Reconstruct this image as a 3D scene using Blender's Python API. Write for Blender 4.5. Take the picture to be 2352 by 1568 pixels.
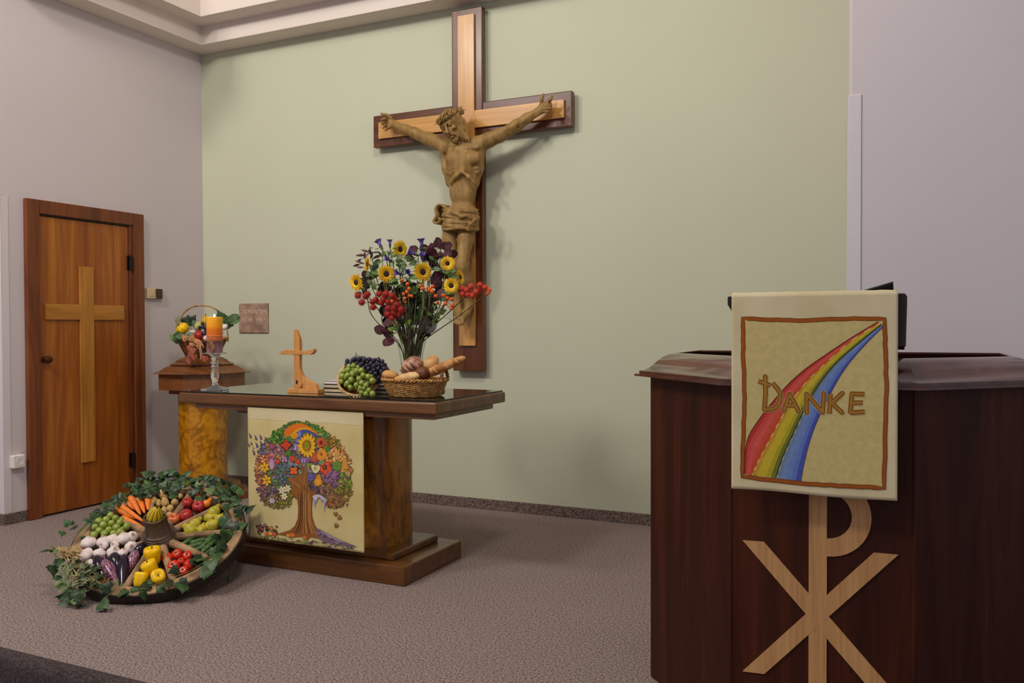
import bpy, bmesh, math, random
import numpy as np
from mathutils import Matrix, Vector, Euler, noise as mnoise
for o in list(bpy.data.objects): bpy.data.objects.remove(o, do_unlink=True)
SC = bpy.context.scene
COL = SC.collection
PI = math.pi
rnd = random.Random(7)

# ------------------------------------------------------------------ camera
FPX, YAW, PITCH, ROLL = 1950.76, -0.441085, -0.0174551, -0.0033172
CAM = Vector((5.168, -5.131, 1.24))
def cam_axes():
    cy, sy, cp, sp = math.cos(YAW), math.sin(YAW), math.cos(PITCH), math.sin(PITCH)
    f = Vector((sy*cp, cy*cp, sp)); r = Vector((cy, -sy, 0)); u = r.cross(f)
    cr, sr = math.cos(ROLL), math.sin(ROLL)
    return cr*r+sr*u, -sr*r+cr*u, f
CR, CU, CF = cam_axes()
cd = bpy.data.cameras.new('camera'); cam = bpy.data.objects.new('camera', cd); COL.objects.link(cam)
cd.sensor_width = 36; cd.sensor_fit = 'HORIZONTAL'; cd.lens = FPX*36/2352; cd.clip_start = 0.05
cam.matrix_world = Matrix(((CR.x, CU.x, -CF.x, CAM.x), (CR.y, CU.y, -CF.y, CAM.y), (CR.z, CU.z, -CF.z, CAM.z), (0, 0, 0, 1)))
SC.camera = cam
def ray(px, py): return CF*FPX + CR*(px-1176) - CU*(py-784)
def onz(px, py, z=0.0):
    d = ray(px, py); return CAM + d*((z-CAM.z)/d.z)
def ony(px, py, y=0.0):
    d = ray(px, py); return CAM + d*((y-CAM.y)/d.y)
def onx(px, py, x=0.0):
    d = ray(px, py); return CAM + d*((x-CAM.x)/d.x)
def onplane(px, py, p0, n):
    d = ray(px, py); return CAM + d*((p0-CAM).dot(n)/d.dot(n))

# ------------------------------------------------------------------ light
SC.view_settings.view_transform = 'Standard'; SC.view_settings.look = 'None'
SC.view_settings.gamma = 1.0; SC.view_settings.use_curve_mapping = False
SC.view_settings.exposure = -0.07
w = bpy.data.worlds.new('world'); SC.world = w; w.use_nodes = True
w.node_tree.nodes['Background'].inputs[0].default_value = (0.78, 0.78, 0.88, 1)
w.node_tree.nodes['Background'].inputs[1].default_value = 0.42
def area(name, loc, target, size, energy, color, shape='DISK', sizey=None):
    l = bpy.data.lights.new(name, 'AREA'); l.shape = shape; l.size = size
    if sizey: l.size_y = sizey
    l.energy = energy; l.color = color
    o = bpy.data.objects.new(name, l); COL.objects.link(o)
    o.location = loc; o.rotation_euler = (Vector(target)-Vector(loc)).to_track_quat('-Z', 'Y').to_euler()
    return o
for lx, ly, tx_, e_ in ((0.3, -5.2, 1.2, 88), (1.8, -5.2, 2.2, 92), (4.3, -3.5, -0.6, 62)):  # last entry is an added fill light that brightens the left wall
    area('ceiling_lamp_and_fill', (lx, ly, 4.85), (tx_, -0.3, 1.6), 0.7, e_, (1.0, 0.945, 0.87))
area('window_daylight', (8.6, -5.0, 2.3), (4.5, -2.0, 1.5), 1.6, 17, (0.66, 0.70, 1.0), 'RECTANGLE', 1.8)

# ------------------------------------------------------------------ helpers
def S(r, g, b):
    f = lambda c: ((c/255+0.055)/1.055)**2.4 if c > 10 else c/255/12.92
    return (f(r), f(g), f(b), 1.0)
MATS = {}
def new_mat(name):
    m = bpy.data.materials.new(name); m.use_nodes = True; MATS[name] = m
    nt = m.node_tree; return m, nt, nt.nodes['Principled BSDF']
def setb(b, rough=.5, spec=.5, metal=0, trans=0, ior=1.45, coat=0, sss=0, sheen=0):
    b.inputs['Roughness'].default_value = rough; b.inputs['Specular IOR Level'].default_value = spec
    b.inputs['Metallic'].default_value = metal; b.inputs['Transmission Weight'].default_value = trans
    b.inputs['IOR'].default_value = ior; b.inputs['Coat Weight'].default_value = coat
    if sss: b.inputs['Subsurface Weight'].default_value = sss; b.inputs['Subsurface Radius'].default_value = (.006, .005, .003)
    if sheen: b.inputs['Sheen Weight'].default_value = sheen
def coords(nt, scale=(1, 1, 1), kind='Object', rot=(0, 0, 0)):
    tc = nt.nodes.new('ShaderNodeTexCoord'); mp = nt.nodes.new('ShaderNodeMapping')
    mp.inputs['Scale'].default_value = scale; mp.inputs['Rotation'].default_value = rot
    nt.links.new(tc.outputs[kind], mp.inputs['Vector']); return mp.outputs['Vector']
def noise_node(nt, vec, scale, detail=3, rough=.5, dist=0):
    n = nt.nodes.new('ShaderNodeTexNoise'); n.inputs['Scale'].default_value = scale; n.inputs['Detail'].default_value = detail
    n.inputs['Roughness'].default_value = rough; n.inputs['Distortion'].default_value = dist
    nt.links.new(vec, n.inputs['Vector']); return n
def ramp(nt, fac, stops):
    r = nt.nodes.new('ShaderNodeValToRGB'); e = r.color_ramp.elements
    while len(e) > 1: e.remove(e[0])
    e[0].position, e[0].color = stops[0]
    for p, c in stops[1:]:
        x = e.new(p); x.color = c
    nt.links.new(fac, r.inputs['Fac']); return r.outputs['Color']
def bump(nt, b, h, strength, dist=.005):
    n = nt.nodes.new('ShaderNodeBump'); n.inputs['Strength'].default_value = strength; n.inputs['Distance'].default_value = dist
    nt.links.new(h, n.inputs['Height']); nt.links.new(n.outputs['Normal'], b.inputs['Normal'])
def mixc(nt, fac, a, bcol, mode='MIX'):
    n = nt.nodes.new('ShaderNodeMix'); n.data_type = 'RGBA'; n.blend_type = mode
    for sock, v in ((n.inputs[0], fac), (n.inputs[6], a), (n.inputs[7], bcol)):
        if hasattr(v, 'is_linked') or hasattr(v, 'links'): nt.links.new(v, sock)
        else: sock.default_value = v
    return n.outputs[2]
def plain(name, c, rough=.5, vary=.12, vscale=30, bmp=0, bscale=60, **k):
    """colour with soft mottling"""
    m, nt, b = new_mat(name); setb(b, rough, **k)
    v = coords(nt); n = noise_node(nt, v, vscale, 4)
    lo = tuple(x*(1-vary) for x in c[:3])+(1,); hi = tuple(min(1, x*(1+vary)) for x in c[:3])+(1,)
    nt.links.new(ramp(nt, n.outputs['Fac'], [(.25, lo), (.75, hi)]), b.inputs['Base Color'])
    if bmp: bump(nt, b, noise_node(nt, v, bscale, 3).outputs['Fac'], bmp, .003)
    return m
def two(name, c1, c2, scale=20, lo=.4, hi=.6, rough=.5, stretch=(1, 1, 1), dist=0, bmp=0, detail=4, kind='Object', **k):
    m, nt, b = new_mat(name); setb(b, rough, **k)
    n = noise_node(nt, coords(nt, stretch, kind), scale, detail, .55, dist)
    nt.links.new(ramp(nt, n.outputs['Fac'], [(lo, c1), (hi, c2)]), b.inputs['Base Color'])
    if bmp: bump(nt, b, n.outputs['Fac'], bmp, .003)
    return m
def wood(name, dark, mid, light, axis=2, scale=1.0, rough=.35, coat=0.0, figure=1.2, spec=.5):
    """grain stretched along one axis plus fine pores"""
    m, nt, b = new_mat(name); setb(b, rough, spec, coat=coat); b.inputs['Coat Roughness'].default_value = .15
    st = [7*scale]*3; st[axis] = .55*scale
    n = noise_node(nt, coords(nt, st), 1.6, 7, .62, figure)
    c = ramp(nt, n.outputs['Fac'], [(.25, dark), (.5, mid), (.75, light)])
    sf = [60*scale]*3; sf[axis] = 2.2*scale
    n2 = noise_node(nt, coords(nt, sf), 2.0, 3, .6)
    g = ramp(nt, n2.outputs['Fac'], [(.36, (.70, .66, .63, 1)), (.56, (1, 1, 1, 1))])
    nt.links.new(mixc(nt, .6, c, g, 'MULTIPLY'), b.inputs['Base Color'])
    bump(nt, b, n2.outputs['Fac'], .06, .002)
    return m
def burl(name, dark, mid, light, scale=9, rough=.3, st=(1, 1, 1), lines=46):
    """burr veneer: cloudy figure crossed by contour-like growth lines"""
    m, nt, b = new_mat(name); setb(b, rough, coat=.25); b.inputs['Coat Roughness'].default_value = .2
    v = coords(nt, st); n = noise_node(nt, v, scale, 4, .55, 1.6)
    c = ramp(nt, n.outputs['Fac'], [(.28, dark), (.46, mid), (.72, light)])
    q = noise_node(nt, v, scale*.55, 5, .6, .8); mu = nt.nodes.new('ShaderNodeMath'); mu.operation = 'MULTIPLY'; mu.inputs[1].default_value = lines; nt.links.new(q.outputs['Fac'], mu.inputs[0])
    sn = nt.nodes.new('ShaderNodeMath'); sn.operation = 'SINE'; nt.links.new(mu.outputs[0], sn.inputs[0])
    mr = nt.nodes.new('ShaderNodeMapRange'); mr.inputs[1].default_value = -1; mr.inputs[2].default_value = 1; nt.links.new(sn.outputs[0], mr.inputs[0])
    g = ramp(nt, mr.outputs[0], [(.05, (.62, .56, .5, 1)), (.5, (1, 1, 1, 1)), (.95, (1.12, 1.1, 1.05, 1))])
    nt.links.new(mixc(nt, .85, c, g, 'MULTIPLY'), b.inputs['Base Color']); return m
def vcol(name, rough=.85, weave=True):
    """painted cloth / print: colour comes from the mesh's colour attribute"""
    m, nt, b = new_mat(name); setb(b, rough, .2)
    a = nt.nodes.new('ShaderNodeVertexColor'); a.layer_name = 'Col'
    n = noise_node(nt, coords(nt), 55, 4)
    g = ramp(nt, n.outputs['Fac'], [(.3, (.86, .84, .8, 1)), (.7, (1.05, 1.05, 1.05, 1))])
    nt.links.new(mixc(nt, .8, a.outputs['Color'], g, 'MULTIPLY'), b.inputs['Base Color'])
    if weave: bump(nt, b, noise_node(nt, coords(nt), 900, 2).outputs['Fac'], .12, .001)
    return m

class MB:
    """collects shapes, builds ONE mesh object"""
    def __init__(self): self.v = []; self.f = []; self.c = []; self.M = None
    def add(self, vs, fs, col=None):
        o = len(self.v)
        if self.M is not None: vs = [self.M @ Vector(p) for p in vs]
        self.v += [tuple(p) for p in vs]; self.f += [tuple(i+o for i in f) for f in fs]
        self.c += [col or (1, 1, 1, 1)]*len(vs); return self
    def box(self, x0, x1, y0, y1, z0, z1):
        vs = [(x, y, z) for z in (z0, z1) for y in (y0, y1) for x in (x0, x1)]
        return self.add(vs, [(0, 2, 3, 1), (4, 5, 7, 6), (0, 1, 5, 4), (2, 6, 7, 3), (0, 4, 6, 2), (1, 3, 7, 5)])
    def prism(self, pts, n, d=None):
        """polygon (3d points) extruded by vector n"""
        k = len(pts); P = [Vector(p) for p in pts]; N = Vector(n)
        return self.add(P+[p+N for p in P], [tuple(range(k-1, -1, -1)), tuple(range(k, 2*k))]+[(i, (i+1) % k, k+(i+1) % k, k+i) for i in range(k)])
    def lathe(self, prof, seg=24, c=(0, 0, 0), sx=1, sy=1, cap=True, fn=None):
        vs = []; n = len(prof)
        for r, z in prof:
            for i in range(seg):
                a = 2*PI*i/seg; k = fn(a, z) if fn else 1
                vs.append((c[0]+r*k*math.cos(a)*sx, c[1]+r*k*math.sin(a)*sy, c[2]+z))
        fs = [(j*seg+i, j*seg+(i+1) % seg, (j+1)*seg+(i+1) % seg, (j+1)*seg+i) for j in range(n-1) for i in range(seg)]
        if cap: fs += [tuple(range(seg-1, -1, -1)), tuple((n-1)*seg+i for i in range(seg))]
        return self.add(vs, fs)
    def tube(self, pts, r, seg=8, cap=True, flat=None):
        P = [Vector(p) for p in pts]; n = len(P); vs = []
        rr = r if isinstance(r, (list, tuple)) else [r]*n
        up = None
        for i in range(n):
            t = (P[min(i+1, n-1)]-P[max(i-1, 0)])
            t = t.normalized() if t.length > 1e-9 else Vector((0, 0, 1))
            if up is None: up = t.orthogonal().normalized()
            up = (up-t*up.dot(t)); up = up.normalized() if up.length > 1e-6 else t.orthogonal().normalized()
            w_ = t.cross(up)
            for k in range(seg):
                a = 2*PI*k/seg; vs.append(P[i]+(up*math.cos(a)*(flat or 1)+w_*math.sin(a))*rr[i])
        fs = [(j*seg+i, j*seg+(i+1) % seg, (j+1)*seg+(i+1) % seg, (j+1)*seg+i) for j in range(n-1) for i in range(seg)]
        if cap: fs += [tuple(range(seg-1, -1, -1)), tuple((n-1)*seg+i for i in range(seg))]
        return self.add(vs, fs)
    def ball(self, c, r, seg=14, rings=9, sc=(1, 1, 1), fn=None):
        prof = [(math.sin(PI*j/rings), -math.cos(PI*j/rings)) for j in range(rings+1)]
        vs = []
        for s, cz in prof:
            for i in range(seg):
                a = 2*PI*i/seg; p = Vector((s*math.cos(a), s*math.sin(a), cz)); k = fn(p) if fn else 1
                vs.append((c[0]+p.x*r*sc[0]*k, c[1]+p.y*r*sc[1]*k, c[2]+p.z*r*sc[2]*k))
        fs = [(j*seg+i, j*seg+(i+1) % seg, (j+1)*seg+(i+1) % seg, (j+1)*seg+i) for j in range(rings) for i in range(seg)]
        return self.add(vs, fs)
    def mesh(self, name, smooth=False, col=False):
        me = bpy.data.meshes.new(name); me.from_pydata(self.v, [], self.f)
        if col:
            a = me.color_attributes.new('Col', 'FLOAT_COLOR', 'POINT')
            a.data.foreach_set('color', np.array(self.c, dtype=np.float32).ravel())
        bm = bmesh.new(); bm.from_mesh(me)
        bmesh.ops.remove_doubles(bm, verts=bm.verts, dist=1e-6) if not col else None
        if not col: bmesh.ops.recalc_face_normals(bm, faces=bm.faces)
        bm.to_mesh(me); bm.free()
        if smooth: me.polygons.foreach_set('use_smooth', [True]*len(me.polygons))
        return me
    def build(self, name, mat, parent=None, smooth=False, bev=0, local=False, col=False, ang=35):
        return link(name, self.mesh(name, smooth, col), mat, parent, bev, local, ang if smooth else None)
PINV = {}
def link(name, me, mat, parent=None, bev=0, local=False, ang=None):
    o = bpy.data.objects.new(name, me); COL.objects.link(o)
    if mat is not None and not me.materials: me.materials.append(MATS[mat] if isinstance(mat, str) else mat)
    if parent is not None:
        o.parent = parent
        if not local: o.matrix_parent_inverse = PINV.get(parent.name, Matrix())
    if bev:
        b = o.modifiers.new('bevel', 'BEVEL'); b.width = bev; b.segments = 2; b.limit_method = 'ANGLE'; b.angle_limit = math.radians(35)
    if ang is not None:
        e = o.modifiers.new('edges', 'EDGE_SPLIT'); e.split_angle = math.radians(ang)
    return o
def tag(o, label, cat, group=None):
    o['label'] = label; o['category'] = cat
    if group: o['group'] = group
    return o
def struct(o): o['kind'] = 'structure'; return o
def thing(name, label, cat, loc=(0, 0, 0), rot=None, group=None):
    o = bpy.data.objects.new(name, None); COL.objects.link(o); o.empty_display_size = .05
    M = Matrix.Translation(Vector(loc)) @ (rot.to_matrix().to_4x4() if rot is not None else Matrix())
    o.matrix_world = M; PINV[o.name] = M.inverted()
    return tag(o, label, cat, group)
def frame(loc, zdir, xhint=(1, 0, 0), roll=0, scale=1):
    z = Vector(zdir).normalized(); x = Vector(xhint); x = x-z*x.dot(z)
    x = x.normalized() if x.length > 1e-4 else z.orthogonal().normalized()
    y = z.cross(x); R3 = Matrix((x, y, z)).transposed() @ Matrix.Rotation(roll, 3, 'Z')
    return Matrix.Translation(Vector(loc)) @ R3.to_4x4() @ Matrix.Scale(scale, 4)
def place(o, M):
    o.matrix_world = M; PINV[o.name] = M.inverted(); return o
def copy_tree(o, parent=None):
    c = o.copy(); COL.objects.link(c)
    if parent is not None: c.parent = parent
    for ch in o.children: copy_tree(ch, c)
    return c
def arc(c, r, a0, a1, n): return [(c[0]+r*math.cos(a0+(a1-a0)*i/n), c[1]+r*math.sin(a0+(a1-a0)*i/n)) for i in range(n+1)]
def sweep(mb, path, prof, closed=False):
    """prof = [(out, z)], path = [(x,y)] walked so that outside is on the right"""
    n = len(path); vs = []
    for i, p in enumerate(path):
        p = Vector(p).to_2d() if len(p) > 2 else Vector(p)
        def nrm(a, b):
            d = (Vector(b)-Vector(a)).normalized(); return Vector((d.y, -d.x))
        if closed: n1 = nrm(path[i-1], path[i]); n2 = nrm(path[i], path[(i+1) % n])
        else:
            n2 = nrm(path[i], path[i+1]) if i < n-1 else nrm(path[i-1], path[i]); n1 = nrm(path[i-1], path[i]) if i > 0 else n2
        m = (n1+n2); m = m/max(m.dot(n1), .2) if m.length > 1e-6 else n1
        for o_, z in prof: vs.append((p.x+m.x*o_, p.y+m.y*o_, z))
    k = len(prof); fs = []
    rng = range(n if closed else n-1)
    for i in rng:
        for j in range(k):
            a, b = i*k+j, i*k+(j+1) % k; c2, d2 = ((i+1) % n)*k+j, ((i+1) % n)*k+(j+1) % k
            fs.append((a, c2, d2, b))
    if not closed: fs += [tuple(range(k)), tuple((n-1)*k+j for j in range(k-1, -1, -1))]
    return mb.add(vs, fs)

# ------------------------------------------------------------------ materials
m, nt, b = new_mat('carpet'); setb(b, .95, .1)
v = coords(nt); n1 = noise_node(nt, v, 125, 3, .7); n2 = noise_node(nt, v, 2.2, 3)
c = ramp(nt, n1.outputs['Fac'], [(.34, S(60, 50, 47)), (.47, S(132, 116, 111)), (.66, S(174, 158, 152))])
nt.links.new(mixc(nt, .2, c, ramp(nt, n2.outputs['Fac'], [(.3, (.86, .84, .86, 1)), (.7, (1, 1, 1, 1))]), 'MULTIPLY'), b.inputs['Base Color'])
bump(nt, b, n1.outputs['Fac'], .5, .006)
m, nt, b = new_mat('carpet_strip'); setb(b, .95, .1)
n1 = noise_node(nt, coords(nt), 110, 3, .7)
nt.links.new(ramp(nt, n1.outputs['Fac'], [(.36, S(62, 50, 46)), (.64, S(140, 122, 114))]), b.inputs['Base Color']); bump(nt, b, n1.outputs['Fac'], .4, .004)
def plaster(name, c):
    m, nt, b = new_mat(name); setb(b, .8, .25)
    v = coords(nt); n = noise_node(nt, v, 1.4, 4)
    lo = tuple(x*.965 for x in c[:3])+(1,)
    nt.links.new(ramp(nt, n.outputs['Fac'], [(.3, lo), (.7, c)]), b.inputs['Base Color'])
    bump(nt, b, noise_node(nt, v, 70, 3).outputs['Fac'], .10, .003); return m
plaster('green_plaster', S(196, 198, 174)); plaster('white_plaster', S(208, 198, 199)); plaster('ceiling_white', S(226, 214, 204))
wood('door_wood', S(112, 52, 12), S(156, 84, 20), S(188, 118, 34), rough=.42, scale=.42, coat=.15, figure=1.8)
wood('frame_wood', S(80, 36, 16), S(116, 58, 24), S(140, 78, 34), rough=.42, scale=.9, coat=.1)
wood('door_cross_wood', S(150, 96, 30), S(184, 124, 46), S(200, 142, 62), rough=.42, scale=.8)
wood('door_cross_arm_wood', S(156, 100, 30), S(184, 124, 46), S(198, 140, 60), axis=1, rough=.42, scale=.8)
wood('cross_dark', S(58, 29, 13), S(94, 50, 23), S(118, 68, 33), rough=.3, coat=.2)
wood('cross_light', S(184, 132, 66), S(204, 150, 80), S(214, 164, 96), rough=.28, coat=.3, scale=.7, figure=.6)
wood('cross_dark_x', S(58, 29, 13), S(94, 50, 23), S(118, 68, 33), axis=0, rough=.3, coat=.2)
wood('cross_light_x', S(184, 132, 66), S(204, 150, 80), S(214, 164, 96), axis=0, rough=.28, coat=.3, scale=.7, figure=.6)
wood('altar_wood', S(56, 32, 12), S(100, 60, 24), S(128, 84, 38), axis=0, rough=.28, coat=.25, scale=.7)
wood('font_wood', S(80, 44, 22), S(120, 72, 36), S(146, 94, 50), axis=0, rough=.32, coat=.25, scale=.7)
wood('pulpit_wood', S(40, 15, 8), S(64, 27, 13), S(86, 40, 18), rough=.5, scale=.8, figure=.9, spec=.22)
wood('pulpit_rim_wood', S(58, 30, 22), S(84, 46, 34), S(110, 66, 50), axis=0, rough=.2, coat=.6)
wood('inlay_wood', S(176, 126, 76), S(198, 148, 94), S(210, 164, 108), rough=.5, scale=.8, figure=.5)
wood('desk_wood', S(22, 12, 10), S(34, 18, 14), S(48, 26, 20), rough=.45)
burl('font_burl', S(134, 80, 6), S(180, 118, 12), S(206, 146, 30), 6)
burl('altar_burl', S(78, 44, 8), S(142, 90, 18), S(182, 122, 34), 4.5, st=(1, 1, .35), lines=70)
plain('brass_dark', S(90, 56, 30), .3, metal=.7); plain('black_iron', S(26, 22, 22), .45, metal=.4)
plain('socket_white', S(228, 220, 216), .35, vary=.03); plain('socket_shadow', S(96, 84, 78), .6)
plain('switch_beige', S(206, 182, 146), .45, vary=.05); plain('switch_dark', S(72, 54, 36), .5)
two('plaque_stone', S(138, 110, 92), S(170, 140, 120), 14, rough=.7, bmp=.1); plain('letter_light', S(214, 186, 158), .5, vary=.05)
plain('guard_white', S(214, 206, 208), .4, vary=.02)
# ------------------------------------------------------------------ room
YN = -1.68       # plane of the niche opening
XR = 4.945       # right end of the green wall / pier edge
struct(MB().box(-3, XR+.3, 0, .2, -.4, 5.2).build('wall_back', 'green_plaster'))
struct(MB().box(-.2, 0, YN, 0, -.4, 5.2).build('wall_left', 'white_plaster'))
struct(MB().box(-3.5, -.2, YN, YN+.25, -.4, 5.2).build('wall_front_left', 'white_plaster'))
struct(MB().box(XR, 9.5, YN, 0, -.4, 5.2).build('wall_right', 'white_plaster', bev=.012))
struct(MB().box(-3.5, 9.5, -6.2, .2, 5.2, 5.4).build('ceiling', 'ceiling_white'))
YS = -3.06       # front edge of the stage: carpet top, rounded nosing in a darker colour
struct(MB().box(-3.5, 9.5, YS+.05, .2, -.3, 0).build('floor', 'carpet'))
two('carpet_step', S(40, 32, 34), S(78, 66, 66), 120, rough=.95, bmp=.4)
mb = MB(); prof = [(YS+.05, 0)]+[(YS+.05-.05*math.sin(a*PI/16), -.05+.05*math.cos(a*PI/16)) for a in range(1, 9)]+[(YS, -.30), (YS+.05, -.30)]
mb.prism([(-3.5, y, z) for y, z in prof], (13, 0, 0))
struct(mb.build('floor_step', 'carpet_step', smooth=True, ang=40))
struct(MB().box(-3.5, 9.5, -7, YS+.1, -.32, -.17).build('floor_nave', 'carpet'))
# stepped cove under the ceiling, along the back and the left wall
D1, Z1, D2, Z2 = .19, 3.42, .36, 3.555
sweep_path = [(0, YN), (0, 0), (XR, 0)]
mb = MB(); sweep(mb, sweep_path, [(0, Z1), (D1, Z1), (D1, Z2), (D2, Z2), (D2, 5.2), (0, 5.2)])
struct(mb.build('trim_1', 'ceiling_white', bev=.004))
# carpet skirting
struct(MB().box(.012, XR, -.012, 0, 0, .07).build('baseboard_back', 'carpet_strip', bev=.003))
mb = MB(); mb.box(0, .012, YN, -1.53, 0, .07); mb.box(0, .012, -.609, -.012, 0, .07); mb.box(-3.5, .012, YN-.012, YN, 0, .07)
struct(mb.build('baseboard_left', 'carpet_strip', bev=.003))
struct(MB().box(XR, 9.5, YN-.012, YN, 0, .07).build('baseboard_right', 'carpet_strip', bev=.003))
# corner guards on both niche corners
mb = MB(); mb.box(-.05, .004, YN-.004, YN, .07, 2.08); mb.box(0, .004, YN, YN+.05, .07, 2.08)
struct(mb.build('trim_2', 'guard_white', bev=.002))
mb = MB(); mb.box(XR-.004, XR+.045, YN-.005, YN, .07, 2.105); mb.box(XR-.004, XR, YN, YN+.05, .07, 2.105)
struct(mb.build('trim_3', 'guard_white', bev=.002))

# ------------------------------------------------------------------ door
d = bpy.data.objects.new('door_1', None); COL.objects.link(d); d.location = (0, -1.07, 0); PINV[d.name] = Matrix.Translation((0, 1.07, 0)); struct(d)
d['label'] = 'orange brown wooden side door with a pale wooden cross on it'
f = MB(); f.box(0, .035, -1.53, -1.437, 0, 2.075); f.build('jamb', 'frame_wood', d, bev=.006)
f = MB(); f.box(0, .035, -.702, -.609, 0, 2.075); f.build('jamb', 'frame_wood', d, bev=.006)
f = MB(); f.box(0, .0349, -1.437, -.702, 1.985, 2.075); f.build('lintel', 'frame_wood', d, bev=.005)
MB().box(0, .022, -.732, -.702, 0, 1.985).build('stop_bead_and_gap_shade', 'frame_wood', d, bev=.004)
MB().box(0, .003, -1.437, -.702, 0, 1.985).build('gap_shade', 'desk_wood', d)  # dark sheet standing in for the shade in the gaps round the leaf
MB().box(0, .02, -1.437, -.702, 1.976, 1.985).build('stop_bead_and_gap_shade', 'desk_wood', d)  # top strip coloured near black as the shaded gap above the leaf
leaf = MB().box(0, .012, -1.434, -.734, .012, 1.973).build('door_leaf', 'door_wood', d, bev=.003)
MB().box(.012, .027, -1.142, -1.036, .316, 1.66).build('cross_upright', 'door_cross_wood', leaf, bev=.002)
for ya, yb_ in ((-1.396, -1.142), (-1.036, -.784)): MB().box(.012, .0265, ya, yb_, 1.297, 1.4).build('cross_arm', 'door_cross_arm_wood', leaf, bev=.002)
mb = MB(); mb.M = Matrix.Translation((.012, -1.405, 1.035)) @ Matrix.Rotation(PI/2, 4, 'Y')
mb.lathe([(.0, 0), (.022, 0), (.022, .004), (.009, .008), (.009, .024), (.02, .03), (.027, .042), (.024, .055), (.012, .062), (0, .063)], 20, cap=False)
mb.build('knob', 'brass_dark', leaf, smooth=True)
for z in (1.712, .279):
    mb = MB(); mb.lathe([(0, -.055), (.011, -.055), (.011, .055), (0, .055)], 14, (.03, -.727, z), cap=False); mb.box(.012, .02, -.745, -.715, z-.05, z+.05)
    mb.build('hinge', 'black_iron', d, smooth=True)
# ------------------------------------------------------------------ switch and socket on the left wall
t = thing('light_switch', 'beige and brown double light switch beside the wooden door', 'switch', (0, -.5, 1.45))
y0, y1, z0, z1 = -.585, -.425, 1.456, 1.536
MB().box(0, .012, y0, y1, z0, z1).build('mounting_plate', 'switch_beige', t, bev=.003)
cpa = MB().box(.012, .034, y0+.003, y0+.078, z0+.003, z1-.003).build('cover_plate', 'switch_beige', t, bev=.003)
cpb = MB().box(.012, .034, y0+.08, y1-.018, z0+.003, z1-.003).build('cover_plate', 'switch_dark', t, bev=.003)
mb = MB(); mb.box(.034, .038, y0+.02, y0+.058, z0+.02, z1-.02); mb.build('rocker', 'switch_beige', cpa, bev=.002)
mb = MB(); mb.box(.034, .038, y0+.095, y0+.13, z0+.02, z1-.02); mb.build('rocker', 'switch_dark', cpb, bev=.002)
t = thing('power_socket', 'white power socket low on the wall beside the door', 'socket', (0, -1.6, .35))
MB().box(0, .042, -1.642, -1.562, .353, .435).build('housing', 'socket_white', t, bev=.006)
mb = MB(); mb.M = Matrix.Translation((.042, -1.6, .394)) @ Matrix.Rotation(PI/2, 4, 'Y')
mb.lathe([(.026, 0), (.026, .002), (.021, .002), (.019, -.012), (0, -.012)], 20, cap=False); well = mb.build('socket_well', 'socket_white', t, smooth=True)
mb = MB()
for dy in (-.0095, .0095): mb.M = Matrix.Translation((.0345, -1.6+dy, .394)) @ Matrix.Rotation(PI/2, 4, 'Y'); mb.lathe([(.0, 0), (.0035, 0), (.0035, -.0), (.003, .0012), (0, .0012)], 8, cap=False)
mb.build('contact_holes', 'socket_shadow', well)['kind'] = 'stuff'
# ------------------------------------------------------------------ foundation plaque
t = thing('foundation_plaque', 'square brown stone plaque with carved letters on the green wall', 'plaque', (.525, 0, 1.2))
pl = MB().box(.38, .672, -.012, 0, 1.198, 1.428).build('stone_slab', 'plaque_stone', t, bev=.003)
def letters(txt, size, loc, rot, ext, mat, parent, name, width=None, font_sx=1.0):
    cu = bpy.data.curves.new(name, 'FONT'); cu.body = txt; cu.size = size; cu.extrude = ext; cu.align_x = 'CENTER'; cu.resolution_u = 3
    o = bpy.data.objects.new('tmp', cu); COL.objects.link(o)
    bpy.context.view_layer.update(); dg = bpy.context.evaluated_depsgraph_get()
    me = bpy.data.meshes.new_from_object(o.evaluated_get(dg)); bpy.data.objects.remove(o, do_unlink=True)
    xs = [v.co.x for v in me.vertices]; k = width/(max(xs)-min(xs)) if width else 1
    M = Matrix.Translation(Vector(loc)) @ rot.to_matrix().to_4x4() @ Matrix.Diagonal((k, 1, 1, 1))
    me.transform(M); me.name = name; me.materials.clear()
    return link(name, me, mat, parent)
RX = Euler((PI/2, 0, 0))
letters('GRUNDSTEIN', .042, (.526, -.0125, 1.348), RX, .0015, 'letter_light', pl, 'carved_lettering', .278)['kind'] = 'stuff'
letters('15. VI. 1951', .040, (.526, -.0125, 1.287), RX, .0015, 'letter_light', pl, 'carved_lettering', .225)['kind'] = 'stuff'

# ------------------------------------------------------------------ wall cross
CX = 2.452
t = thing('wall_cross', 'large dark wooden cross with pale inlay hanging on the green wall', 'cross', (CX, 0, .94))
yb, yf = -.022, -.075
MB().box(2.336, 2.568, yf, yb, .942, 3.372).build('upright_beam', 'cross_dark', t, bev=.006)
mb = MB(); mb.box(1.698, 2.336, yf, yb, 2.512, 2.736); mb.build('cross_beam', 'cross_dark_x', t, bev=.006)
mb = MB(); mb.box(2.568, 3.206, yf, yb, 2.512, 2.736); mb.build('cross_beam', 'cross_dark_x', t, bev=.006)
MB().box(2.393, 2.515, yf-.018, yf, 1.112, 3.325).build('upright_inlay', 'cross_light', t, bev=.002)
MB().box(1.752, 2.392, yf-.018, yf, 2.566, 2.682).build('arm_inlay', 'cross_light_x', t, bev=.002)
MB().box(2.516, 3.158, yf-.018, yf, 2.566, 2.682).build('arm_inlay', 'cross_light_x', t, bev=.002)
for z in (1.0, 3.1): MB().box(2.40, 2.50, yb, 0, z, z+.1).build('wall_bracket', 'black_iron', t)

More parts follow.
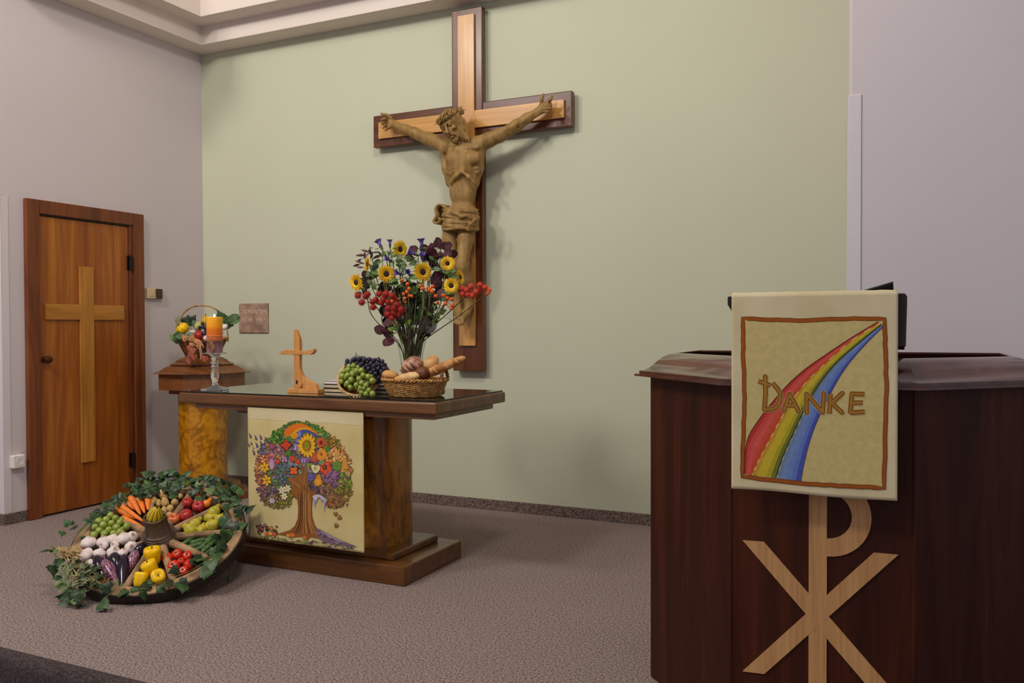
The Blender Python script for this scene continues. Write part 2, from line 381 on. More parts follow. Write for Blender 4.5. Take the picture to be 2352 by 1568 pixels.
# ------------------------------------------------------------------ altar
AX0, AX1, AY0, AY1, AZ = 1.611, 3.208, -1.785, -1.06, .894
t = thing('altar_table', 'polished brown wooden altar table on a broad oval column', 'table', (2.41, -1.42, 0))
BX0, BX1 = 1.80, 2.98
MB().box(BX0, BX1, -1.707, -1.139, 0, .095).build('plinth', 'altar_wood', t, bev=.006)
MB().box(BX0+.10, BX1-.105, -1.64, -1.205, .095, .13).build('upper_plinth', 'altar_wood', t, bev=.008)
mb = MB(); ccx, ccy, rx_, ry_ = 2.44, -1.42, .36, .19
pts = []
for i in range(64):
    a = 2*PI*i/64; p = 3.2
    cx_, sx_ = math.cos(a), math.sin(a)
    pts.append((ccx+rx_*math.copysign(abs(cx_)**(2/p), cx_), ccy+ry_*math.copysign(abs(sx_)**(2/p), sx_), .13))
mb.prism(pts, (0, 0, .67)); mb.build('column', 'altar_burl', t, smooth=True)
MB().box(AX0+.33, AX1-.40, -1.70, -1.14, .79, .812).build('column_head', 'altar_wood', t, bev=.004)
MB().box(AX0+.10, AX1-.025, AY0+.02, AY1-.10, .812, .838).build('apron_board', 'altar_wood', t, bev=.003)
MB().box(AX0, AX1, AY0, AY1, .838, AZ).build('table_top', 'altar_wood', t, bev=.009)
GZ = AZ+.008
m, nt, b = new_mat('sheet_glass'); setb(b, .01, .5, trans=1, ior=1.5); b.inputs['Base Color'].default_value = (.82, .95, .88, 1)
mb = MB(); mb.box(AX0+.012, AX1-.012, AY0+.012, AY1-.012, AZ+.0005, GZ)
tag(mb.build('glass_sheet', 'sheet_glass', bev=.0012), 'clear green edged glass sheet covering the altar top', 'glass sheet')

# ------------------------------------------------------------------ corner font
FC = Vector((.485, -.50, 0))
t = thing('baptismal_font', 'octagonal wooden font with burl column standing in the corner', 'font', FC)
def octa(r, rot=PI/8, c=FC):
    return [(c.x+r/math.cos(PI/8)*math.cos(rot+k*PI/4), c.y+r/math.cos(PI/8)*math.sin(rot+k*PI/4)) for k in range(8)][::-1]
def octprism(r, z0, z1, name, mat, bev=.004):
    mb = MB(); mb.prism([(x, y, z0) for x, y in octa(r)][::-1], (0, 0, z1-z0)); return mb.build(name, mat, t, bev=bev)
octprism(.305, 0, .055, 'plinth', 'font_wood'); octprism(.26, .055, .10, 'upper_plinth', 'font_wood')
mb = MB(); mb.lathe([(.168, .10), (.168, .77)], 48, (FC.x, FC.y, 0)); mb.build('column', 'font_burl', t, smooth=True)
octprism(.225, .77, .80, 'neck', 'font_wood'); octprism(.29, .80, .915, 'basin_box', 'font_wood')
mb = MB(); pr = [(.0, .915), (.325, .915), (.325, .921), (.305, .923), (.29, .928), (.268, .945), (.24, .962), (.205, .972), (.205, .976), (0, .976)]
oc = octa(1.0)
vs = []; fs = []
for r, z in pr[1:-1]:
    vs += [(FC.x+(x-FC.x)*r, FC.y+(y-FC.y)*r, z) for x, y in oc]
k = len(pr)-2
fs = [(j*8+i, j*8+(i+1) % 8, (j+1)*8+(i+1) % 8, (j+1)*8+i) for j in range(k-1) for i in range(8)]+[tuple(range(8)), tuple((k-1)*8+i for i in range(8))]
mb.add(vs, fs); mb.build('lid', 'font_wood', t)
mb = MB(); pr = [(.218, .976), (.218, .980), (.205, .982), (.19, .988), (.165, 1.01), (.135, 1.025), (.12, 1.028)]
vs = []
for r, z in pr: vs += [(FC.x+(x-FC.x)*r, FC.y+(y-FC.y)*r, z) for x, y in oc]
k = len(pr); fs = [(j*8+i, j*8+(i+1) % 8, (j+1)*8+(i+1) % 8, (j+1)*8+i) for j in range(k-1) for i in range(8)]+[tuple(range(8)), tuple((k-1)*8+i for i in range(8))]
mb.add(vs, fs); mb.build('lid_crown', 'font_wood', t)
FZ = 1.028

# ------------------------------------------------------------------ pulpit
PA, PB, PC, PD = (4.333, -2.222), (4.678, -2.567), (5.174, -2.567), (5.519, -2.222)
PE, PF = (5.519, -1.76), (4.333, -1.76)
t = thing('pulpit', 'dark wooden pulpit with angled panels and a pale inlaid monogram', 'pulpit', (4.926, -2.15, 0))
PT = 1.066
def panel(a, b, name='panel', th=.03, z0=0.0, z1=PT, mat='pulpit_wood'):
    a, b = Vector(a), Vector(b); dd = (b-a).normalized(); nn = Vector((-dd.y, dd.x))   # inward
    mb = MB(); q = [a, b, b+nn*th, a+nn*th]; mb.prism([(p.x, p.y, z0) for p in q], (0, 0, z1-z0)); return mb.build(name, mat, t, bev=.002)
ring = [PA, PB, PC, PD, PE, PF]
for i in range(6): panel(ring[i], ring[(i+1) % 6], 'back_panel' if i == 4 else 'panel', mat='altar_wood' if i == 4 else 'pulpit_wood')
mb = MB()   # slim corner fillets beside the front panel
for p in (PB, PC): mb.lathe([(.006, 0), (.006, PT)], 10, (p[0], p[1]+.002, 0))
mb.build('corner_bead', 'pulpit_wood', t, smooth=True)
mb = MB()
rp = [(0, PT), (.052, PT), (.052, PT+.007), (.036, PT+.008), (.036, PT+.018), (.022, PT+.02), (.004, PT+.028), (-.018, PT+.048), (-.04, PT+.066), (-.062, PT+.076), (-.088, PT+.080), (-.088, PT+.074), (-.07, PT+.06), (-.05, PT)]
sweep(mb, ring, rp, closed=True)
mb.build('rim_moulding', 'pulpit_rim_wood', t, smooth=True, ang=28)
# monogram
yi = PB[1]; e = .004
def flat(pts, name='inlay', y=yi, dep=e, mat='inlay_wood', par=t): 
    mb = MB(); mb.prism([(x, y-dep, z) for x, z in pts], (0, dep, 0)); return mb.build(name, mat, par)
xl, xr_ = 4.900, 4.949
flat([(xl, .0), (xr_, .0), (xr_, .80), (xl, .80)], 'monogram_upright')
ro, ri = .117, .066; cz = .70
o1 = [(4.949+0*i, 0) for i in range(0)]
bow = [(xr_, cz-ro)]+[(xr_+.0+ (ro-.0)*math.cos(a), cz+ro*math.sin(a)) for a in [(-PI/2)+PI*i/20 for i in range(1, 20)]]+[(xr_, cz+ro), (xr_, cz+ri)]+[(xr_+ri*math.cos(a), cz+ri*math.sin(a)) for a in [(PI/2)-PI*i/16 for i in range(1, 16)]]+[(xr_, cz-ri)]
flat(bow, 'monogram_bow', dep=.0041)
flat([(4.714, .604), (4.775, .606), (5.134, .216), (5.072, .214)], 'monogram_diagonal', dep=.0042)
flat([(5.072, .607), (5.134, .608), (4.777, .216), (4.714, .213)], 'monogram_diagonal', dep=.0044)
# reading desk
dk = thing('reading_desk', 'dark wooden sloped reading desk standing on the pulpit rim', 'lectern', (4.916, -2.45, 1.146))
mb = MB(); yd = -2.625
mb.prism([(4.679, yd, 1.326), (4.679, yd, 1.302), (4.72, yd, 1.235), (4.78, yd, 1.182), (5.151, yd, 1.182), (5.154, yd, 1.318), (5.148, yd, 1.326)], (0, .022, 0)); mb.build('front_board', 'desk_wood', dk, bev=.003)
mb = MB(); mb.prism([(4.69, yd+.022, 1.322), (4.69, yd+.022, 1.306), (4.69, -2.28, 1.165), (4.69, -2.28, 1.181)], (.455, 0, 0)); mb.build('sloped_top', 'desk_wood', dk, bev=.002)
for x in (4.76, 5.06):
    mb = MB(); mb.prism([(x, -2.592, 1.298), (x, -2.52, 1.135), (x, -2.46, 1.1455), (x, -2.30, 1.1455), (x, -2.30, 1.172)], (.02, 0, 0)); mb.build('bracket', 'desk_wood', dk)
plain('book_green', S(14, 34, 34), .5); plain('paper', S(226, 216, 206), .8, vary=.04)
bk = thing('open_folder', 'dark green open folder propped on the reading desk', 'folder', (4.98, -2.45, 1.26))
def slope(y): return 1.3235+(y-(-2.603))*(1.181-1.322)/(-2.28+2.603)
mb = MB()   # cover standing up along its right edge
a_, b_, c_, d_ = Vector((4.93, -2.55, slope(-2.55)+.002)), Vector((5.117, -2.55, 1.358)), Vector((5.117, -2.40, 1.310)), Vector((4.93, -2.40, slope(-2.40)+.002))
mb.prism([a_, b_, c_, d_], (.001, .001, .004)); mb.build('cover', 'book_green', bk)
mb = MB(); mb.prism([(4.745, -2.55, slope(-2.55)+.002), (4.93, -2.55, slope(-2.55)+.002), (4.93, -2.40, slope(-2.4)+.002), (4.745, -2.40, slope(-2.4)+.002)], (0, .001, .006)); mb.build('pages', 'paper', bk)
# ------------------------------------------------------------------ painted cloths
class Paint:
    """flat painted shapes laid on a cloth; shapes are given in the photograph's pixels and land on the cloth's own plane"""
    def __init__(self, tf, surf): self.mb = MB(); self.tf = tf; self.surf = surf; self.n = 0
    def put(self, pts, colr, lift, c2=None):
        n = len(pts); cx = sum(p[0] for p in pts)/n; cy = sum(p[1] for p in pts)/n; self.n += 1
        L = lift*1.1e-4+self.n*4.0e-7
        P3 = [self.surf(self.tf(*p), L) for p in pts]
        o = len(self.mb.v); col = S(*colr)
        if c2 is None:
            self.mb.add(P3, [tuple(range(n))], col)
        else:
            self.mb.add(P3+[self.surf(self.tf(cx, cy), L)], [(i, (i+1) % n, n) for i in range(n)], col); self.mb.c[-1] = S(*c2)
    def ell(self, x, y, rx, ry, col, lift=2, rot=0, c2=None, n=14):
        c_, s_ = math.cos(rot), math.sin(rot)
        self.put([(x+rx*math.cos(a)*c_-ry*math.sin(a)*s_, y+rx*math.cos(a)*s_+ry*math.sin(a)*c_) for a in [2*PI*i/n for i in range(n)]], col, lift, c2)
    def leaf(self, x, y, l, w, rot, col, lift=1, c2=None):
        c_, s_ = math.cos(rot), math.sin(rot)
        q = [(0, 0), (.25*l, w*.8), (.5*l, w), (.8*l, w*.5), (l, 0), (.8*l, -w*.5), (.5*l, -w), (.25*l, -w*.8)]
        self.put([(x+a*c_-b*s_, y+a*s_+b*c_) for a, b in q], col, lift, c2)
    def flower(self, x, y, r0, r1, n, w, col, lift=3, c2=None, core=None, rc=0, ph=0, sq=1.0):
        for i in range(n):
            a = ph+2*PI*i/n; self.leafsq(x, y, r0, r1, w, a, col, lift, c2, sq)
        if core: self.ell(x, y, rc*sq, rc, core, lift+1)
    def leafsq(self, x, y, r0, r1, w, a, col, lift, c2, sq):
        c_, s_ = math.cos(a), math.sin(a); l = r1-r0
        q = [(r0, 0), (r0+.3*l, w*.8), (r0+.55*l, w), (r0+.85*l, w*.45), (r1, 0), (r0+.85*l, -w*.45), (r0+.55*l, -w), (r0+.3*l, -w*.8)]
        self.put([(x+(p*c_-b*s_)*sq, y+p*s_+b*c_) for p, b in q], col, lift, c2)
    def stroke(self, pts, w, col, lift=3, closed=False, taper=False):
        n = len(pts); L = []; Rr = []
        for i, p in enumerate(pts):
            a = pts[i-1] if (i > 0 or closed) else p; b = pts[(i+1) % n] if (i < n-1 or closed) else p
            dx, dy = b[0]-a[0], b[1]-a[1]; d = math.hypot(dx, dy) or 1; k = w/2*(1-(i/(n-1))*.8 if taper else 1)
            L.append((p[0]-dy/d*k, p[1]+dx/d*k)); Rr.append((p[0]+dy/d*k, p[1]-dx/d*k))
        for i in range(n if closed else n-1):
            j = (i+1) % n; self.put([L[i], L[j], Rr[j], Rr[i]], col, lift)
def smooth_pts(pts, k=6, closed=False):
    out = []; n = len(pts)
    for i in range(n if closed else n-1):
        p0 = pts[(i-1) % n] if closed or i > 0 else pts[i]; p1 = pts[i]; p2 = pts[(i+1) % n]; p3 = pts[(i+2) % n] if closed or i < n-2 else p2
        for j in range(k):
            t_ = j/k
            out.append(tuple(.5*((2*b)+(-a+c)*t_+(2*a-5*b+4*c-d)*t_*t_+(-a+3*b-3*c+d)*t_**3) for a, b, c, d in zip(p0, p1, p2, p3)))
    if not closed: out.append(tuple(pts[-1]))
    return out
def band(P, e1, e2, col, lift, k=5, c2=None):
    a, b_ = smooth_pts(e1, k), smooth_pts(e2, k)
    for i in range(len(a)-1): P.put([a[i], a[i+1], b_[i+1], b_[i]], col, lift)
vcol('painted_cloth')
m, nt, b = new_mat('cream_cloth'); setb(b, .9, .15, sheen=.1)
v = coords(nt); n = noise_node(nt, v, 4, 4)
nt.links.new(ramp(nt, n.outputs['Fac'], [(.35, S(198, 178, 118)), (.65, S(214, 197, 145))]), b.inputs['Base Color']); bump(nt, b, noise_node(nt, v, 700, 2).outputs['Fac'], .15, .001)
m, nt, b = new_mat('linen_hem'); setb(b, .9, .15)
v = coords(nt); n = noise_node(nt, v, 6, 4)
nt.links.new(ramp(nt, n.outputs['Fac'], [(.35, S(206, 190, 148)), (.65, S(218, 204, 166))]), b.inputs['Base Color']); bump(nt, b, noise_node(nt, v, 700, 2).outputs['Fac'], .15, .001)
def cloth_grid(name, x0, x1, zt, zb, y, fn, mat, parent, nx=60, nz=60, bottom=None, thick=.0016):
    vs = []; fs = []
    for j in range(nz+1):
        for i in range(nx+1):
            u, v_ = i/nx, j/nz; x = x0+(x1-x0)*u; zb2 = zb+(bottom(u) if bottom else 0); z = zt+(zb2-zt)*v_
            vs.append((x, y+fn(x, z), z))
    for j in range(nz):
        for i in range(nx): a = j*(nx+1)+i; fs.append((a, a+nx+1, a+nx+2, a+1))
    me = bpy.data.meshes.new(name); me.from_pydata(vs, [], fs); me.polygons.foreach_set('use_smooth', [True]*len(fs))
    o = link(name, me, mat, parent); s_ = o.modifiers.new('thick', 'SOLIDIFY'); s_.thickness = thick; s_.offset = -1 if False else 1
    return o

# altar hanging ------------------------------------------------------
YC = -1.772
def wav1(x, z): return -.0005*math.sin((x-2.1)*9)*min(1, (.82-z)/.5)
hang = thing('altar_hanging', 'cream cloth painted with a fruit and flower tree hanging from the altar', 'cloth', (2.44, YC, .16))
cl = cloth_grid('cloth', 2.081, 2.797, .832, .162, YC, wav1, 'cream_cloth', hang, bottom=lambda u: -.003*u)
def surf1(p, L):
    q = ony(p[0], p[1], YC); q.y = YC-.0024-L; return q
def hemY(p, L): q = surf1(p, L); return q
PA_ = Paint(lambda x, y: (x, y), surf1)
mb = MB(); pts = [(2.0825+.713*i/30) for i in range(31)]
vs = [(x, YC-.0022, .828) for x in pts]+[(x, YC-.0022, .772-.002*math.sin(x*14)) for x in pts]
mb.add(vs, [(i, i+1, 31+i+1, 31+i) for i in range(30)]); hm = mb.build('top_hem', 'linen_hem', hang)
hm.modifiers.new('thick', 'SOLIDIFY').thickness = .001
A_ = lambda x, y: (560+x/7.84, 940+y/7.84)
B_ = lambda x, y: A_((560+x/8.4-560)*7.84, (1100+y/8.4-940)*7.84)
PT1 = Paint(A_, surf1)
rp_ = random.Random(3)
jit = lambda c, k=16: tuple(max(0, min(255, v_+rp_.randint(-k, k))) for v_ in c)
# crown ground
crown = [(870, 250), (1060, 240), (1290, 320), (1470, 430), (1640, 550), (1760, 700), (1850, 850), (1900, 1010), (1935, 1160), (1905, 1340), (1900, 1500), (1800, 1660), (1640, 1760), (1500, 1700), (1360, 1560), (1180, 1500), (1000, 1480), (880, 1560), (820, 1700), (700, 1770), (520, 1700), (380, 1640), (320, 1500), (280, 1300), (260, 1100), (270, 940), (300, 800), (360, 690), (440, 560), (560, 450), (700, 340)]
PT1.put(smooth_pts(crown, 3, True), (132, 108, 84), 0)
anch = [((560, 480), [(96, 140, 50), (60, 110, 40), (128, 158, 64)]), ((760, 330), [(80, 120, 50), (100, 140, 60)]), ((400, 690), [(134, 116, 142), (100, 90, 130), (90, 100, 90)]), ((560, 770), [(216, 144, 104), (190, 110, 90), (120, 100, 130)]),
        ((300, 1000), [(204, 140, 90), (150, 90, 60), (226, 160, 96)]), ((300, 1230), [(200, 130, 90), (140, 80, 70), (180, 110, 80)]), ((420, 1500), [(120, 86, 108), (148, 116, 116), (90, 70, 90)]), ((720, 1130), [(104, 124, 124), (90, 110, 90), (120, 110, 150)]),
        ((560, 1180), [(110, 132, 80), (84, 110, 70)]), ((1620, 560), [(152, 122, 50), (120, 100, 40), (176, 140, 60)]), ((1650, 830), [(222, 162, 92), (200, 120, 60), (236, 180, 110)]), ((1850, 1000), [(210, 150, 60), (160, 110, 80)]),
        ((1580, 1200), [(132, 92, 122), (152, 112, 142), (110, 80, 110)]), ((1800, 1250), [(132, 152, 60), (100, 120, 50), (160, 170, 80)]), ((1740, 1450), [(142, 132, 60), (110, 104, 50)]), ((1450, 1420), [(132, 102, 72), (110, 86, 66), (150, 118, 84)]),
        ((1280, 1420), [(112, 92, 100), (90, 74, 84)]), ((1400, 400), [(90, 130, 60), (120, 140, 60)]), ((1640, 1620), [(150, 108, 64), (120, 84, 50), (170, 126, 80)]), ((520, 1640), [(128, 100, 92), (150, 130, 60), (110, 86, 60)]), ((760, 1640), [(140, 128, 66), (116, 108, 56)]), ((980, 820), [(90, 80, 80), (140, 150, 120), (120, 110, 120)])]
import itertools
def inside(p, poly):
    x, y = p; r = False; j = len(poly)-1
    for i in range(len(poly)):
        if (poly[i][1] > y) != (poly[j][1] > y) and x < (poly[j][0]-poly[i][0])*(y-poly[i][1])/(poly[j][1]-poly[i][1])+poly[i][0]: r = not r
        j = i
    return r
for k in range(2600):
    x, y = rp_.uniform(240, 1950), rp_.uniform(240, 1790)
    if not inside((x, y), crown): continue
    pal = min(anch, key=lambda a: (a[0][0]-x)**2+(a[0][1]-y)**2)[1]; c_ = jit(rp_.choice(pal))
    a = math.atan2(y-1050, x-1090)+rp_.uniform(-.8, .8); s_ = rp_.uniform(52, 104)
    PT1.leaf(x, y, s_, s_*.28, a, tuple(int(v_*.62) for v_ in c_), 1); PT1.leaf(x+3, y, s_*.84, s_*.22, a, c_, 2, tuple(min(255, int(v_*1.15)) for v_ in c_))
    if rp_.random() < .07: PT1.ell(x+rp_.uniform(-20, 20), y, 12, 12, (44, 32, 34), 2)
    if rp_.random() < .05:      # small blossoms between the leaves
        bc = jit(rp_.choice([(206, 150, 170), (226, 150, 96), (170, 140, 190), (226, 196, 90), (196, 96, 80), (150, 160, 190)]))
        for q in range(5): PT1.leafsq(x, y, 3, 36, 11, q*1.257+k, bc, 3, None, 1)
        PT1.ell(x, y, 9, 9, (120, 70, 40), 4)
for i in range(len(crown)):   # leafy, ragged edge
    for q in range(5):
        p, p2 = crown[i-1], crown[i]; t_ = rp_.random(); x, y = p[0]+(p2[0]-p[0])*t_, p[1]+(p2[1]-p[1])*t_
        pal = min(anch, key=lambda a: (a[0][0]-x)**2+(a[0][1]-y)**2)[1]; c_ = jit(rp_.choice(pal))
        a = math.atan2(y-1050, x-1090)+rp_.uniform(-.7, .7); s_ = rp_.uniform(34, 60)
        PT1.leaf(x-10*math.cos(a), y-10*math.sin(a), s_, s_*.27, a, tuple(int(v_*.8) for v_ in c_), 1, c_)
# trunk (crop B pixels) with roots and branches
def Bp(l): return [((560+x/8.4-560)*7.84, (1100+y/8.4-940)*7.84) for x, y in l]
trunk = Bp([(640, 1060), (800, 1010), (900, 980), (990, 900), (1050, 760), (1060, 560), (1045, 400), (1000, 330), (920, 270), (960, 220), (900, 60), (860, -60), (980, -20), (1040, -150), (1110, -40), (1130, -330), (1190, -120), (1220, -300), (1250, -60), (1250, 130), (1340, 250), (1420, 240), (1400, 300), (1335, 380), (1320, 560), (1330, 720), (1380, 880), (1440, 960), (1600, 1060), (1800, 1150), (1960, 1210), (1840, 1220), (1600, 1180), (1430, 1130), (1290, 1110), (1240, 1160), (1150, 1100), (1050, 1110), (900, 1120), (780, 1080)])
PT1.put(trunk, (146, 92, 44), 5)
for i in range(26):
    x0 = 1065+i*10; dxb = (x0-1190)
    l = Bp([(1190+dxb*.85+rp_.uniform(-6, 6), 120+rp_.uniform(-60, 200)), (1190+dxb*.95, 500), (1190+dxb, 760), (1190+dxb*1.35, 900), (1190+dxb*2.0, 1040+abs(dxb)*.1)])
    PT1.stroke(smooth_pts(l, 4), rp_.uniform(5, 13), jit(rp_.choice([(104, 62, 28), (176, 120, 66), (126, 78, 38), (90, 52, 24), (190, 136, 80)]), 8), 6)
for l, c_ in ((Bp([(1190, 150), (1120, 40), (1060, -60), (990, -170)]), (150, 100, 56)), (Bp([(1215, 120), (1190, -60), (1150, -200), (1120, -330)]), (140, 94, 56)), (Bp([(1100, 160), (960, 40), (850, 0)]), (160, 112, 64)), (Bp([(1230, 140), (1290, 60), (1330, -20)]), (110, 86, 66)), (Bp([(1190, 160), (1180, 20), (1200, -140), (1230, -260)]), (156, 106, 60))):
    PT1.stroke(smooth_pts(l, 5), 46, c_, 5, taper=True)
PT1.put(Bp([(1400, 950), (1480, 960), (1750, 1110), (1950, 1200), (2080, 1250), (2200, 1300), (2090, 1300), (1900, 1270), (1700, 1230), (1560, 1200), (1440, 1130)]), (122, 98, 116), 6)
PT1.put(Bp([(1480, 975), (1760, 1125), (1930, 1200), (1880, 1205), (1700, 1130), (1500, 1010)]), (168, 150, 176), 7)
for k in range(18):
    x, y = rp_.uniform(1420, 1900), 0; y = 1010+(x-1420)*.42+rp_.uniform(0, 60)
    p = Bp([(x, y)])[0]; PT1.ell(p[0], p[1], rp_.uniform(12, 40), rp_.uniform(8, 18), jit(rp_.choice([(90, 70, 110), (150, 120, 150), (110, 84, 70), (70, 60, 100)])), 7)
# icicles
for l in ([(1350, 330), (1375, 560), (1400, 400), (1380, 320)], [(1390, 330), (1410, 480), (1440, 330)], [(1470, 330), (1520, 440), (1530, 340)], [(1530, 360), (1565, 640), (1590, 430), (1570, 350)], [(1590, 380), (1605, 480), (1615, 410)]): PT1.put(Bp(l), (168, 156, 186), 6)
PT1.put(smooth_pts(Bp([(1340, 330), (1400, 295), (1480, 300), (1560, 350), (1610, 410), (1560, 400), (1500, 370), (1450, 340), (1420, 390), (1370, 380)]), 3, True), (196, 186, 206), 7)
# twigs at the lower right and left
for k in range(60):
    x, y = rp_.uniform(1600, 2030), rp_.uniform(180, 500)
    if (x-1600)*.2+y > 620: continue
    p = Bp([(x, y)])[0]; a = rp_.uniform(.6, 2.4); PT1.stroke([p, (p[0]+60*math.cos(a), p[1]+60*math.sin(a))], 14, jit(rp_.choice([(140, 98, 58), (108, 72, 40), (160, 118, 76)])), 3, taper=True)
for k in range(46):
    x, y = rp_.uniform(400, 900), rp_.uniform(330, 520)
    p = Bp([(x, y)])[0]; a = rp_.uniform(.5, 2.6); PT1.leaf(p[0], p[1], 44, 13, a, jit(rp_.choice([(120, 98, 60), (140, 128, 62), (96, 70, 56)])), 2)
# falling leaves and rain
for (x, y, r, a) in ((1780, 655, 62, 1.6), (1865, 730, 66, 2.6), (1800, 880, 66, 2.2)):
    hp = [(0, .95), (.55, .35), (.62, -.1), (.42, -.45), (.15, -.38), (0, -.12), (-.15, -.38), (-.42, -.45), (-.62, -.1), (-.55, .35)]
    b2 = a-PI/2; q = [(x+r*(u*math.cos(b2)-w_*math.sin(b2)), y+r*(u*math.sin(b2)+w_*math.cos(b2))) for u, w_ in hp]
    PT1.put(Bp(q), (96, 62, 30), 3); PT1.put(Bp([(x+(u-x)*.78, y+(w_-y)*.78) for u, w_ in q]), (160, 110, 58), 4)
for (x, y, s_) in ((130, 480, 1), (230, 515, 1.1), (320, 505, 1.1), (405, 520, .7), (150, 615, .8), (105, 645, .8), (250, 650, 1.2), (325, 610, 1), (190, 695, .55), (195, 780, 1.15), (265, 765, .8), (240, 880, .7), (230, 930, .6)):
    hp = [(-.9, -1.7), (.1, -.7), (.55, .1), (.45, .75), (0, 1), (-.4, .7), (-.45, 0)]
    PT1.put([(x+30*s_*u, y+34*s_*v_) for u, v_ in hp], (60, 52, 84), 1); PT1.put([(x+3+19*s_*u, y+3+22*s_*v_) for u, v_ in hp], (96, 92, 140), 2)
# rainbow horn
PT1.put(smooth_pts([(740, 400), (790, 330), (880, 275), (980, 250), (1080, 255), (1200, 310), (1300, 390), (1370, 470), (1260, 400), (1160, 350), (1060, 350), (960, 380), (890, 430), (850, 490), (790, 500), (750, 470)], 4, True), (220, 116, 36), 6)
PT1.put(smooth_pts([(860, 470), (900, 400), (970, 350), (1060, 320), (1170, 330), (1310, 430), (1180, 370), (1080, 360), (1000, 390), (950, 430), (900, 500)], 4, True), (224, 158, 40), 7)
PT1.put(smooth_pts([(985, 430), (1050, 365), (1140, 365), (1280, 430), (1380, 490), (1260, 470), (1160, 420), (1080, 420), (1060, 480), (1060, 590), (1000, 620), (940, 580), (960, 530), (1000, 500)], 4, True), (80, 84, 160), 6)
PT1.ell(1000, 560, 52, 40, (120, 128, 196), 7); PT1.ell(1010, 440, 34, 60, (104, 112, 180), 7, c2=(140, 150, 200))
PT1.ell(925, 470, 64, 60, (226, 150, 44), 8, c2=(240, 180, 60)); PT1.stroke([(925+38*(1-i/22)*math.cos(i*.6), 470+36*(1-i/22)*math.sin(i*.6)) for i in range(20)], 8, (176, 96, 20), 9)
# sunflower
for i in range(15):
    a = 2*PI*i/15+.2; PT1.leafsq(1150, 650, 70, 205+50*abs(math.sin(a*1.5)), 44, a, (140, 90, 16), 8, None, .78); PT1.leafsq(1150, 650, 80, 195+48*abs(math.sin(a*1.5)), 34, a, (222, 166, 36), 9, (238, 190, 60), .78)
PT1.ell(1145, 655, 62, 92, (140, 96, 20), 10); PT1.ell(1145, 655, 50, 78, (176, 140, 40), 11); PT1.ell(1145, 650, 30, 50, (124, 140, 40), 12)
# flowers, fruits, butterflies
PT1.ell(1400, 590, 76, 92, (196, 80, 52), 7, c2=(214, 110, 80)); PT1.ell(1402, 595, 36, 44, (150, 50, 36), 8); PT1.ell(1402, 598, 14, 20, (90, 40, 30), 9)
for (x, y, s_, c_) in ((970, 680, 90, (176, 148, 206)), (745, 900, 70, (190, 140, 186)), (1085, 920, 60, (180, 150, 200))):
    for a in (-2.2, -.9, 2.5, .6): PT1.leaf(x, y, s_, s_*.42, a, tuple(int(v_*.6) for v_ in c_), 6); PT1.leaf(x, y, s_*.88, s_*.33, a, c_, 7)
    PT1.stroke([(x, y-s_*.5), (x, y+s_*.5)], 9, (50, 40, 50), 8)
for (x, y, s_, c_, ph) in ((770, 640, 118, (200, 74, 46), .75), (910, 1100, 105, (226, 110, 50), 0)):
    for a in (-2.3, -.8, 2.4, .7): PT1.leaf(x, y, s_, s_*.45, a+ph, (60, 36, 34), 6); PT1.leaf(x, y, s_*.86, s_*.34, a+ph, c_, 7)
PT1.ell(895, 1010, 66, 34, (110, 120, 150), 7); PT1.ell(895, 1030, 30, 18, (40, 40, 56), 8)
for (x, y, r) in ((890, 880, 48), (985, 935, 40), (620, 930, 44)): PT1.ell(x, y, r, r*1.25, (196, 62, 44), 8, c2=(220, 90, 60)); PT1.ell(x, y-r*1.1, r*.7, r*.3, (70, 100, 40), 9)
PT1.ell(1480, 1040, 104, 118, (150, 40, 34), 6)
for a in range(5): PT1.ell(1480+62*math.cos(a*1.257+.3), 1040+74*math.sin(a*1.257+.3), 52, 58, (214, 74, 46), 7, c2=(230, 100, 70))
PT1.ell(1470, 1035, 40, 46, (70, 50, 44), 9); PT1.ell(1466, 1030, 18, 24, (150, 120, 80), 10)
PT1.put(smooth_pts([(1215, 1020), (1250, 980), (1310, 1000), (1360, 990), (1395, 1040), (1370, 1110), (1310, 1155), (1250, 1120)], 4, True), (120, 100, 60), 8)
PT1.put(smooth_pts([(1225, 1025), (1255, 990), (1310, 1010), (1360, 1000), (1385, 1045), (1362, 1105), (1310, 1145), (1258, 1112)], 4, True), (224, 212, 154), 9); PT1.ell(1300, 1055, 22, 30, (140, 110, 60), 10); PT1.ell(1300, 1055, 12, 20, (200, 186, 120), 11)
PT1.put(smooth_pts([(1340, 1175), (1385, 1180), (1400, 1240), (1425, 1310), (1380, 1370), (1310, 1370), (1270, 1310), (1300, 1240)], 4, True), (216, 142, 36), 8); PT1.ell(1345, 1300, 40, 50, (232, 166, 60), 9)
for (x, y) in ((390, 1040), (425, 1275)):
    for a in range(6): PT1.leafsq(x, y, 8, 118, 32, a*1.05+.4, (150, 100, 20), 6, None, .85); PT1.leafsq(x, y, 8, 110, 25, a*1.05+.4, (226, 170, 40), 7, (240, 196, 70), .85)
    PT1.ell(x, y, 16, 16, (150, 100, 30), 8)
for (x, y, r) in ((700, 1450, 92), (800, 1420, 86), (740, 1560, 80)):
    for a in range(6): PT1.leafsq(x, y, 6, r, 25, a*1.05+.2, (130, 116, 70), 6, None, .9); PT1.leafsq(x, y, 6, r*.92, 19, a*1.05+.2, (226, 216, 180), 7, None, .9)
    PT1.ell(x, y, 15, 15, (196, 166, 70), 8)
for a in range(6): PT1.leafsq(520, 1640, 4, 62, 14, a*1.05, (206, 200, 216), 7, None, 1)
PT1.ell(515, 985, 46, 100, (190, 136, 176), 7, c2=(206, 156, 190)); PT1.ell(520, 660, 60, 56, (136, 74, 94), 6, c2=(166, 100, 110))
PT1.ell(1420, 815, 90, 110, (214, 140, 44), 6, .3, (226, 160, 66)); PT1.ell(1410, 805, 28, 34, (170, 96, 30), 7)
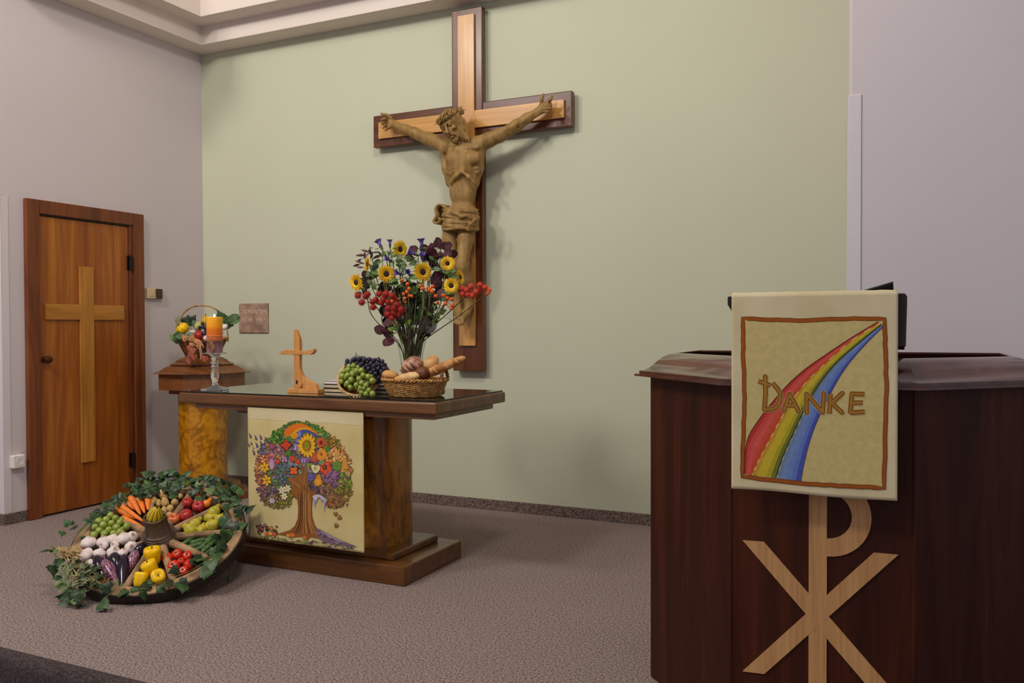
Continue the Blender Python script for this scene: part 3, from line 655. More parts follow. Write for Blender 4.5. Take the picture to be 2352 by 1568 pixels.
PT1.ell(1280, 860, 90, 96, (176, 72, 50), 5, .2, (206, 104, 70)); PT1.ell(1160, 890, 60, 66, (120, 84, 140), 6, c2=(140, 106, 160))
for a in range(7): PT1.leafsq(1690, 1015, 6, 104, 38, a*.9, (90, 130, 50), 7, (126, 156, 76), .95)
for k in range(26): PT1.ell(1580+rp_.uniform(-90, 90), 1200+rp_.uniform(-90, 110), 22, 24, jit((136, 92, 126), 14), 6, c2=(170, 130, 160))
for k in range(18): PT1.ell(1240+rp_.uniform(-60, 60), 1210+rp_.uniform(-50, 60), 20, 22, jit((88, 88, 150), 14), 6, c2=(120, 120, 180))
PT1.ell(1185, 1000, 34, 38, (130, 150, 50), 7); PT1.ell(835, 525, 60, 50, (84, 124, 56), 7); PT1.ell(815, 780, 44, 52, (84, 130, 46), 7); PT1.ell(1520, 720, 46, 58, (84, 124, 56), 7); PT1.ell(1415, 950, 52, 44, (126, 146, 96), 7)
for (x, y, r) in ((1690, 810, 50), (1570, 790, 34)): PT1.ell(x, y, r, r*1.2, (228, 176, 104), 7); PT1.stroke([(x+r*.8*(1-i/24)*math.cos(i*.55), y+r*(1-i/24)*math.sin(i*.55)) for i in range(20)], 7, (130, 84, 40), 8)
PT1.put(smooth_pts([(1800, 900), (1850, 890), (1880, 980), (1890, 1060), (1830, 1070), (1780, 1000)], 4, True), (210, 148, 58), 7); PT1.ell(1895, 1160, 34, 50, (190, 150, 96), 7)
# ground
for k in range(70):
    x = rp_.uniform(240, 2080); y = 1080+(x-240)*.12+rp_.uniform(-30, 60); p = Bp([(x, y)])[0]
    c_ = rp_.choice([(104, 130, 50), (130, 120, 60), (90, 70, 40), (140, 160, 70)] if x < 1250 else [(110, 90, 120), (80, 64, 80), (140, 120, 140), (90, 100, 60)])
    PT1.leaf(p[0], p[1], rp_.uniform(30, 110), rp_.uniform(6, 14), rp_.uniform(-.2, .4), jit(c_), 4)
for k in range(36):
    x, y = rp_.uniform(260, 660), rp_.uniform(880, 1080); y = max(y, 860+abs(x-440)*.25); p = Bp([(x, y)])[0]; r = rp_.uniform(16, 34)
    c_ = jit(rp_.choice([(150, 96, 80), (110, 70, 56), (200, 130, 60), (80, 56, 44), (170, 120, 110)])); PT1.ell(p[0], p[1], r, r, tuple(int(v_*.5) for v_ in c_), 4); PT1.ell(p[0], p[1], r*.72, r*.72, c_, 5)
for (x, y, r, c_) in ((455, 1050, 36, (206, 90, 46)), (530, 1045, 38, (216, 150, 50)), (600, 1060, 40, (196, 84, 60)), (950, 1075, 46, (206, 96, 40)), (870, 1080, 34, (206, 140, 50)), (1185, 1120, 40, (190, 100, 50))):
    p = Bp([(x, y)])[0]; PT1.ell(p[0], p[1], r, r*.9, c_, 8, c2=tuple(min(255, v_+30) for v_ in c_))
pr_ = PT1.mb.build('tree_painting', 'painted_cloth', hang, col=True); pr_['kind'] = 'stuff'

# pulpit hanging -----------------------------------------------------
YP = -2.634
def wav2(x, z):
    d_ = max(0, 1.30-z); return -.0005*math.sin((x-4.69)*13+.6)*min(1, d_*3)+.0002*math.sin(z*17)
hang2 = thing('pulpit_hanging', 'cream cloth with a rainbow and lettering hanging from the reading desk', 'cloth', (4.91, YP, .77))
cloth_grid('cloth', 4.693, 5.132, 1.331, .768, YP, wav2, 'linen_hem', hang2, bottom=lambda u: .002*math.sin(u*7))
mb = MB(); vs = []; NX = 30     # part folded back over the top of the desk
prof2 = [(YP-.0014, 1.3305), (YP+.002, 1.334), (YP+.012, 1.336), (YP+.034, 1.3335), (YP+.06, 1.321), (-2.45, 1.2585)]
for i in range(NX+1):
    for y, z in prof2: vs.append((4.694+.4375*i/NX, y, z+.0006*math.sin(i*1.9)))
k = len(prof2); mb.add(vs, [(i*k+j, (i+1)*k+j, (i+1)*k+j+1, i*k+j+1) for i in range(NX) for j in range(k-1)])
fo = mb.build('folded_top', 'linen_hem', hang2, smooth=True); fo.modifiers.new('thick', 'SOLIDIFY').thickness = .0015
def surf2(p, L):
    q = ony(p[0], p[1], YP); q.y = YP-.0026-L; return q
PP = Paint(lambda x, y: (1440+x/2.579, 620+y/2.579), surf2)
def subd(pts, k):
    o_ = []
    for a, b_ in zip(pts[:-1], pts[1:]): o_ += [(a[0]+(b_[0]-a[0])*i/k, a[1]+(b_[1]-a[1])*i/k) for i in range(k)]
    return o_+[pts[-1]]
# hem left plain, the inner field slightly deeper in tone
fr = subd([(690, 286), (840, 296), (1050, 298), (1300, 288), (1526, 290)], 5)+subd([(1526, 290), (1530, 480), (1538, 700), (1530, 1000), (1522, 1288)], 5)[1:]+subd([(1522, 1288), (1250, 1275), (1000, 1260), (683, 1222)], 6)[1:]+subd([(683, 1222), (690, 1000), (698, 760), (690, 500), (690, 286)], 5)[1:-1]
fr = [(x+rp_.uniform(-2.5, 2.5), y+rp_.uniform(-2.5, 2.5)) for x, y in fr]
PP.put(fr, (203, 184, 124), 0); PP.stroke(fr, 26, (112, 54, 16), 2, closed=True); PP.stroke(fr, 19, (158, 86, 30), 3, closed=True)
e0 = [(1488, 306), (1350, 388), (1180, 500), (1040, 600), (930, 704), (800, 862), (712, 1012), (697, 1206)]
e1 = [(1500, 312), (1330, 420), (1170, 560), (1040, 690), (930, 850), (855, 990), (785, 1120), (742, 1214)]
e2 = [(1508, 322), (1400, 410), (1260, 530), (1150, 660), (1050, 830), (985, 970), (925, 1100), (882, 1230)]
e3 = [(1514, 338), (1400, 452), (1290, 585), (1205, 730), (1130, 885), (1082, 1015), (1048, 1150), (1030, 1248)]
def bandg(e, f, cs):
    """band whose dye shifts across its width"""
    a, b_ = smooth_pts(e, 5), smooth_pts(f, 5); n = len(cs)
    for i in range(len(a)-1):
        for j in range(n):
            q = lambda p, r, t_: (p[0]+(r[0]-p[0])*t_, p[1]+(r[1]-p[1])*t_)
            PP.put([q(a[i], b_[i], j/n), q(a[i+1], b_[i+1], j/n), q(a[i+1], b_[i+1], (j+1)/n), q(a[i], b_[i], (j+1)/n)], cs[j], 2)
bandg(e0, e1, [(186, 60, 52), (206, 80, 72), (212, 92, 80), (206, 84, 66), (200, 76, 48)]); bandg(e1, e2, [(198, 150, 50), (204, 178, 54), (200, 178, 50), (176, 160, 44), (112, 116, 44)]); bandg(e2, e3, [(116, 136, 158), (116, 140, 188), (110, 134, 192), (98, 122, 190), (76, 88, 170)])
PP.stroke(smooth_pts(e0, 5), 5, (110, 46, 30), 4); PP.stroke(smooth_pts(e2, 5), 6, (54, 66, 40), 4); PP.stroke(smooth_pts(e3, 5), 4, (62, 62, 130), 4)
s1_ = smooth_pts(e1, 5)
for i in range(0, len(s1_)-1, 2): PP.stroke([s1_[i], s1_[i+1]], 6, (232, 204, 120), 4)
s2_ = smooth_pts(e2, 5)
for i in range(20, len(s2_)-1, 2): PP.stroke([(s2_[i][0]+7, s2_[i][1]), (s2_[i+1][0]+7, s2_[i+1][1])], 4, (214, 210, 190), 4)
let = [[(820, 630), (822, 730), (815, 826)], [(780, 657), (850, 682)], [(862, 668), (898, 710), (910, 745), (896, 795), (868, 820), (815, 826)],
       [(930, 832), (965, 732), (1018, 838)], [(945, 800), (1000, 802)], [(1066, 845), (1064, 732), (1160, 842), (1166, 728)],
       [(1206, 732), (1200, 848)], [(1276, 728), (1214, 786), (1274, 842)], [(1332, 728), (1324, 848)], [(1322, 732), (1406, 734)], [(1330, 786), (1396, 784)], [(1322, 844), (1408, 838)]]
for wd, c_, lf in ((33, (216, 196, 132), 5), (28, (116, 68, 22), 6), (17, (166, 118, 48), 7)):
    for i, l in enumerate(let):
        [PP.stroke(sg, wd, c_, lf) for sg in ([smooth_pts(l, 5)] if i == 2 else list(zip(l[:-1], l[1:])))]
        for q in l: PP.ell(q[0], q[1], wd/2, wd/2, c_, lf, n=8) if len(l) > 2 and i != 2 else None
pr_ = PP.mb.build('rainbow_painting', 'painted_cloth', hang2, col=True); pr_['kind'] = 'stuff'
# ------------------------------------------------------------------ carved figure: a signed distance field turned into one surface
class SDF:
    def __init__(self, lo, hi, h):
        self.lo = np.array(lo, float); self.h = h; self.n = np.ceil((np.array(hi)-self.lo)/h).astype(int)+1
        self.D = np.full(self.n, 1.0, np.float32)
    def sub(self, bmin, bmax, pad):
        a = np.clip(np.floor((np.array(bmin)-pad-self.lo)/self.h).astype(int), 0, self.n-1); b_ = np.clip(np.ceil((np.array(bmax)+pad-self.lo)/self.h).astype(int)+1, 1, self.n)
        sl = tuple(slice(i, j) for i, j in zip(a, b_))
        g = [((np.arange(i, j)*self.h)+l).astype(np.float32) for i, j, l in zip(a, b_, self.lo)]
        return sl, g[0][:, None, None], g[1][None, :, None], g[2][None, None, :]
    def _u(self, sl, d, k):
        s_ = self.D[sl]; h_ = np.clip(.5+.5*(s_-d)/k, 0, 1); self.D[sl] = s_*(1-h_)+d*h_-k*h_*(1-h_)
    def _c(self, sl, d, k):
        s_ = -self.D[sl]; h_ = np.clip(.5+.5*(s_-d)/k, 0, 1); self.D[sl] = -(s_*(1-h_)+d*h_-k*h_*(1-h_))
    def cone(self, a, b, ra, rb, k=.015, sy=1.0, cut=False):
        a, b = np.array(a, float), np.array(b, float); R_ = max(ra, rb)/min(sy, 1)
        sl, X, Y, Z = self.sub(np.minimum(a, b)-R_, np.maximum(a, b)+R_, k*1.5+.02)
        d_ = b-a; dy = d_[1]*sy; L2 = max(d_[0]**2+dy**2+d_[2]**2, 1e-12); x, y, z = X-a[0], (Y-a[1])*sy, Z-a[2]
        t_ = np.clip((x*d_[0]+y*dy+z*d_[2])/L2, 0, 1)
        d = np.sqrt((x-t_*d_[0])**2+(y-t_*dy)**2+(z-t_*d_[2])**2)-(ra+(rb-ra)*t_)
        (self._c if cut else self._u)(sl, d.astype(np.float32), k)
    def chain(self, pts, k=.015, sy=1.0, cut=False):
        for p, q in zip(pts[:-1], pts[1:]): self.cone(p[0], q[0], p[1], q[1], k, sy, cut)
    def ell(self, c, r, k=.015, R3=None, cut=False):
        c, r = np.array(c, float), np.array(r, float); m_ = r.max(); sl, X, Y, Z = self.sub(c-m_, c+m_, k*1.5+.02)
        x, y, z = X-c[0], Y-c[1], Z-c[2]
        if R3 is not None:
            M_ = np.array(R3).T; x, y, z = (M_[i][0]*x+M_[i][1]*y+M_[i][2]*z for i in range(3))
        k0 = np.sqrt((x/r[0])**2+(y/r[1])**2+(z/r[2])**2); k1 = np.sqrt((x/r[0]**2)**2+(y/r[1]**2)**2+(z/r[2]**2)**2)
        d = k0*(k0-1)/np.maximum(k1, 1e-6)
        (self._c if cut else self._u)(sl, d.astype(np.float32), k)
    def mesh(self, name):
        D = self.D; s_ = D < 0; n = np.array(D.shape)
        c8 = [s_[i:n[0]-1+i, j:n[1]-1+j, k:n[2]-1+k] for i in (0, 1) for j in (0, 1) for k in (0, 1)]
        any_ = c8[0].copy(); all_ = c8[0].copy()
        for q in c8[1:]: any_ |= q; all_ &= q
        cells = np.argwhere(any_ & ~all_); vid = np.full(n-1, -1, np.int32); vid[tuple(cells.T)] = np.arange(len(cells))
        acc = np.zeros((len(cells), 3)); cnt = np.zeros(len(cells))
        for ax in range(3):
            for p in ((0, 0), (0, 1), (1, 0), (1, 1)):
                o0 = np.zeros(3, int); ot = [q for q in range(3) if q != ax]; o0[ot[0]], o0[ot[1]] = p; o1 = o0.copy(); o1[ax] = 1
                d0 = D[tuple((cells+o0).T)]; d1 = D[tuple((cells+o1).T)]; m_ = (d0 < 0) != (d1 < 0)
                t_ = np.where(m_, d0/np.where(np.abs(d0-d1) < 1e-9, 1, d0-d1), 0)
                pos = o0[None, :].astype(float).repeat(len(cells), 0); pos[:, ax] += t_
                acc += pos*m_[:, None]; cnt += m_
        V = self.lo+(cells+acc/cnt[:, None])*self.h
        F = []
        for ax in range(3):
            ot = [q for q in range(3) if q != ax]; sa = [slice(None)]*3; sb = [slice(None)]*3; sa[ax] = slice(0, -1); sb[ax] = slice(1, None)
            E_ = np.argwhere(s_[tuple(sa)] != s_[tuple(sb)]); ok = np.all([(E_[:, q] > 0) & (E_[:, q] < n[q]-1) for q in ot], axis=0); E_ = E_[ok]
            fl = s_[tuple(E_.T)]
            def v_at(da, db): q = E_.copy(); q[:, ot[0]] -= da; q[:, ot[1]] -= db; return vid[tuple(q.T)]
            q4 = np.stack([v_at(0, 0), v_at(1, 0), v_at(1, 1), v_at(0, 1)], 1)
            if ax == 1: fl = ~fl
            q4[fl] = q4[fl][:, ::-1]; F.append(q4)
        F = np.concatenate(F); F = F[(F >= 0).all(1)][:, ::-1]
        me = bpy.data.meshes.new(name); me.vertices.add(len(V)); me.vertices.foreach_set('co', V.ravel())
        me.loops.add(F.size); me.loops.foreach_set('vertex_index', F.ravel().astype(np.int32)); me.polygons.add(len(F))
        me.polygons.foreach_set('loop_start', np.arange(0, F.size, 4, dtype=np.int32)); me.update(calc_edges=True)
        me.polygons.foreach_set('use_smooth', np.ones(len(F), bool)); return me
m, nt, b = new_mat('carved_wood'); setb(b, .55, .35)
v = coords(nt, (6, 6, 1.2)); n = noise_node(nt, v, 4, 6, .6, .8)
nt.links.new(ramp(nt, n.outputs['Fac'], [(.3, S(124, 94, 50)), (.52, S(148, 116, 66)), (.75, S(164, 132, 80))]), b.inputs['Base Color']); bump(nt, b, noise_node(nt, coords(nt, (60, 60, 9)), 3, 4).outputs['Fac'], .12, .003)
G = lambda px, py, y: np.array(ony(px, py, y))
corp = thing('crucifix_figure', 'carved wooden figure with outstretched arms fixed to the wall cross', 'statue', (2.45, -.093, 1.30))
B = SDF((1.72, -.44, 1.16), (3.14, -.085, 2.80), .0036)
# trunk
B.chain([(G(1030, 340, -.20), .052), (G(1064, 338, -.19), .06), (G(1098, 333, -.20), .052)], .03)
B.ell(G(1064, 376, -.20), (.122, .088, .135), .03)
B.ell(G(1063, 436, -.19), (.094, .07, .13), .04)
B.ell(G(1060, 495, -.19), (.122, .085, .085), .03)
for x in (1043, 1086):
    B.ell(G(x, 362, -.262), (.062, .028, .04), .03)
B.chain([(G(1024, 350, -.2), .03), (G(1028, 385, -.19), .034), (G(1034, 420, -.18), .03)], .03)
B.chain([(G(1104, 348, -.2), .03), (G(1098, 385, -.19), .034), (G(1091, 420, -.18), .03)], .03)
# abdominal hollow under the rib arch
B.ell(G(1062, 428, -.305), (.06, .045, .085), .03, cut=True)
B.chain([(G(1061, 393, -.285), .010), (G(1048, 404, -.280), .011), (G(1036, 420, -.258), .010)], .022)
B.chain([(G(1061, 393, -.285), .010), (G(1077, 406, -.280), .011), (G(1091, 421, -.255), .010)], .022)
for dy in (0, 10, 20):          # ribs
    B.chain([(G(1026, 374+dy, -.212), .007), (G(1035, 379+dy, -.252), .007), (G(1045, 377+dy*.8, -.274), .004)], .016)
    B.chain([(G(1101, 372+dy, -.212), .007), (G(1095, 377+dy, -.240), .007)], .016)
B.chain([(G(1062, 352, -.292), .006), (G(1062, 388, -.302), .005)], .014, cut=True)
B.chain([(G(1034, 343, -.255), .010), (G(1058, 340, -.258), .008)], .022); B.chain([(G(1096, 338, -.255), .010), (G(1068, 340, -.258), .008)], .022)
B.ell(G(1053, 440, -.268), (.008, .012, .008), .008, cut=True)
# arms
B.chain([(G(1026, 336, -.205), .054), (G(1004, 327, -.205), .046), (G(984, 319, -.20), .043), (G(966, 312, -.195), .034), (G(952, 305, -.19), .036), (G(930, 296, -.18), .030), (G(908, 288, -.165), .0215)], .02)
B.chain([(G(975, 313, -.225), .016), (G(950, 303, -.215), .018), (G(920, 291, -.185), .010)], .014)
B.chain([(G(1010, 323, -.225), .024), (G(985, 315, -.225), .022)], .02)
B.chain([(G(1099, 331, -.205), .054), (G(1124, 321, -.205), .046), (G(1148, 311, -.20), .042), (G(1170, 299, -.195), .034), (G(1186, 289, -.19), .038), (G(1210, 272, -.18), .031), (G(1236, 256, -.165), .023)], .02)
B.chain([(G(1160, 298, -.225), .016), (G(1190, 283, -.222), .018), (G(1222, 262, -.19), .010)], .014)
B.chain([(G(1118, 318, -.225), .024), (G(1146, 307, -.225), .022)], .02)
B.chain([(G(1180, 297, -.20), .012), (G(1215, 276, -.185), .009), (G(1238, 262, -.17), .008)], .01)
# armpit hollows
B.ell(G(1021, 366, -.24), (.018, .03, .04), .02, cut=True); B.ell(G(1110, 360, -.24), (.018, .03, .04), .02, cut=True)
# hands
B.chain([(G(907, 287, -.16), .022), (G(899, 283, -.155), .029), (G(893, 281, -.155), .030)], .012, sy=1.5)
B.chain([(G(895, 290, -.16), .018), (G(890, 287, -.16), .018), (G(888, 274, -.16), .018)], .012, sy=1.3)
for q in ([(899, 271, -.165), (889, 264, -.18), (876, 261, -.185)], [(889, 274, -.165), (883, 273, -.20), (877, 275, -.222)], [(887, 281, -.165), (881, 281, -.20), (877, 284, -.222)], [(888, 288, -.165), (883, 288, -.20), (880, 294, -.217)], [(892, 293, -.165), (888, 296, -.19), (885, 299, -.21)]):
    B.chain([(G(*q[0]), .0115), (G(*q[1]), .0098), (G(*q[2]), .0078)], .005)
B.chain([(G(1236, 256, -.165), .024), (G(1246, 249, -.16), .031), (G(1254, 246, -.158), .033)], .012, sy=1.4)
B.chain([(G(1246, 240, -.16), .018), (G(1260, 240, -.16), .018), (G(1262, 252, -.16), .016)], .012, sy=1.3)
for q in ([(1243, 241, -.165), (1244, 229, -.18), (1248, 217, -.185)], [(1260, 237, -.165), (1264, 229, -.195), (1268, 221, -.195)], [(1264, 242, -.165), (1261, 242, -.213), (1248, 244, -.217)], [(1264, 249, -.165), (1261, 249, -.213), (1248, 250, -.215)], [(1262, 256, -.165), (1259, 256, -.205), (1249, 256, -.208)]):
    B.chain([(G(*q[0]), .0118), (G(*q[1]), .0102), (G(*q[2]), .0082)], .005)
# legs
B.chain([(G(1036, 515, -.18), .058), (G(1034, 550, -.20), .050), (G(1037, 590, -.225), .040), (G(1040, 612, -.23), .039), (G(1042, 645, -.195), .040), (G(1050, 685, -.16), .026), (G(1052, 704, -.165), .026)], .02)
B.chain([(G(1073, 515, -.18), .062), (G(1070, 550, -.205), .053), (G(1063, 590, -.24), .042), (G(1062, 610, -.245), .041), (G(1069, 645, -.20), .042), (G(1074, 682, -.15), .028), (G(1077, 700, -.14), .030)], .02)
B.ell(G(1061, 602, -.268), (.026, .020, .030), .015); B.ell(G(1039, 604, -.255), (.025, .018, .030), .015)
B.chain([(G(1062, 616, -.275), .010), (G(1070, 680, -.19), .008)], .014)
# feet, the nearer one crossed over the other
B.chain([(G(1078, 702, -.14), .030), (G(1070, 720, -.165), .026), (G(1063, 736, -.18), .020)], .014)
B.chain([(G(1051, 702, -.17), .028), (G(1052, 718, -.195), .029), (G(1053, 731, -.21), .020)], .012, sy=1.2)
for i, (x, y, r) in enumerate(((1044, 738, .0085), (1048.5, 740, .0085), (1053, 741.5, .009), (1057, 742, .009), (1062, 739, .0125))): B.chain([(G(x+.5, y-10, -.214), r*1.1), (G(x, y+3, -.226), r)], .003)
B.ell(G(1050, 721, -.232), (.008, .012, .010), .006, cut=True)
# neck and head
hc = Vector(G(1041, 288, -.275))
U = Vector((-.34, -.34, .87)).normalized(); Fw = Vector((-.02, -.80, -.42)); Fw = (Fw-U*Fw.dot(U)).normalized(); Rt = Fw.cross(U)   # Rt points to the figure's right = viewer's left
if Rt.x > 0: Rt = -Rt
def Hd(r, f, u): return np.array(hc-Rt*r+Fw*f+U*u)       # r towards the viewer's right
R3 = np.array((-Rt, Fw, U)).T
B.chain([(G(1066, 335, -.20), .048), (G(1060, 318, -.225), .044), (Hd(0, -.02, -.02), .05)], .02)
B.ell(Hd(0, -.012, .036), (.066, .084, .074), .02, R3); B.ell(Hd(0, .016, -.030), (.050, .062, .062), .02, R3)
B.ell(Hd(0, .045, -.068), (.027, .026, .026), .015, R3)
for s_ in (-1, 1):
    B.ell(Hd(s_*.034, .058, -.018), (.017, .014, .014), .012, R3)                       # cheekbones
    B.ell(Hd(s_*.025, .088, .012), (.017, .016, .012), .008, R3, cut=True)               # sockets
    B.ell(Hd(s_*.025, .070, .010), (.0125, .011, .009), .004, R3)                        # closed lids
    B.cone(Hd(s_*.010, .082, .026), Hd(s_*.042, .066, .024), .007, .006, .008)           # brows
    B.ell(Hd(s_*.030, .070, -.045), (.013, .012, .018), .010, R3, cut=True)              # hollow cheeks
    B.chain([(Hd(s_*.003, .083, -.042), .0055), (Hd(s_*.020, .075, -.052), .0055), (Hd(s_*.026, .062, -.072), .004)], .005)   # moustache
    B.ell(Hd(s_*.010, .088, -.032), (.006, .007, .005), .005, R3)
B.chain([(Hd(0, .080, .024), .007), (Hd(0, .093, -.008), .0075), (Hd(0, .101, -.028), .0095)], .008)
B.cone(Hd(-.014, .084, -.058), Hd(.014, .084, -.058), .0035, .0035, .004, cut=True)
B.cone(Hd(-.010, .078, -.065), Hd(.010, .078, -.065), .0055, .0055, .005)
for i in range(9):               # beard locks
    a = (i-4)/4; B.chain([(Hd(a*.040, .055-.020*abs(a), -.070+.022*abs(a)), .010), (Hd(a*.030, .064-.018*abs(a), -.090+.014*abs(a)), .008), (Hd(a*.018+.003*math.sin(i*3), .060, -.108+.012*abs(a)), .004)], .004)
link('body', B.mesh('body'), 'carved_wood', corp)
# hair: locks falling beside the face
mb = MB(); rh = random.Random(11)
def lock(pts, r, wob=.004):
    p = smooth_pts([tuple(q) for q in pts], 5); ph = rh.uniform(0, 6)
    p = [(x+wob*math.sin(i*.9+ph), y+wob*math.cos(i*.8+ph), z) for i, (x, y, z) in enumerate(p)]; mb.tube(p, [r*(.75+.35*math.sin(PI*min(1, i/len(p)*1.1)))*(1-.6*max(0, i/len(p)-.6)/.4) for i in range(len(p))], 6)
for i in range(26):
    a = -.5+i/25*1.5      # around the skull, from the front over the viewer's right side to the back
    r0, f0 = .064*math.sin(a+.35), .06*math.cos(a+.35)-.006
    lock([Hd(r0*.55, f0*.55, .098), Hd(r0*1.04+.004, f0*1.0, .062), Hd(r0*1.12+.012, f0*.9-.004, .016), Hd(r0*1.0+.020, f0*.75-.008, -.030), G(1068+rh.uniform(-4, 9), 318+rh.uniform(-6, 6), -.235-.05*math.cos(a))], rh.uniform(.006, .009))
for i in range(10):
    a = -.4-i/9*.9; r0, f0 = .066*math.sin(a), .068*math.cos(a)-.006
    lock([Hd(r0*.5, f0*.6, .098), Hd(r0*1.05, f0, .055), Hd(r0*1.1-.004, f0*.95, .0), Hd(r0*1.0, f0*.9, -.05), Hd(r0*.8, f0*.8+.01, -.085)], rh.uniform(.006, .008))
h_ = mb.build('hair', 'carved_wood', corp, smooth=True, ang=80); h_['kind'] = 'stuff'
mb = MB()                        # plaited crown with thorns
for s_ in range(4):
    p = []
    for i in range(64):
        a = 2*PI*i/64; q = a*5+s_*PI/2; rr = .008+.006*math.sin(a*3+s_)
        p.append(tuple(Hd((.076+rr*math.cos(q))*math.sin(a), (.092+rr*math.cos(q))*math.cos(a)-.012, .062+rr*1.6*math.sin(q)+.006*math.sin(a*2))))
    mb.tube(p+[p[0]], .0065, 7)
for i in range(34):
    a = rh.uniform(0, 2*PI); o_ = Hd(.078*math.sin(a), .094*math.cos(a)-.012, .062+rh.uniform(-.01, .012)); o2 = Hd(.108*math.sin(a+rh.uniform(-.3, .3)), .122*math.cos(a)-.012, .068+rh.uniform(-.03, .035)); mb.tube([tuple(o_), tuple((o_+o2)/2), tuple(o2)], [.004, .003, .0006], 5)
c_ = mb.build('crown_of_thorns', 'carved_wood', corp, smooth=True, ang=80)
# loincloth with folds, knot loop on the viewer's left
L = SDF((2.10, -.38, 1.84), (2.74, -.085, 2.34), .0034)
for py_ in (492, 505, 518): L.ell(G(1059, py_, -.19), (.122, .098, .05), .03)
lc = G(1059, 505, -.19)
for i in range(7):               # folds run round the hips, sagging from the knot side
    zc = lc[2]+.072-i*.0225; amp = (.026, .022, .016, .012, .010, .008, .004)[i]
    pts_ = []
    for j in range(25):
        th = math.radians(-92+184*j/24); rr_ = 1.0+.02*math.sin(th*3+i*1.3)
        pts_.append((np.array((lc[0]+.122*rr_*math.sin(th), lc[1]-.098*rr_*math.cos(th), zc-amp*math.cos(th*.9)-.012*math.sin(th)*(1 if i < 3 else .3)+.004*math.sin(th*4+i*2.1))), .0105+.003*math.sin(th*2.3+i*1.9)))
    L.chain(pts_, .0055)
L.chain([(G(1076, 527, -.288), .012), (G(1081, 514, -.296), .010), (G(1092, 503, -.270), .008), (G(1099, 498, -.235), .006)], .016)
L.chain([(G(1024, 480, -.262), .012), (G(1040, 486, -.292), .012), (G(1060, 497, -.296), .009), (G(1082, 494, -.280), .005)], .016)
link('loincloth', L.mesh('loincloth'), 'carved_wood', corp)
mb = MB()                        # rolled end of the cloth: a ribbon that curls, seen edge on
rib = [(1022, 478), (1012, 470), (1003, 472), (999, 482), (1001, 494), (998, 501), (995, 507), (998, 512), (1005, 511), (1009, 505), (1006, 500)]
rib = smooth_pts(rib, 4); vs = []; nr = len(rib)
for i, (x, y) in enumerate(rib):
    w2 = .075*(1 if i < nr*.7 else 1-.4*(i-nr*.7)/(nr*.3))
    for dep in (-.275, -.275+w2*1.6): vs.append(tuple(G(x+(dep+.275)*150, y+(dep+.275)*30, dep)))
mb.add(vs, [(2*i, 2*i+2, 2*i+3, 2*i+1) for i in range(nr-1)])
r_ = mb.build('cloth_roll', 'carved_wood', corp, smooth=True, ang=80); so = r_.modifiers.new('thick', 'SOLIDIFY'); so.thickness = .012; so.offset = 0
# ------------------------------------------------------------------ things on the altar
at = lambda px, py, y: ony(px, py, y)
def mpp(p): return (Vector(p)-CAM).dot(CF)/FPX          # metres per photo pixel at a point
m, nt, b = new_mat('crystal'); setb(b, .05, .8, trans=.92, ior=1.5); b.inputs['Base Color'].default_value = (.95, .95, .95, 1)
m, nt, b = new_mat('vase_glass'); setb(b, .02, .5, trans=1, ior=1.3); b.inputs['Base Color'].default_value = (.93, .97, .95, 1)
p = onz(494, 897, GZ); k = mpp(p)
tc_ = thing('candlestick', 'cut glass candlestick with square foot on the altar', 'candlestick', (p.x, p.y, GZ))
z0 = GZ
mb = MB(); a = .054
mb.M = Matrix.Translation((p.x, p.y, z0)) @ Matrix.Rotation(.35, 4, 'Z')
mb.add([(-a, -a, 0), (a, -a, 0), (a, a, 0), (-a, a, 0), (-a, -a, .012), (a, -a, .012), (a, a, .012), (-a, a, .012), (-.018, -.018, .026), (.018, -.018, .026), (.018, .018, .026), (-.018, .018, .026)], [(3, 2, 1, 0), (0, 1, 5, 4), (1, 2, 6, 5), (2, 3, 7, 6), (3, 0, 4, 7), (4, 5, 9, 8), (5, 6, 10, 9), (6, 7, 11, 10), (7, 4, 8, 11), (8, 9, 10, 11)])
mb.build('foot', 'crystal', tc_)
mb = MB(); mb.lathe([(0, .0265), (.016, .0265), (.019, .032), (.014, .04), (.013, .044), (.02, .07), (.022, .085), (.018, .108), (.013, .122), (.02, .128), (.021, .133), (.014, .138), (.014, .141), (.022, .147), (.023, .153), (.015, .158), (.016, .163), (.025, .172), (.02, .18), (.018, .184), (0, .184)], 8, (p.x, p.y, z0), cap=False); mb.build('stem', 'crystal', tc_, smooth=True, ang=20)
zt = .205
mb = MB(); mb.lathe([(0, .1845), (.02, .1845), (.036, .196), (.062, .199), (.064, .203), (.05, .2045), (0, .205)], 28, (p.x, p.y, z0), cap=False); mb.build('drip_plate', 'crystal', tc_, smooth=True, ang=30)
m, nt, b = new_mat('candle_wax'); setb(b, .45, .4, sss=.3)
tcn = nt.nodes.new('ShaderNodeTexCoord'); sp = nt.nodes.new('ShaderNodeSeparateXYZ'); nt.links.new(tcn.outputs['Object'], sp.inputs[0])
ns = noise_node(nt, coords(nt, (1, 1, 3)), 25, 4); ad = nt.nodes.new('ShaderNodeMath'); ad.operation = 'MULTIPLY_ADD'; nt.links.new(ns.outputs['Fac'], ad.inputs[0]); ad.inputs[1].default_value = .02; nt.links.new(sp.outputs['Z'], ad.inputs[2])
mr = nt.nodes.new('ShaderNodeMapRange'); mr.inputs[1].default_value = z0+zt+.01; mr.inputs[2].default_value = z0+zt+.19+.01; nt.links.new(ad.outputs[0], mr.inputs[0])
cw = ramp(nt, mr.outputs[0], [(0, S(150, 110, 118)), (.18, S(132, 92, 100)), (.30, S(96, 62, 62)), (.36, S(196, 104, 60)), (.50, S(222, 110, 30)), (.64, S(226, 120, 18)), (.72, S(246, 160, 20)), (1, S(252, 184, 40))])
nt.links.new(cw, b.inputs['Base Color'])
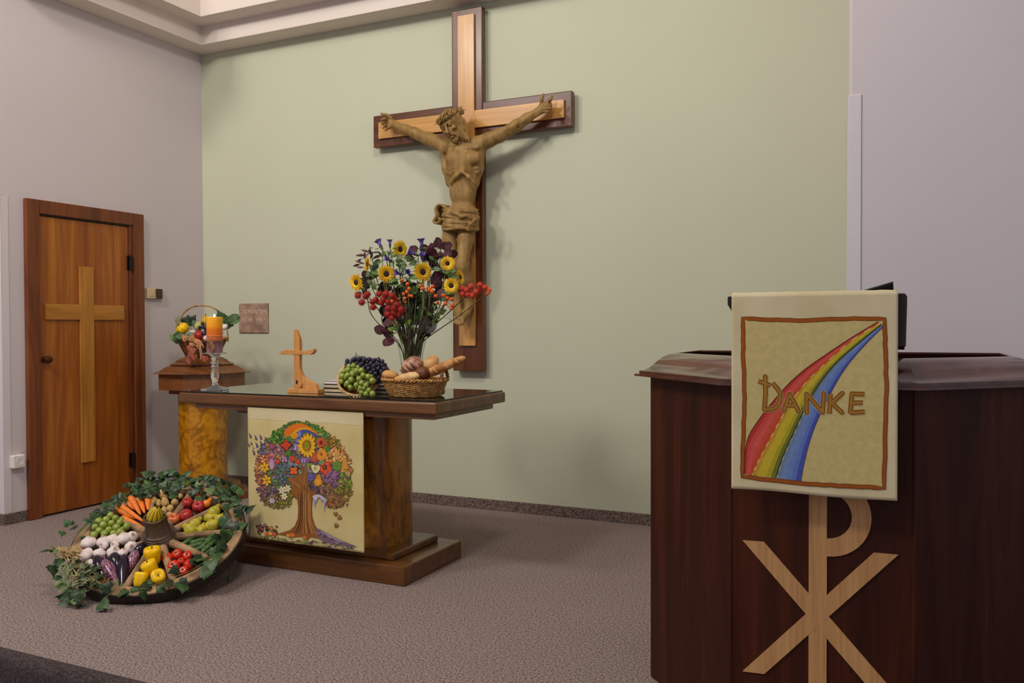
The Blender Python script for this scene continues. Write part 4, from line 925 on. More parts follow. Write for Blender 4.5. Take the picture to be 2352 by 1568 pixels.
cn = thing('candle', 'burning orange and violet pillar candle on the glass candlestick', 'candle', (p.x, p.y, z0+zt))
mb = MB(); rc = .0415; mb.lathe([(0, .0002), (rc, .0002), (rc, .188), (rc-.003, .190), (rc-.012, .186), (.006, .184), (0, .184)], 36, (p.x, p.y, z0+zt), cap=False); mb.build('wax', 'candle_wax', cn, smooth=True, ang=40)
plain('cord', S(214, 168, 110), .8); mb = MB(); mb.tube([(p.x+(rc+.001)*math.cos(i*PI/18), p.y+(rc+.001)*math.sin(i*PI/18), z0+zt+.0885) for i in range(37)], .0016, 5); mb.build('cord', 'cord', cn, smooth=True)
two('dry_leaf', S(104, 66, 40), S(150, 104, 66), 40, rough=.8)
mb = MB(); q = at(487, 790, p.y-rc-.004)
mb.add([(q.x-.03+.045*i/6, q.y+.004*math.sin(i*1.3), q.z-.045+.07*j/6+.006*math.sin(i)) for i in range(7) for j in range(7)], [(i*7+j, i*7+7+j, i*7+8+j, i*7+1+j) for i in range(6) for j in range(6) if abs(i-2.5)+abs(j-2.5)*.5 < 3.2]); mb.build('pressed_leaf', 'dry_leaf', cn, smooth=True)
mb = MB(); mb.tube([(p.x, p.y, z0+zt+.184), (p.x+.001, p.y, z0+zt+.192)], .0012, 6); mb.build('wick', 'black_iron', cn)
m, nt, b = new_mat('flame'); b.inputs['Base Color'].default_value = (1, .8, .4, 1); b.inputs['Emission Color'].default_value = (1, .78, .42, 1); b.inputs['Emission Strength'].default_value = 14
mb = MB(); mb.lathe([(0, 0), (.0035, .002), (.0052, .006), (.0042, .010), (.002, .014), (0, .017)], 12, (p.x, p.y, z0+zt+.190), cap=False); mb.build('flame', 'flame', cn, smooth=True)
l = bpy.data.lights.new('candle_glow', 'POINT'); l.energy = .22; l.color = (1, .62, .25); l.shadow_soft_size = .006; lo = bpy.data.objects.new('candle_glow', l); COL.objects.link(lo); lo.location = (p.x, p.y-.01, z0+zt+.222)

# wooden standing cross
wood('pear_wood', S(186, 122, 58), S(206, 144, 78), S(216, 158, 92), rough=.5, scale=1.4, figure=.5)
p = onz(703, 902, GZ); YX = p.y; k = mpp(p)
tx = thing('standing_cross', 'small pale wooden cross with a curved foot standing on the altar', 'cross', (p.x, p.y, GZ))
c0 = at(668, 905, YX).x; c1 = at(738, 905, YX).x
MB().box(c0, c1, YX-.028, YX+.028, GZ, GZ+.022).build('base', 'pear_wood', tx, bev=.002)
f_ = lambda l: [tuple(at(x, y, YX)) for x, y in l]
def upd(pts, zmin=None): return [(x, YX, max(z, zmin) if zmin else z) for x, y, z in pts]
bod = f_(smooth_pts([(678, 893), (678, 860), (678, 815), (678, 780), (678, 757)], 2)+smooth_pts([(679.5, 755.5), (684, 761), (689, 774), (691, 788), (691, 802)], 4)[1:]+smooth_pts([(691, 815), (691, 838), (693, 852), (699, 864), (708, 872), (718, 877), (726, 880)], 4)[1:]+[(729, 885), (731, 893)])
mb = MB(); mb.prism([(x, YX-.011, max(z, GZ+.022)) for x, y, z in bod], (0, .022, 0)); mb.build('upright', 'pear_wood', tx, bev=.0015)
arm = f_(smooth_pts([(643, 813.5), (650, 807), (660, 803), (672, 803.5), (690, 805), (704, 806), (715, 803), (724, 801)], 3)+smooth_pts([(725, 803), (722, 810), (716, 814)], 3)[1:]+[(700, 814), (660, 814)])
mb = MB(); mb.prism([(x, YX-.0135, z) for x, y, z in arm], (0, .027, 0)); mb.build('arm', 'pear_wood', tx, bev=.0015)
mb = MB(); q = at(694, 882, YX); mb.M = Matrix.Translation((q.x, YX-.011, q.z)) @ Matrix.Rotation(PI/2, 4, 'X'); mb.lathe([(0, 0), (.0125, 0), (.0125, .012), (0, .012)], 20, cap=False); mb.build('peg', 'pear_wood', tx, smooth=True)
mb = MB(); q = at(685, 877, YX); mb.M = Matrix.Translation((q.x, YX-.0112, q.z)) @ Matrix.Rotation(PI/2, 4, 'X') ; mb.lathe([(0, 0), (.011, 0), (.011, .0006), (0, .0006)], 18, sx=.6, cap=False); mb.build('peg_hole', 'desk_wood', tx)

# flat books behind the bowls
plain('book_lilac', S(206, 192, 206), .5, vary=.04); plain('book_black', S(30, 26, 28), .5); plain('page_edge', S(206, 184, 152), .85, vary=.06); plain('page_edge_light', S(218, 208, 200), .85, vary=.05)
yb0 = -1.545
bl = [('page_edge', 'book_black', 0, .0215, 742, 'thick black covered book at the bottom of the pile behind the bowls'), ('page_edge', 'book_black', .0219, .043, 743, 'black covered book below the lilac one behind the bowls'), ('page_edge_light', 'book_lilac', .0434, .062, 746, 'lilac covered book topping the pile behind the bowls')]
for pg, cv, za, zb, px_, lab in bl:
    x0 = at(px_, 890, yb0).x; x1 = at(906, 890, yb0).x
    bt = thing('hymn_book', lab, 'book', ((x0+x1)/2, yb0+.1, GZ+za), group='books lying behind the bowls')
    MB().box(x0+.003, x1-.003, yb0+.003, yb0+.197, GZ+za+.003, GZ+zb-.003).build('pages', pg, bt)
    MB().box(x0, x1, yb0, yb0+.2, GZ+zb-.003, GZ+zb).build('cover', cv, bt, bev=.0008)
    MB().box(x0, x1, yb0, yb0+.2, GZ+za+.0003, GZ+za+.003).build('cover', cv, bt, bev=.0008)

# wicker
two('wicker', S(150, 100, 48), S(204, 154, 86), 60, rough=.6, bmp=.2); two('wicker_pale', S(190, 152, 96), S(222, 190, 136), 60, rough=.6, bmp=.2); two('wicker_dark', S(96, 58, 26), S(150, 98, 48), 50, rough=.6, bmp=.2)
def weave(mb, ax0, ay0, ax1, ay1, z0, z1, rows, stakes, r, c=(0, 0), amp=None, seg=5, bow=0):
    amp = amp or r*.9; n = stakes*4
    for j in range(rows):
        t_ = (j+.5)/rows; e = t_+bow*math.sin(PI*t_); ax, ay = ax0+(ax1-ax0)*e, ay0+(ay1-ay0)*e; z = z0+(z1-z0)*t_; ph = j*PI
        p = [(c[0]+(ax+amp*math.cos(stakes*q/2+ph))*math.cos(q), c[1]+(ay+amp*math.cos(stakes*q/2+ph))*math.sin(q), z+rnd.uniform(-.0004, .0004)) for q in [2*PI*i/n for i in range(n+1)]]
        mb.tube(p, r, seg, cap=False)
def weave_stakes(mb, ax0, ay0, ax1, ay1, z0, z1, stakes, r, c=(0, 0), bow=0):
    for i in range(stakes):
        q = 2*PI*(i+.0)/stakes; P_ = []
        for t_ in (0, .25, .5, .75, 1): e = t_+bow*math.sin(PI*t_); P_.append((c[0]+(ax0+(ax1-ax0)*e)*math.cos(q), c[1]+(ay0+(ay1-ay0)*e)*math.sin(q), z0+(z1-z0)*t_))
        mb.tube(P_, r, 5)
def braid(mb, ax, ay, z, r, tw, c=(0, 0), n=120, seg=5, strands=2):
    for s_ in range(strands):
        p = []
        for i in range(n+1):
            q = 2*PI*i/n; f = q*tw+s_*2*PI/strands; p.append((c[0]+(ax+r*math.cos(f))*math.cos(q), c[1]+(ay+r*math.cos(f))*math.sin(q), z+r*math.sin(f)))
        mb.tube(p, r, seg, cap=False)

# bread basket
pb = at(953, 905, -1.61); pb.z = GZ; k = mpp(pb)
bb = thing('bread_basket', 'oval wicker basket filled with bread on the altar', 'basket', pb, rot=Euler((0, 0, .12)))
MB().lathe([(0, .002), (.98, .002), (1, .008), (0, .008)], 40, sx=.122, sy=.088, cap=False).build('bottom', 'wicker', bb, local=True, smooth=True)
mb = MB(); weave(mb, .124, .090, .160, .118, .006, .078, 15, 30, .0029, bow=.12); o = mb.build('woven_wall', 'wicker', bb, local=True, smooth=True, ang=80); o['kind'] = 'stuff'
mb = MB(); weave_stakes(mb, .124, .090, .160, .118, .004, .082, 30, .0024, bow=.12); o = mb.build('stakes', 'wicker', bb, local=True, smooth=True); o['kind'] = 'stuff'
mb = MB(); braid(mb, .163, .121, .083, .0052, 26); o = mb.build('braided_rim', 'wicker', bb, local=True, smooth=True, ang=80)
for s_ in (-1, 1):
    pl_ = []
    for i in range(17): a = PI*i/16; pl_.append((s_*(.158-.004*math.sin(a)), .03*math.cos(a)*1.2, .084+.052*math.sin(a)))
    mb = MB(); mb.tube(pl_, .0065, 8)
    for i in range(60):
        a = PI*i/59; c_ = Vector((s_*(.158-.004*math.sin(a)), .036*math.cos(a), .084+.052*math.sin(a)))
    wr = [(s_*(.158-.004*math.sin(a))+.0075*math.cos(a*26), .036*math.cos(a)+.0075*math.sin(a*26)*math.cos(a), .084+.052*math.sin(a)+.0075*math.sin(a*26)*math.sin(a)) for a in [PI*i/120 for i in range(121)]]
    mb.tube(wr, .0024, 5); mb.build('handle', 'wicker_dark', bb, local=True, smooth=True, ang=80)
two('crust_gold', S(160, 100, 46), S(206, 152, 88), 18, rough=.6, bmp=.15); two('crust_brown', S(104, 58, 28), S(160, 100, 52), 16, rough=.55, bmp=.15); two('crust_dark', S(72, 36, 18), S(116, 64, 32), 16, rough=.5, bmp=.15)
two('crust_light', S(186, 130, 66), S(228, 190, 130), 14, .35, .65, rough=.55, bmp=.12); two('crust_flour', S(134, 88, 62), S(190, 150, 128), 26, rough=.8, bmp=.2)
gb = 'bread in the wicker basket'
def loaf(label, mat, axis_px, r0, y0, y1, prof, seg=18, squash=.85, cuts=0, cutmat=None, lump=.03, name='bread_loaf'):
    """bread: axis between two pixels at depths y0, y1; prof = radius factors along it"""
    a, b_ = Vector(at(*axis_px[0], y0)), Vector(at(*axis_px[1], y1)); ln = (b_-a).length; d_ = (b_-a).normalized()
    r0 *= 1.24; o = thing(name, label, 'bread', (a+b_)/2, group=gb)
    mb = MB(); M = frame(a, d_, (0, 0, 1)); mb.M = M; n = len(prof); vs = []
    for i, f in enumerate(prof):
        for s_ in range(seg):
            q = 2*PI*s_/seg; rr = r0*f*(1+lump*math.sin(q*3+i*.9)+lump*.6*math.sin(i*2.1+q)); vs.append((rr*math.cos(q)*squash, rr*math.sin(q), ln*i/(n-1)))
    mb.add(vs, [(i*seg+s_, i*seg+(s_+1) % seg, (i+1)*seg+(s_+1) % seg, (i+1)*seg+s_) for i in range(n-1) for s_ in range(seg)]+[tuple(range(seg-1, -1, -1)), tuple((n-1)*seg+s_ for s_ in range(seg))])
    cr_ = mb.build('crust', mat, o, smooth=True, ang=70)
    for c_ in range(cuts):
        t_ = (c_+.7)/(cuts+.4); i0 = t_*(n-1); f = prof[int(i0)]+(prof[min(n-1, int(i0)+1)]-prof[int(i0)])*(i0-int(i0)); tocam = (CAM-a).normalized()
        sx_ = d_.cross(tocam).normalized(); up_ = sx_.cross(d_).normalized(); q_ = a+d_*ln*t_; w_ = r0*f
        mbc = MB(); P_ = [q_+d_*(w_*.55*(e-.5))+(sx_*math.sin((e-.5)*1.5)+up_*math.cos((e-.5)*1.5))*(w_*(1.0 if squash > .95 else .95)+.0005) for e in [j/8 for j in range(9)]]
        mbc.tube(P_, [.001+w_*.11*math.sin(PI*j/8) for j in range(9)], 6); mbc.build('score_cut', cutmat or mat, cr_, smooth=True)
    return o
C7 = lambda x, y: (730+x/6.72, 800+y/6.72)
pill = [.05, .55, .8, .92, .98, 1, 1, .98, .92, .8, .55, .05]; baguette = [.05, .6, .82, .9, .95, 1, 1, 1, 1, .98, .95, .9, .82, .72, .3]
yb = pb.y
loaf('round ended brown roll leaning over the basket rim by the grapes', 'crust_gold', (C7(985, 385), C7(1260, 455)), .0235, yb-.075, yb-.03, pill)
loaf('floury scored oval loaf standing at the back of the basket', 'crust_flour', (C7(1310, 380), C7(1620, 190)), .042, yb+.02, yb+.04, pill, cuts=5, cutmat='crust_brown', squash=.95)
loaf('dark brown pretzel roll in the middle of the basket', 'crust_dark', (C7(1500, 405), C7(1730, 380)), .0335, yb-.045, yb-.035, pill)
loaf('pale torn white loaf lying at the front of the basket', 'crust_light', (C7(1165, 505), C7(1600, 405)), .024, yb-.085, yb-.07, pill)
loaf('smooth golden oval roll standing up in the basket', 'crust_light', (C7(1650, 320), C7(1855, 125)), .029, yb+.0, yb+.04, pill)
loaf('long crusty baguette sticking out of the basket', 'crust_gold', (C7(1560, 450), C7(2275, 140)), .022, yb-.02, yb+.03, baguette, cuts=4, cutmat='crust_light')
plain('grey_stone', S(136, 124, 120), .5)
q = at(1010, 900, -1.5); mb = MB(); mb.ball((q.x, q.y, GZ+.021), .026, sc=(1.1, .9, .8)); tag(mb.build('pebble', 'grey_stone', smooth=True), 'smooth grey pebble lying behind the bread basket', 'stone')

# bowl of grapes
def berry_mesh(name, mat, stretch=1.08):
    mb = MB(); mb.ball((0, 0, 0), 1, 14, 9, (1, 1, stretch)); me = mb.mesh(name, True); me.materials.append(MATS[mat]); return me
m, nt, b = new_mat('grape_green'); setb(b, .22, .5, sss=.25); b.inputs['Subsurface Radius'].default_value = (.01, .012, .004)
n = noise_node(nt, coords(nt, kind='Object'), 1.2, 3); nt.links.new(ramp(nt, n.outputs['Fac'], [(.3, S(120, 138, 46)), (.7, S(166, 178, 86))]), b.inputs['Base Color'])
m, nt, b = new_mat('grape_blue'); setb(b, .4, .4); n = noise_node(nt, coords(nt), 2.2, 4); nt.links.new(ramp(nt, n.outputs['Fac'], [(.35, S(22, 18, 34)), (.7, S(74, 70, 98))]), b.inputs['Base Color'])
plain('grape_stalk', S(110, 90, 50), .7); BG = berry_mesh('grape', 'grape_green'); BD = berry_mesh('grape', 'grape_blue')
def berries(parent, me, pts, r, rs):
    for c_ in pts:
        o = bpy.data.objects.new('grape', me); COL.objects.link(o); o.parent = parent; o.matrix_parent_inverse = PINV[parent.name]
        s_ = r*rs.uniform(.9, 1.1); o.location = c_; o.scale = (s_, s_, s_); o.rotation_euler = (rs.uniform(-.6, .6), rs.uniform(-.6, .6), rs.uniform(0, 6))
def blue_noise(poly, dmin, rs, tries=6000):
    xs = [q[0] for q in poly]; ys = [q[1] for q in poly]; out = []
    for _ in range(tries):
        c_ = (rs.uniform(min(xs), max(xs)), rs.uniform(min(ys), max(ys)))
        if inside(c_, poly) and all((c_[0]-o_[0])**2+(c_[1]-o_[1])**2 > dmin*dmin for o_ in out): out.append(c_)
    return out
pg = onz(826, 905, GZ); yg = -1.645
rs = random.Random(5)
gpoly = [(360, 430), (400, 340), (470, 270), (560, 255), (640, 290), (720, 340), (800, 410), (865, 440), (870, 520), (820, 560), (700, 600), (600, 630), (500, 630), (420, 580), (360, 530)]
dpoly = [(440, 260), (450, 190), (600, 150), (750, 150), (890, 150), (1040, 215), (1035, 310), (985, 400), (980, 520), (915, 530), (890, 430), (800, 370), (740, 320), (620, 260), (520, 240)]
gn = thing('grape_bunch', 'bunch of pale green grapes in the shallow bowl on the altar', 'grapes', (pg.x, yg, GZ+.05))
pts = []
for li, (dd, dm) in enumerate(((-.045, 72), (-.022, 76), (-.002, 84))):
    for c_ in blue_noise(gpoly, dm, rs): 
        u_ = (c_[1]-440)/200; e_ = 1-min(1, ((c_[0]-620)/280)**2+((c_[1]-450)/220)**2); pts.append(at(*C7(*c_), yg+dd-.035*e_-.02*u_))
for c_ in ((680, 675), (750, 700), (845, 700), (790, 645), (720, 610), (640, 690) if False else (650, 640)): pts.append(at(*C7(*c_), yg-.075))
for q in pts: q.z = max(q.z, GZ+.0145)
berries(gn, BG, pts, .0142, rs)
mb = MB(); mb.tube([tuple(at(*C7(600, 420), yg-.03)), tuple(at(*C7(560, 300), yg-.01)), tuple(at(*C7(640, 240), yg+.01))], .002, 5); mb.build('stalk', 'grape_stalk', gn, smooth=True)
dn = thing('grape_bunch', 'bunch of dark blue grapes heaped behind the green ones', 'grapes', (pg.x+.05, yg+.03, GZ+.06))
pts = []
for dd, dm in ((.0, 56), (.018, 60), (.038, 64)):
    for c_ in blue_noise(dpoly, dm, rs): e_ = 1-min(1, ((c_[0]-760)/320)**2+((c_[1]-330)/240)**2); pts.append(at(*C7(*c_), yg+dd-.04*e_))
berries(dn, BD, pts, .0106, rs)
mb = MB()
for l in ([(640, 190), (590, 100), (590, 55)], [(590, 100), (540, 140), (505, 180)], [(590, 90), (640, 110)], [(700, 160), (680, 110), (670, 130)], [(920, 190), (935, 150), (940, 118)]): mb.tube([tuple(at(*C7(*c_), yg+.0)) for c_ in l], .0016, 5)
o = mb.build('stalk', 'grape_stalk', dn, smooth=True); o['kind'] = 'stuff'
# shallow bowl lying on its side under the grapes
nb = Vector((.30, -.72, .62)).normalized(); cb = at(*C7(640, 470), yg-.005)+Vector((0, 0, .006))
gb_ = thing('grape_bowl', 'small pale wicker bowl tipped on its side holding grapes', 'bowl', cb)
mb = MB(); mb.M = frame(cb, nb, (1, 0, 0))
prof = [(.0995-.0*i, 0) for i in range(0)]+[(.104*math.cos(a), -.062*math.sin(a)) for a in [PI/2*i/9 for i in range(9)]]
for r_, z_ in prof:
    for s_ in (0, 1):
        mb.tube([((r_+.0012*math.cos(i*PI+s_*PI))*math.cos(2*PI*i/48), (r_+.0012*math.cos(i*PI+s_*PI))*math.sin(2*PI*i/48), z_-.0035*s_) for i in range(49)], .0028, 5, cap=False)
o = mb.build('woven_wall', 'wicker_dark', gb_, smooth=True, ang=80); o['kind'] = 'stuff'
mb = MB(); mb.M = frame(cb, nb, (1, 0, 0)); mb.lathe([(.1025*math.cos(a), -.060*math.sin(a)) for a in [PI/2*i/9 for i in range(10)]], 40, cap=False); mb.build('lining', 'wicker_dark', gb_, smooth=True)
mb = MB(); mb.M = frame(cb, nb, (1, 0, 0)); braid(mb, .1065, .1065, 0, .0042, 22); mb.build('braided_rim', 'wicker_pale', gb_, smooth=True, ang=80)
# ------------------------------------------------------------------ vase of flowers
def leaf_me(name, half, mat, curl=.12, fold=.10, n=None):
    """half = [(along, width)] outline; grows along +x, faces +z"""
    vs = []; fs = []
    for i, (x, w_) in enumerate(half):
        z = -curl*x*x
        vs += [(x, w_, z+fold*w_), (x, 0, z), (x, -w_, z+fold*w_)]
    for i in range(len(half)-1):
        a = 3*i; fs += [(a, a+1, a+4, a+3), (a+1, a+2, a+5, a+4)]
    me = bpy.data.meshes.new(name); me.from_pydata(vs, [], fs); me.materials.append(MATS[mat]); me.polygons.foreach_set('use_smooth', [True]*len(fs)); return me
def leafmat(name, c1, c2, rough=.45):
    m, nt, b = new_mat(name); setb(b, rough, .4); b.inputs['Transmission Weight'].default_value = 0
    n = noise_node(nt, coords(nt), 2.5, 4); nt.links.new(ramp(nt, n.outputs['Fac'], [(.35, c1), (.65, c2)]), b.inputs['Base Color']); return m
leafmat('leaf_green', S(52, 78, 34), S(92, 122, 62)); leafmat('leaf_grey_green', S(84, 104, 70), S(122, 140, 98)); leafmat('leaf_plum', S(48, 18, 26), S(88, 42, 50)); leafmat('leaf_dark', S(26, 22, 18), S(52, 46, 32)); leafmat('leaf_bright', S(110, 140, 40), S(150, 176, 66))
plain('stem_green', S(104, 116, 60), .6); plain('stem_brown', S(96, 66, 46), .7); plain('stem_dark', S(54, 56, 34), .6)
two('petal_yellow', S(214, 160, 6), S(248, 206, 22), 9, rough=.6); two('sunflower_disc', S(26, 16, 10), S(72, 44, 22), 160, rough=.9, bmp=.4); plain('calyx_green', S(72, 96, 44), .7)
two('castor_red', S(136, 26, 22), S(190, 52, 40), 50, rough=.7); two('castor_bright', S(172, 44, 32), S(214, 84, 58), 50, rough=.7); two('rosehip', S(196, 70, 14), S(230, 110, 30), 20, rough=.3); two('bell_violet', S(62, 44, 122), S(122, 98, 176), 1.6, rough=.6)
OV = [(0, .02), (.12, .16), (.3, .27), (.5, .30), (.7, .25), (.88, .13), (1, .0)]; RD = [(0, .03), (.12, .26), (.32, .42), (.55, .45), (.78, .36), (.93, .18), (1, .02)]; NR = [(0, .02), (.2, .10), (.45, .14), (.7, .11), (1, 0)]
LEAF = {k_: leaf_me('leaf', h_, mt) for k_, h_, mt in (('green', OV, 'leaf_green'), ('grey', OV, 'leaf_grey_green'), ('plum', RD, 'leaf_plum'), ('plumn', NR, 'leaf_plum'), ('dark', RD, 'leaf_dark'), ('bright', OV, 'leaf_bright'), ('greenn', NR, 'leaf_green'))}
def leafobj(parent, me, loc, direc, normal, size, name='leaf', mat=None):
    o = bpy.data.objects.new(name, me); COL.objects.link(o); o.parent = parent
    M = frame(loc, normal, direc, 0, size); o.matrix_local = PINV[parent.name] @ M; return o
YV = -1.36
vb = at(945, 890, YV); vb.z = GZ; kv = mpp(vb); vx = vb.x
rz = at(945, 779, YV).z-GZ
vt = thing('glass_vase', 'tall flared clear glass vase behind the bread basket', 'vase', vb)
pf = [(0, 0), (.040, 0), (.043, .004), (.045, .05), (.052, rz*.45), (.063, rz*.75), (.078, rz), (.0755, rz), (.0605, rz*.75), (.0495, rz*.45), (.0425, .05), (.040, .018), (0, .016)]
mb = MB(); mb.lathe(pf, 40, tuple(vb), cap=False); mb.build('glass_wall', 'vase_glass', vt, smooth=True, ang=40)
m, nt, b = new_mat('water'); setb(b, .0, .5, trans=1, ior=1.2); b.inputs['Base Color'].default_value = (.86, .9, .8, 1)
mb = MB(); mb.lathe([(0, .0165), (.0395, .0185), (.0415, .05), (.0485, rz*.45), (.0525, rz*.55), (0, rz*.55)], 32, tuple(vb), cap=False); mb.build('water', 'water', vt, smooth=True, ang=40)
C3 = lambda x, y: (760+x/4.127, 520+y/4.127)
rf = random.Random(21); MOUTH = at(945, 786, YV)
def stem_path(head, bend=.0, foot=None):
    a = rf.uniform(0, 2*PI); r = rf.uniform(.2, 1)*.034; ft = Vector((vb.x+r*math.cos(a), vb.y+r*math.sin(a), GZ+.024))
    side = Vector((head.x-MOUTH.x, head.y-MOUTH.y, 0)); side = side/max(.05, side.length)*rf.uniform(.3, 1)*.060+Vector((rf.uniform(-.014, .014), rf.uniform(-.014, .014), 0)); mo = Vector((MOUTH.x, MOUTH.y, MOUTH.z-.01))+side
    mid = mo*.45+head*.55+Vector((side.x*.7, side.y*.5, .015))
    return smooth_pts([tuple(ft), tuple((ft*.45+mo*.55)), tuple(mo), tuple(mid), tuple(head)], 5)
def add_stem(t, head, r, mat):
    p = stem_path(head); mb = MB(); mb.tube(p, r, 6); mb.build('stem', mat, t, smooth=True); return p
# sunflowers
def petal_ring(mb, n, r0, l, w, tilt, ph, curl):
    for i in range(n):
        a = 2*PI*i/n+ph+rf.uniform(-.05, .05); l2 = l*rf.uniform(.88, 1.1); ca, sa = math.cos(a), math.sin(a); vs = []
        for t_, wf in ((0, .5), (.3, .95), (.6, 1), (.85, .6), (1, .08)):
            rr = r0+l2*t_*math.cos(tilt); z = l2*(t_*math.sin(tilt)-curl*t_*t_)
            for s_ in (-1, 0, 1): vs.append((rr*ca-s_*w*wf*sa, rr*sa+s_*w*wf*ca, z-(.18*w*wf if s_ == 0 else 0)))
        mb.add(vs, [q for k_ in range(4) for q in ((3*k_, 3*k_+1, 3*k_+4, 3*k_+3), (3*k_+1, 3*k_+2, 3*k_+5, 3*k_+4))])
tocam = lambda p_: (CAM-Vector(p_)).normalized()
SFL = [((525, 450), 21.5, (.25, -1, .12), -.05, 'open sunflower with a broad dark disc at the front of the bouquet'), ((655, 215), 22, (.75, -.75, .05), .02, 'highest sunflower in the bouquet, turned to one side'), ((870, 430), 23, (.45, -1, .05), -.06, 'sunflower on a long bare pale stem in the middle'), ((1105, 350), 17.5, (.05, -1, .1), .02, 'smaller sunflower beside the plum coloured leaves'), ((1140, 560), 19, (-.1, -1, .05), -.06, 'sunflower just above the rose hips by the figure\'s legs'), ((1225, 480), 18, (.85, -.42, .25), .03, 'sunflower turned away showing its green back'), ((345, 355), 19, (-1.0, -.45, .1), .0, 'sunflower in profile beside the narrow dark leaves'), ((240, 530), 21, (-.75, -.85, -.1), -.04, 'lowest drooping sunflower at the outer edge above the red burrs')]
for (cx_, cy_), rp, fd, dy, lab in SFL:
    c_ = at(*C3(cx_, cy_), YV+dy); k = mpp(c_); R_ = rp*k; t = thing('sunflower', lab, 'flower', c_, group='sunflowers in the glass vase')
    base = tocam(c_); right = base.cross(Vector((0, 0, 1))).normalized()*-1
    nrm = (base*(-fd[1])+Vector((CR.x, CR.y, CR.z))*fd[0]+Vector((0, 0, fd[2]))).normalized()
    M = frame(c_, nrm, (0, 0, 1))
    mb = MB(); mb.M = M; petal_ring(mb, 20, R_*.28, R_*.76, R_*.125, .2, 0, .22); petal_ring(mb, 20, R_*.26, R_*.66, R_*.12, .38, .16, .2); petal_ring(mb, 14, R_*.24, R_*.5, R_*.09, .6, .3, .2); o = mb.build('petals', 'petal_yellow', t); o['kind'] = 'stuff'
    mb = MB(); mb.M = M; mb.lathe([(0, R_*.13), (R_*.18, R_*.12), (R_*.29, R_*.08), (R_*.34, 0), (R_*.3, -R_*.04)], 20, cap=False); mb.build('seed_disc', 'sunflower_disc', t, smooth=True)
    mb = MB(); mb.M = M; mb.lathe([(R_*.42, -R_*.03), (R_*.38, -R_*.14), (R_*.2, -R_*.24), (R_*.07, -R_*.3), (0, -R_*.3)], 16, cap=False)
    for i in range(12):
        a = 2*PI*i/12; mb.add([(R_*.3*math.cos(a-.2), R_*.3*math.sin(a-.2), -R_*.16), (R_*.3*math.cos(a+.2), R_*.3*math.sin(a+.2), -R_*.16), (R_*.62*math.cos(a), R_*.62*math.sin(a), -R_*.08)], [(0, 1, 2)])
    mb.build('calyx', 'calyx_green', t, smooth=True)
    add_stem(t, c_-nrm*R_*.28, .0035 if lab.find('bare') < 0 else .0048, 'stem_green')
    for i in range(2):
        q = c_-nrm*R_*.3+Vector((rf.uniform(-.02, .02), 0, -.03-.025*i)); d_ = Vector((rf.choice((-1, 1))*rf.uniform(.5, 1), rf.uniform(-.6, .3), rf.uniform(-.5, .1))); leafobj(t, LEAF['green'], q, d_, (rf.uniform(-.3, .3), -.6, .8), rf.uniform(.05, .075))
# red spiny seed heads
mb = MB(); mb.ball((0, 0, 0), .72, 10, 7)
for i in range(90):
    z = 1-2*(i+.5)/90; a = i*2.39996; r = math.sqrt(1-z*z); d_ = Vector((r*math.cos(a), r*math.sin(a), z)); s_ = d_.orthogonal().normalized()*.055; u_ = d_.cross(s_); e_ = d_*(1.08+.18*math.sin(i*5.1))
    mb.add([d_*.68+s_, d_*.68-s_*.5+u_*.87, d_*.68-s_*.5-u_*.87, e_], [(0, 1, 3), (1, 2, 3), (2, 0, 3)])
BURR = mb.mesh('seed_head'); BURR.materials.append(MATS['castor_red']); BURR2 = BURR.copy(); BURR2.materials.clear(); BURR2.materials.append(MATS['castor_bright'])
def branch(name, label, cat, tips, me, rr, dep, smat, part, group=None, leaves=(), toMouth=True):
    P_ = [at(*C3(*q[:2]), YV+dep+(q[2] if len(q) > 2 else 0)) for q in tips]; cen = sum(P_, Vector())/len(P_)
    t = thing(name, label, cat, cen, group=group); mb = MB()
    root = min(P_, key=lambda q: (q-MOUTH).length); sp_ = [Vector(q) for q in stem_path(cen)]; mb.tube([tuple(q) for q in sp_], .0028, 6)
    mb.build('stem', smat, t, smooth=True)
    mb = MB()
    for q in P_:
        nr_ = min(sp_[10:], key=lambda s_: (s_-q).length); mb.tube([tuple(nr_), tuple((nr_+q)/2+Vector((0, 0, -.006))), tuple(q)], .0016, 5)
    o = mb.build('twigs', smat, t, smooth=True); o['kind'] = 'stuff'
    for q in P_:
        o = bpy.data.objects.new(part, me); COL.objects.link(o); o.parent = t; s_ = rr*rf.uniform(.88, 1.1); o.matrix_local = PINV[t.name] @ Matrix.LocRotScale(q, Euler((rf.uniform(0, 6), rf.uniform(0, 6), 0)), (s_, s_, s_))
    return t, sp_
gc_ = 'spiny red seed heads in the vase'
branch('castor_branch', 'branch of dark red spiny seed heads at the outer left of the bouquet'.replace(' left', ' edge'), 'seed heads', [(255, 655), (350, 640), (292, 718), (400, 765), (425, 695), (395, 715, .02), (330, 660, .03)], BURR, .021, -.05, 'stem_brown', 'seed_head', gc_)
branch('castor_branch', 'clump of bright red spiny seed heads under the broad disc sunflower', 'seed heads', [(455, 640), (500, 690), (578, 655), (540, 715), (480, 720), (520, 640), (610, 690, .02)], BURR, .022, -.07, 'stem_brown', 'seed_head', gc_)
branch('castor_branch', 'lowest clump of red spiny seed heads above the vase mouth', 'seed heads', [(545, 775), (600, 815), (665, 785), (580, 865), (625, 745), (540, 830), (650, 830, .01), (600, 770, -.01)], BURR, .022, -.09, 'stem_brown', 'seed_head', gc_)
branch('castor_branch', 'spray of orange red spiny seed heads in front of the wall cross', 'seed heads', [(1240, 590), (1328, 568), (1412, 553), (1300, 645), (1380, 618), (1462, 578), (1250, 638), (1345, 655), (1290, 600), (1420, 600, .02)], BURR2, .0205, -.02, 'stem_brown', 'seed_head', gc_)
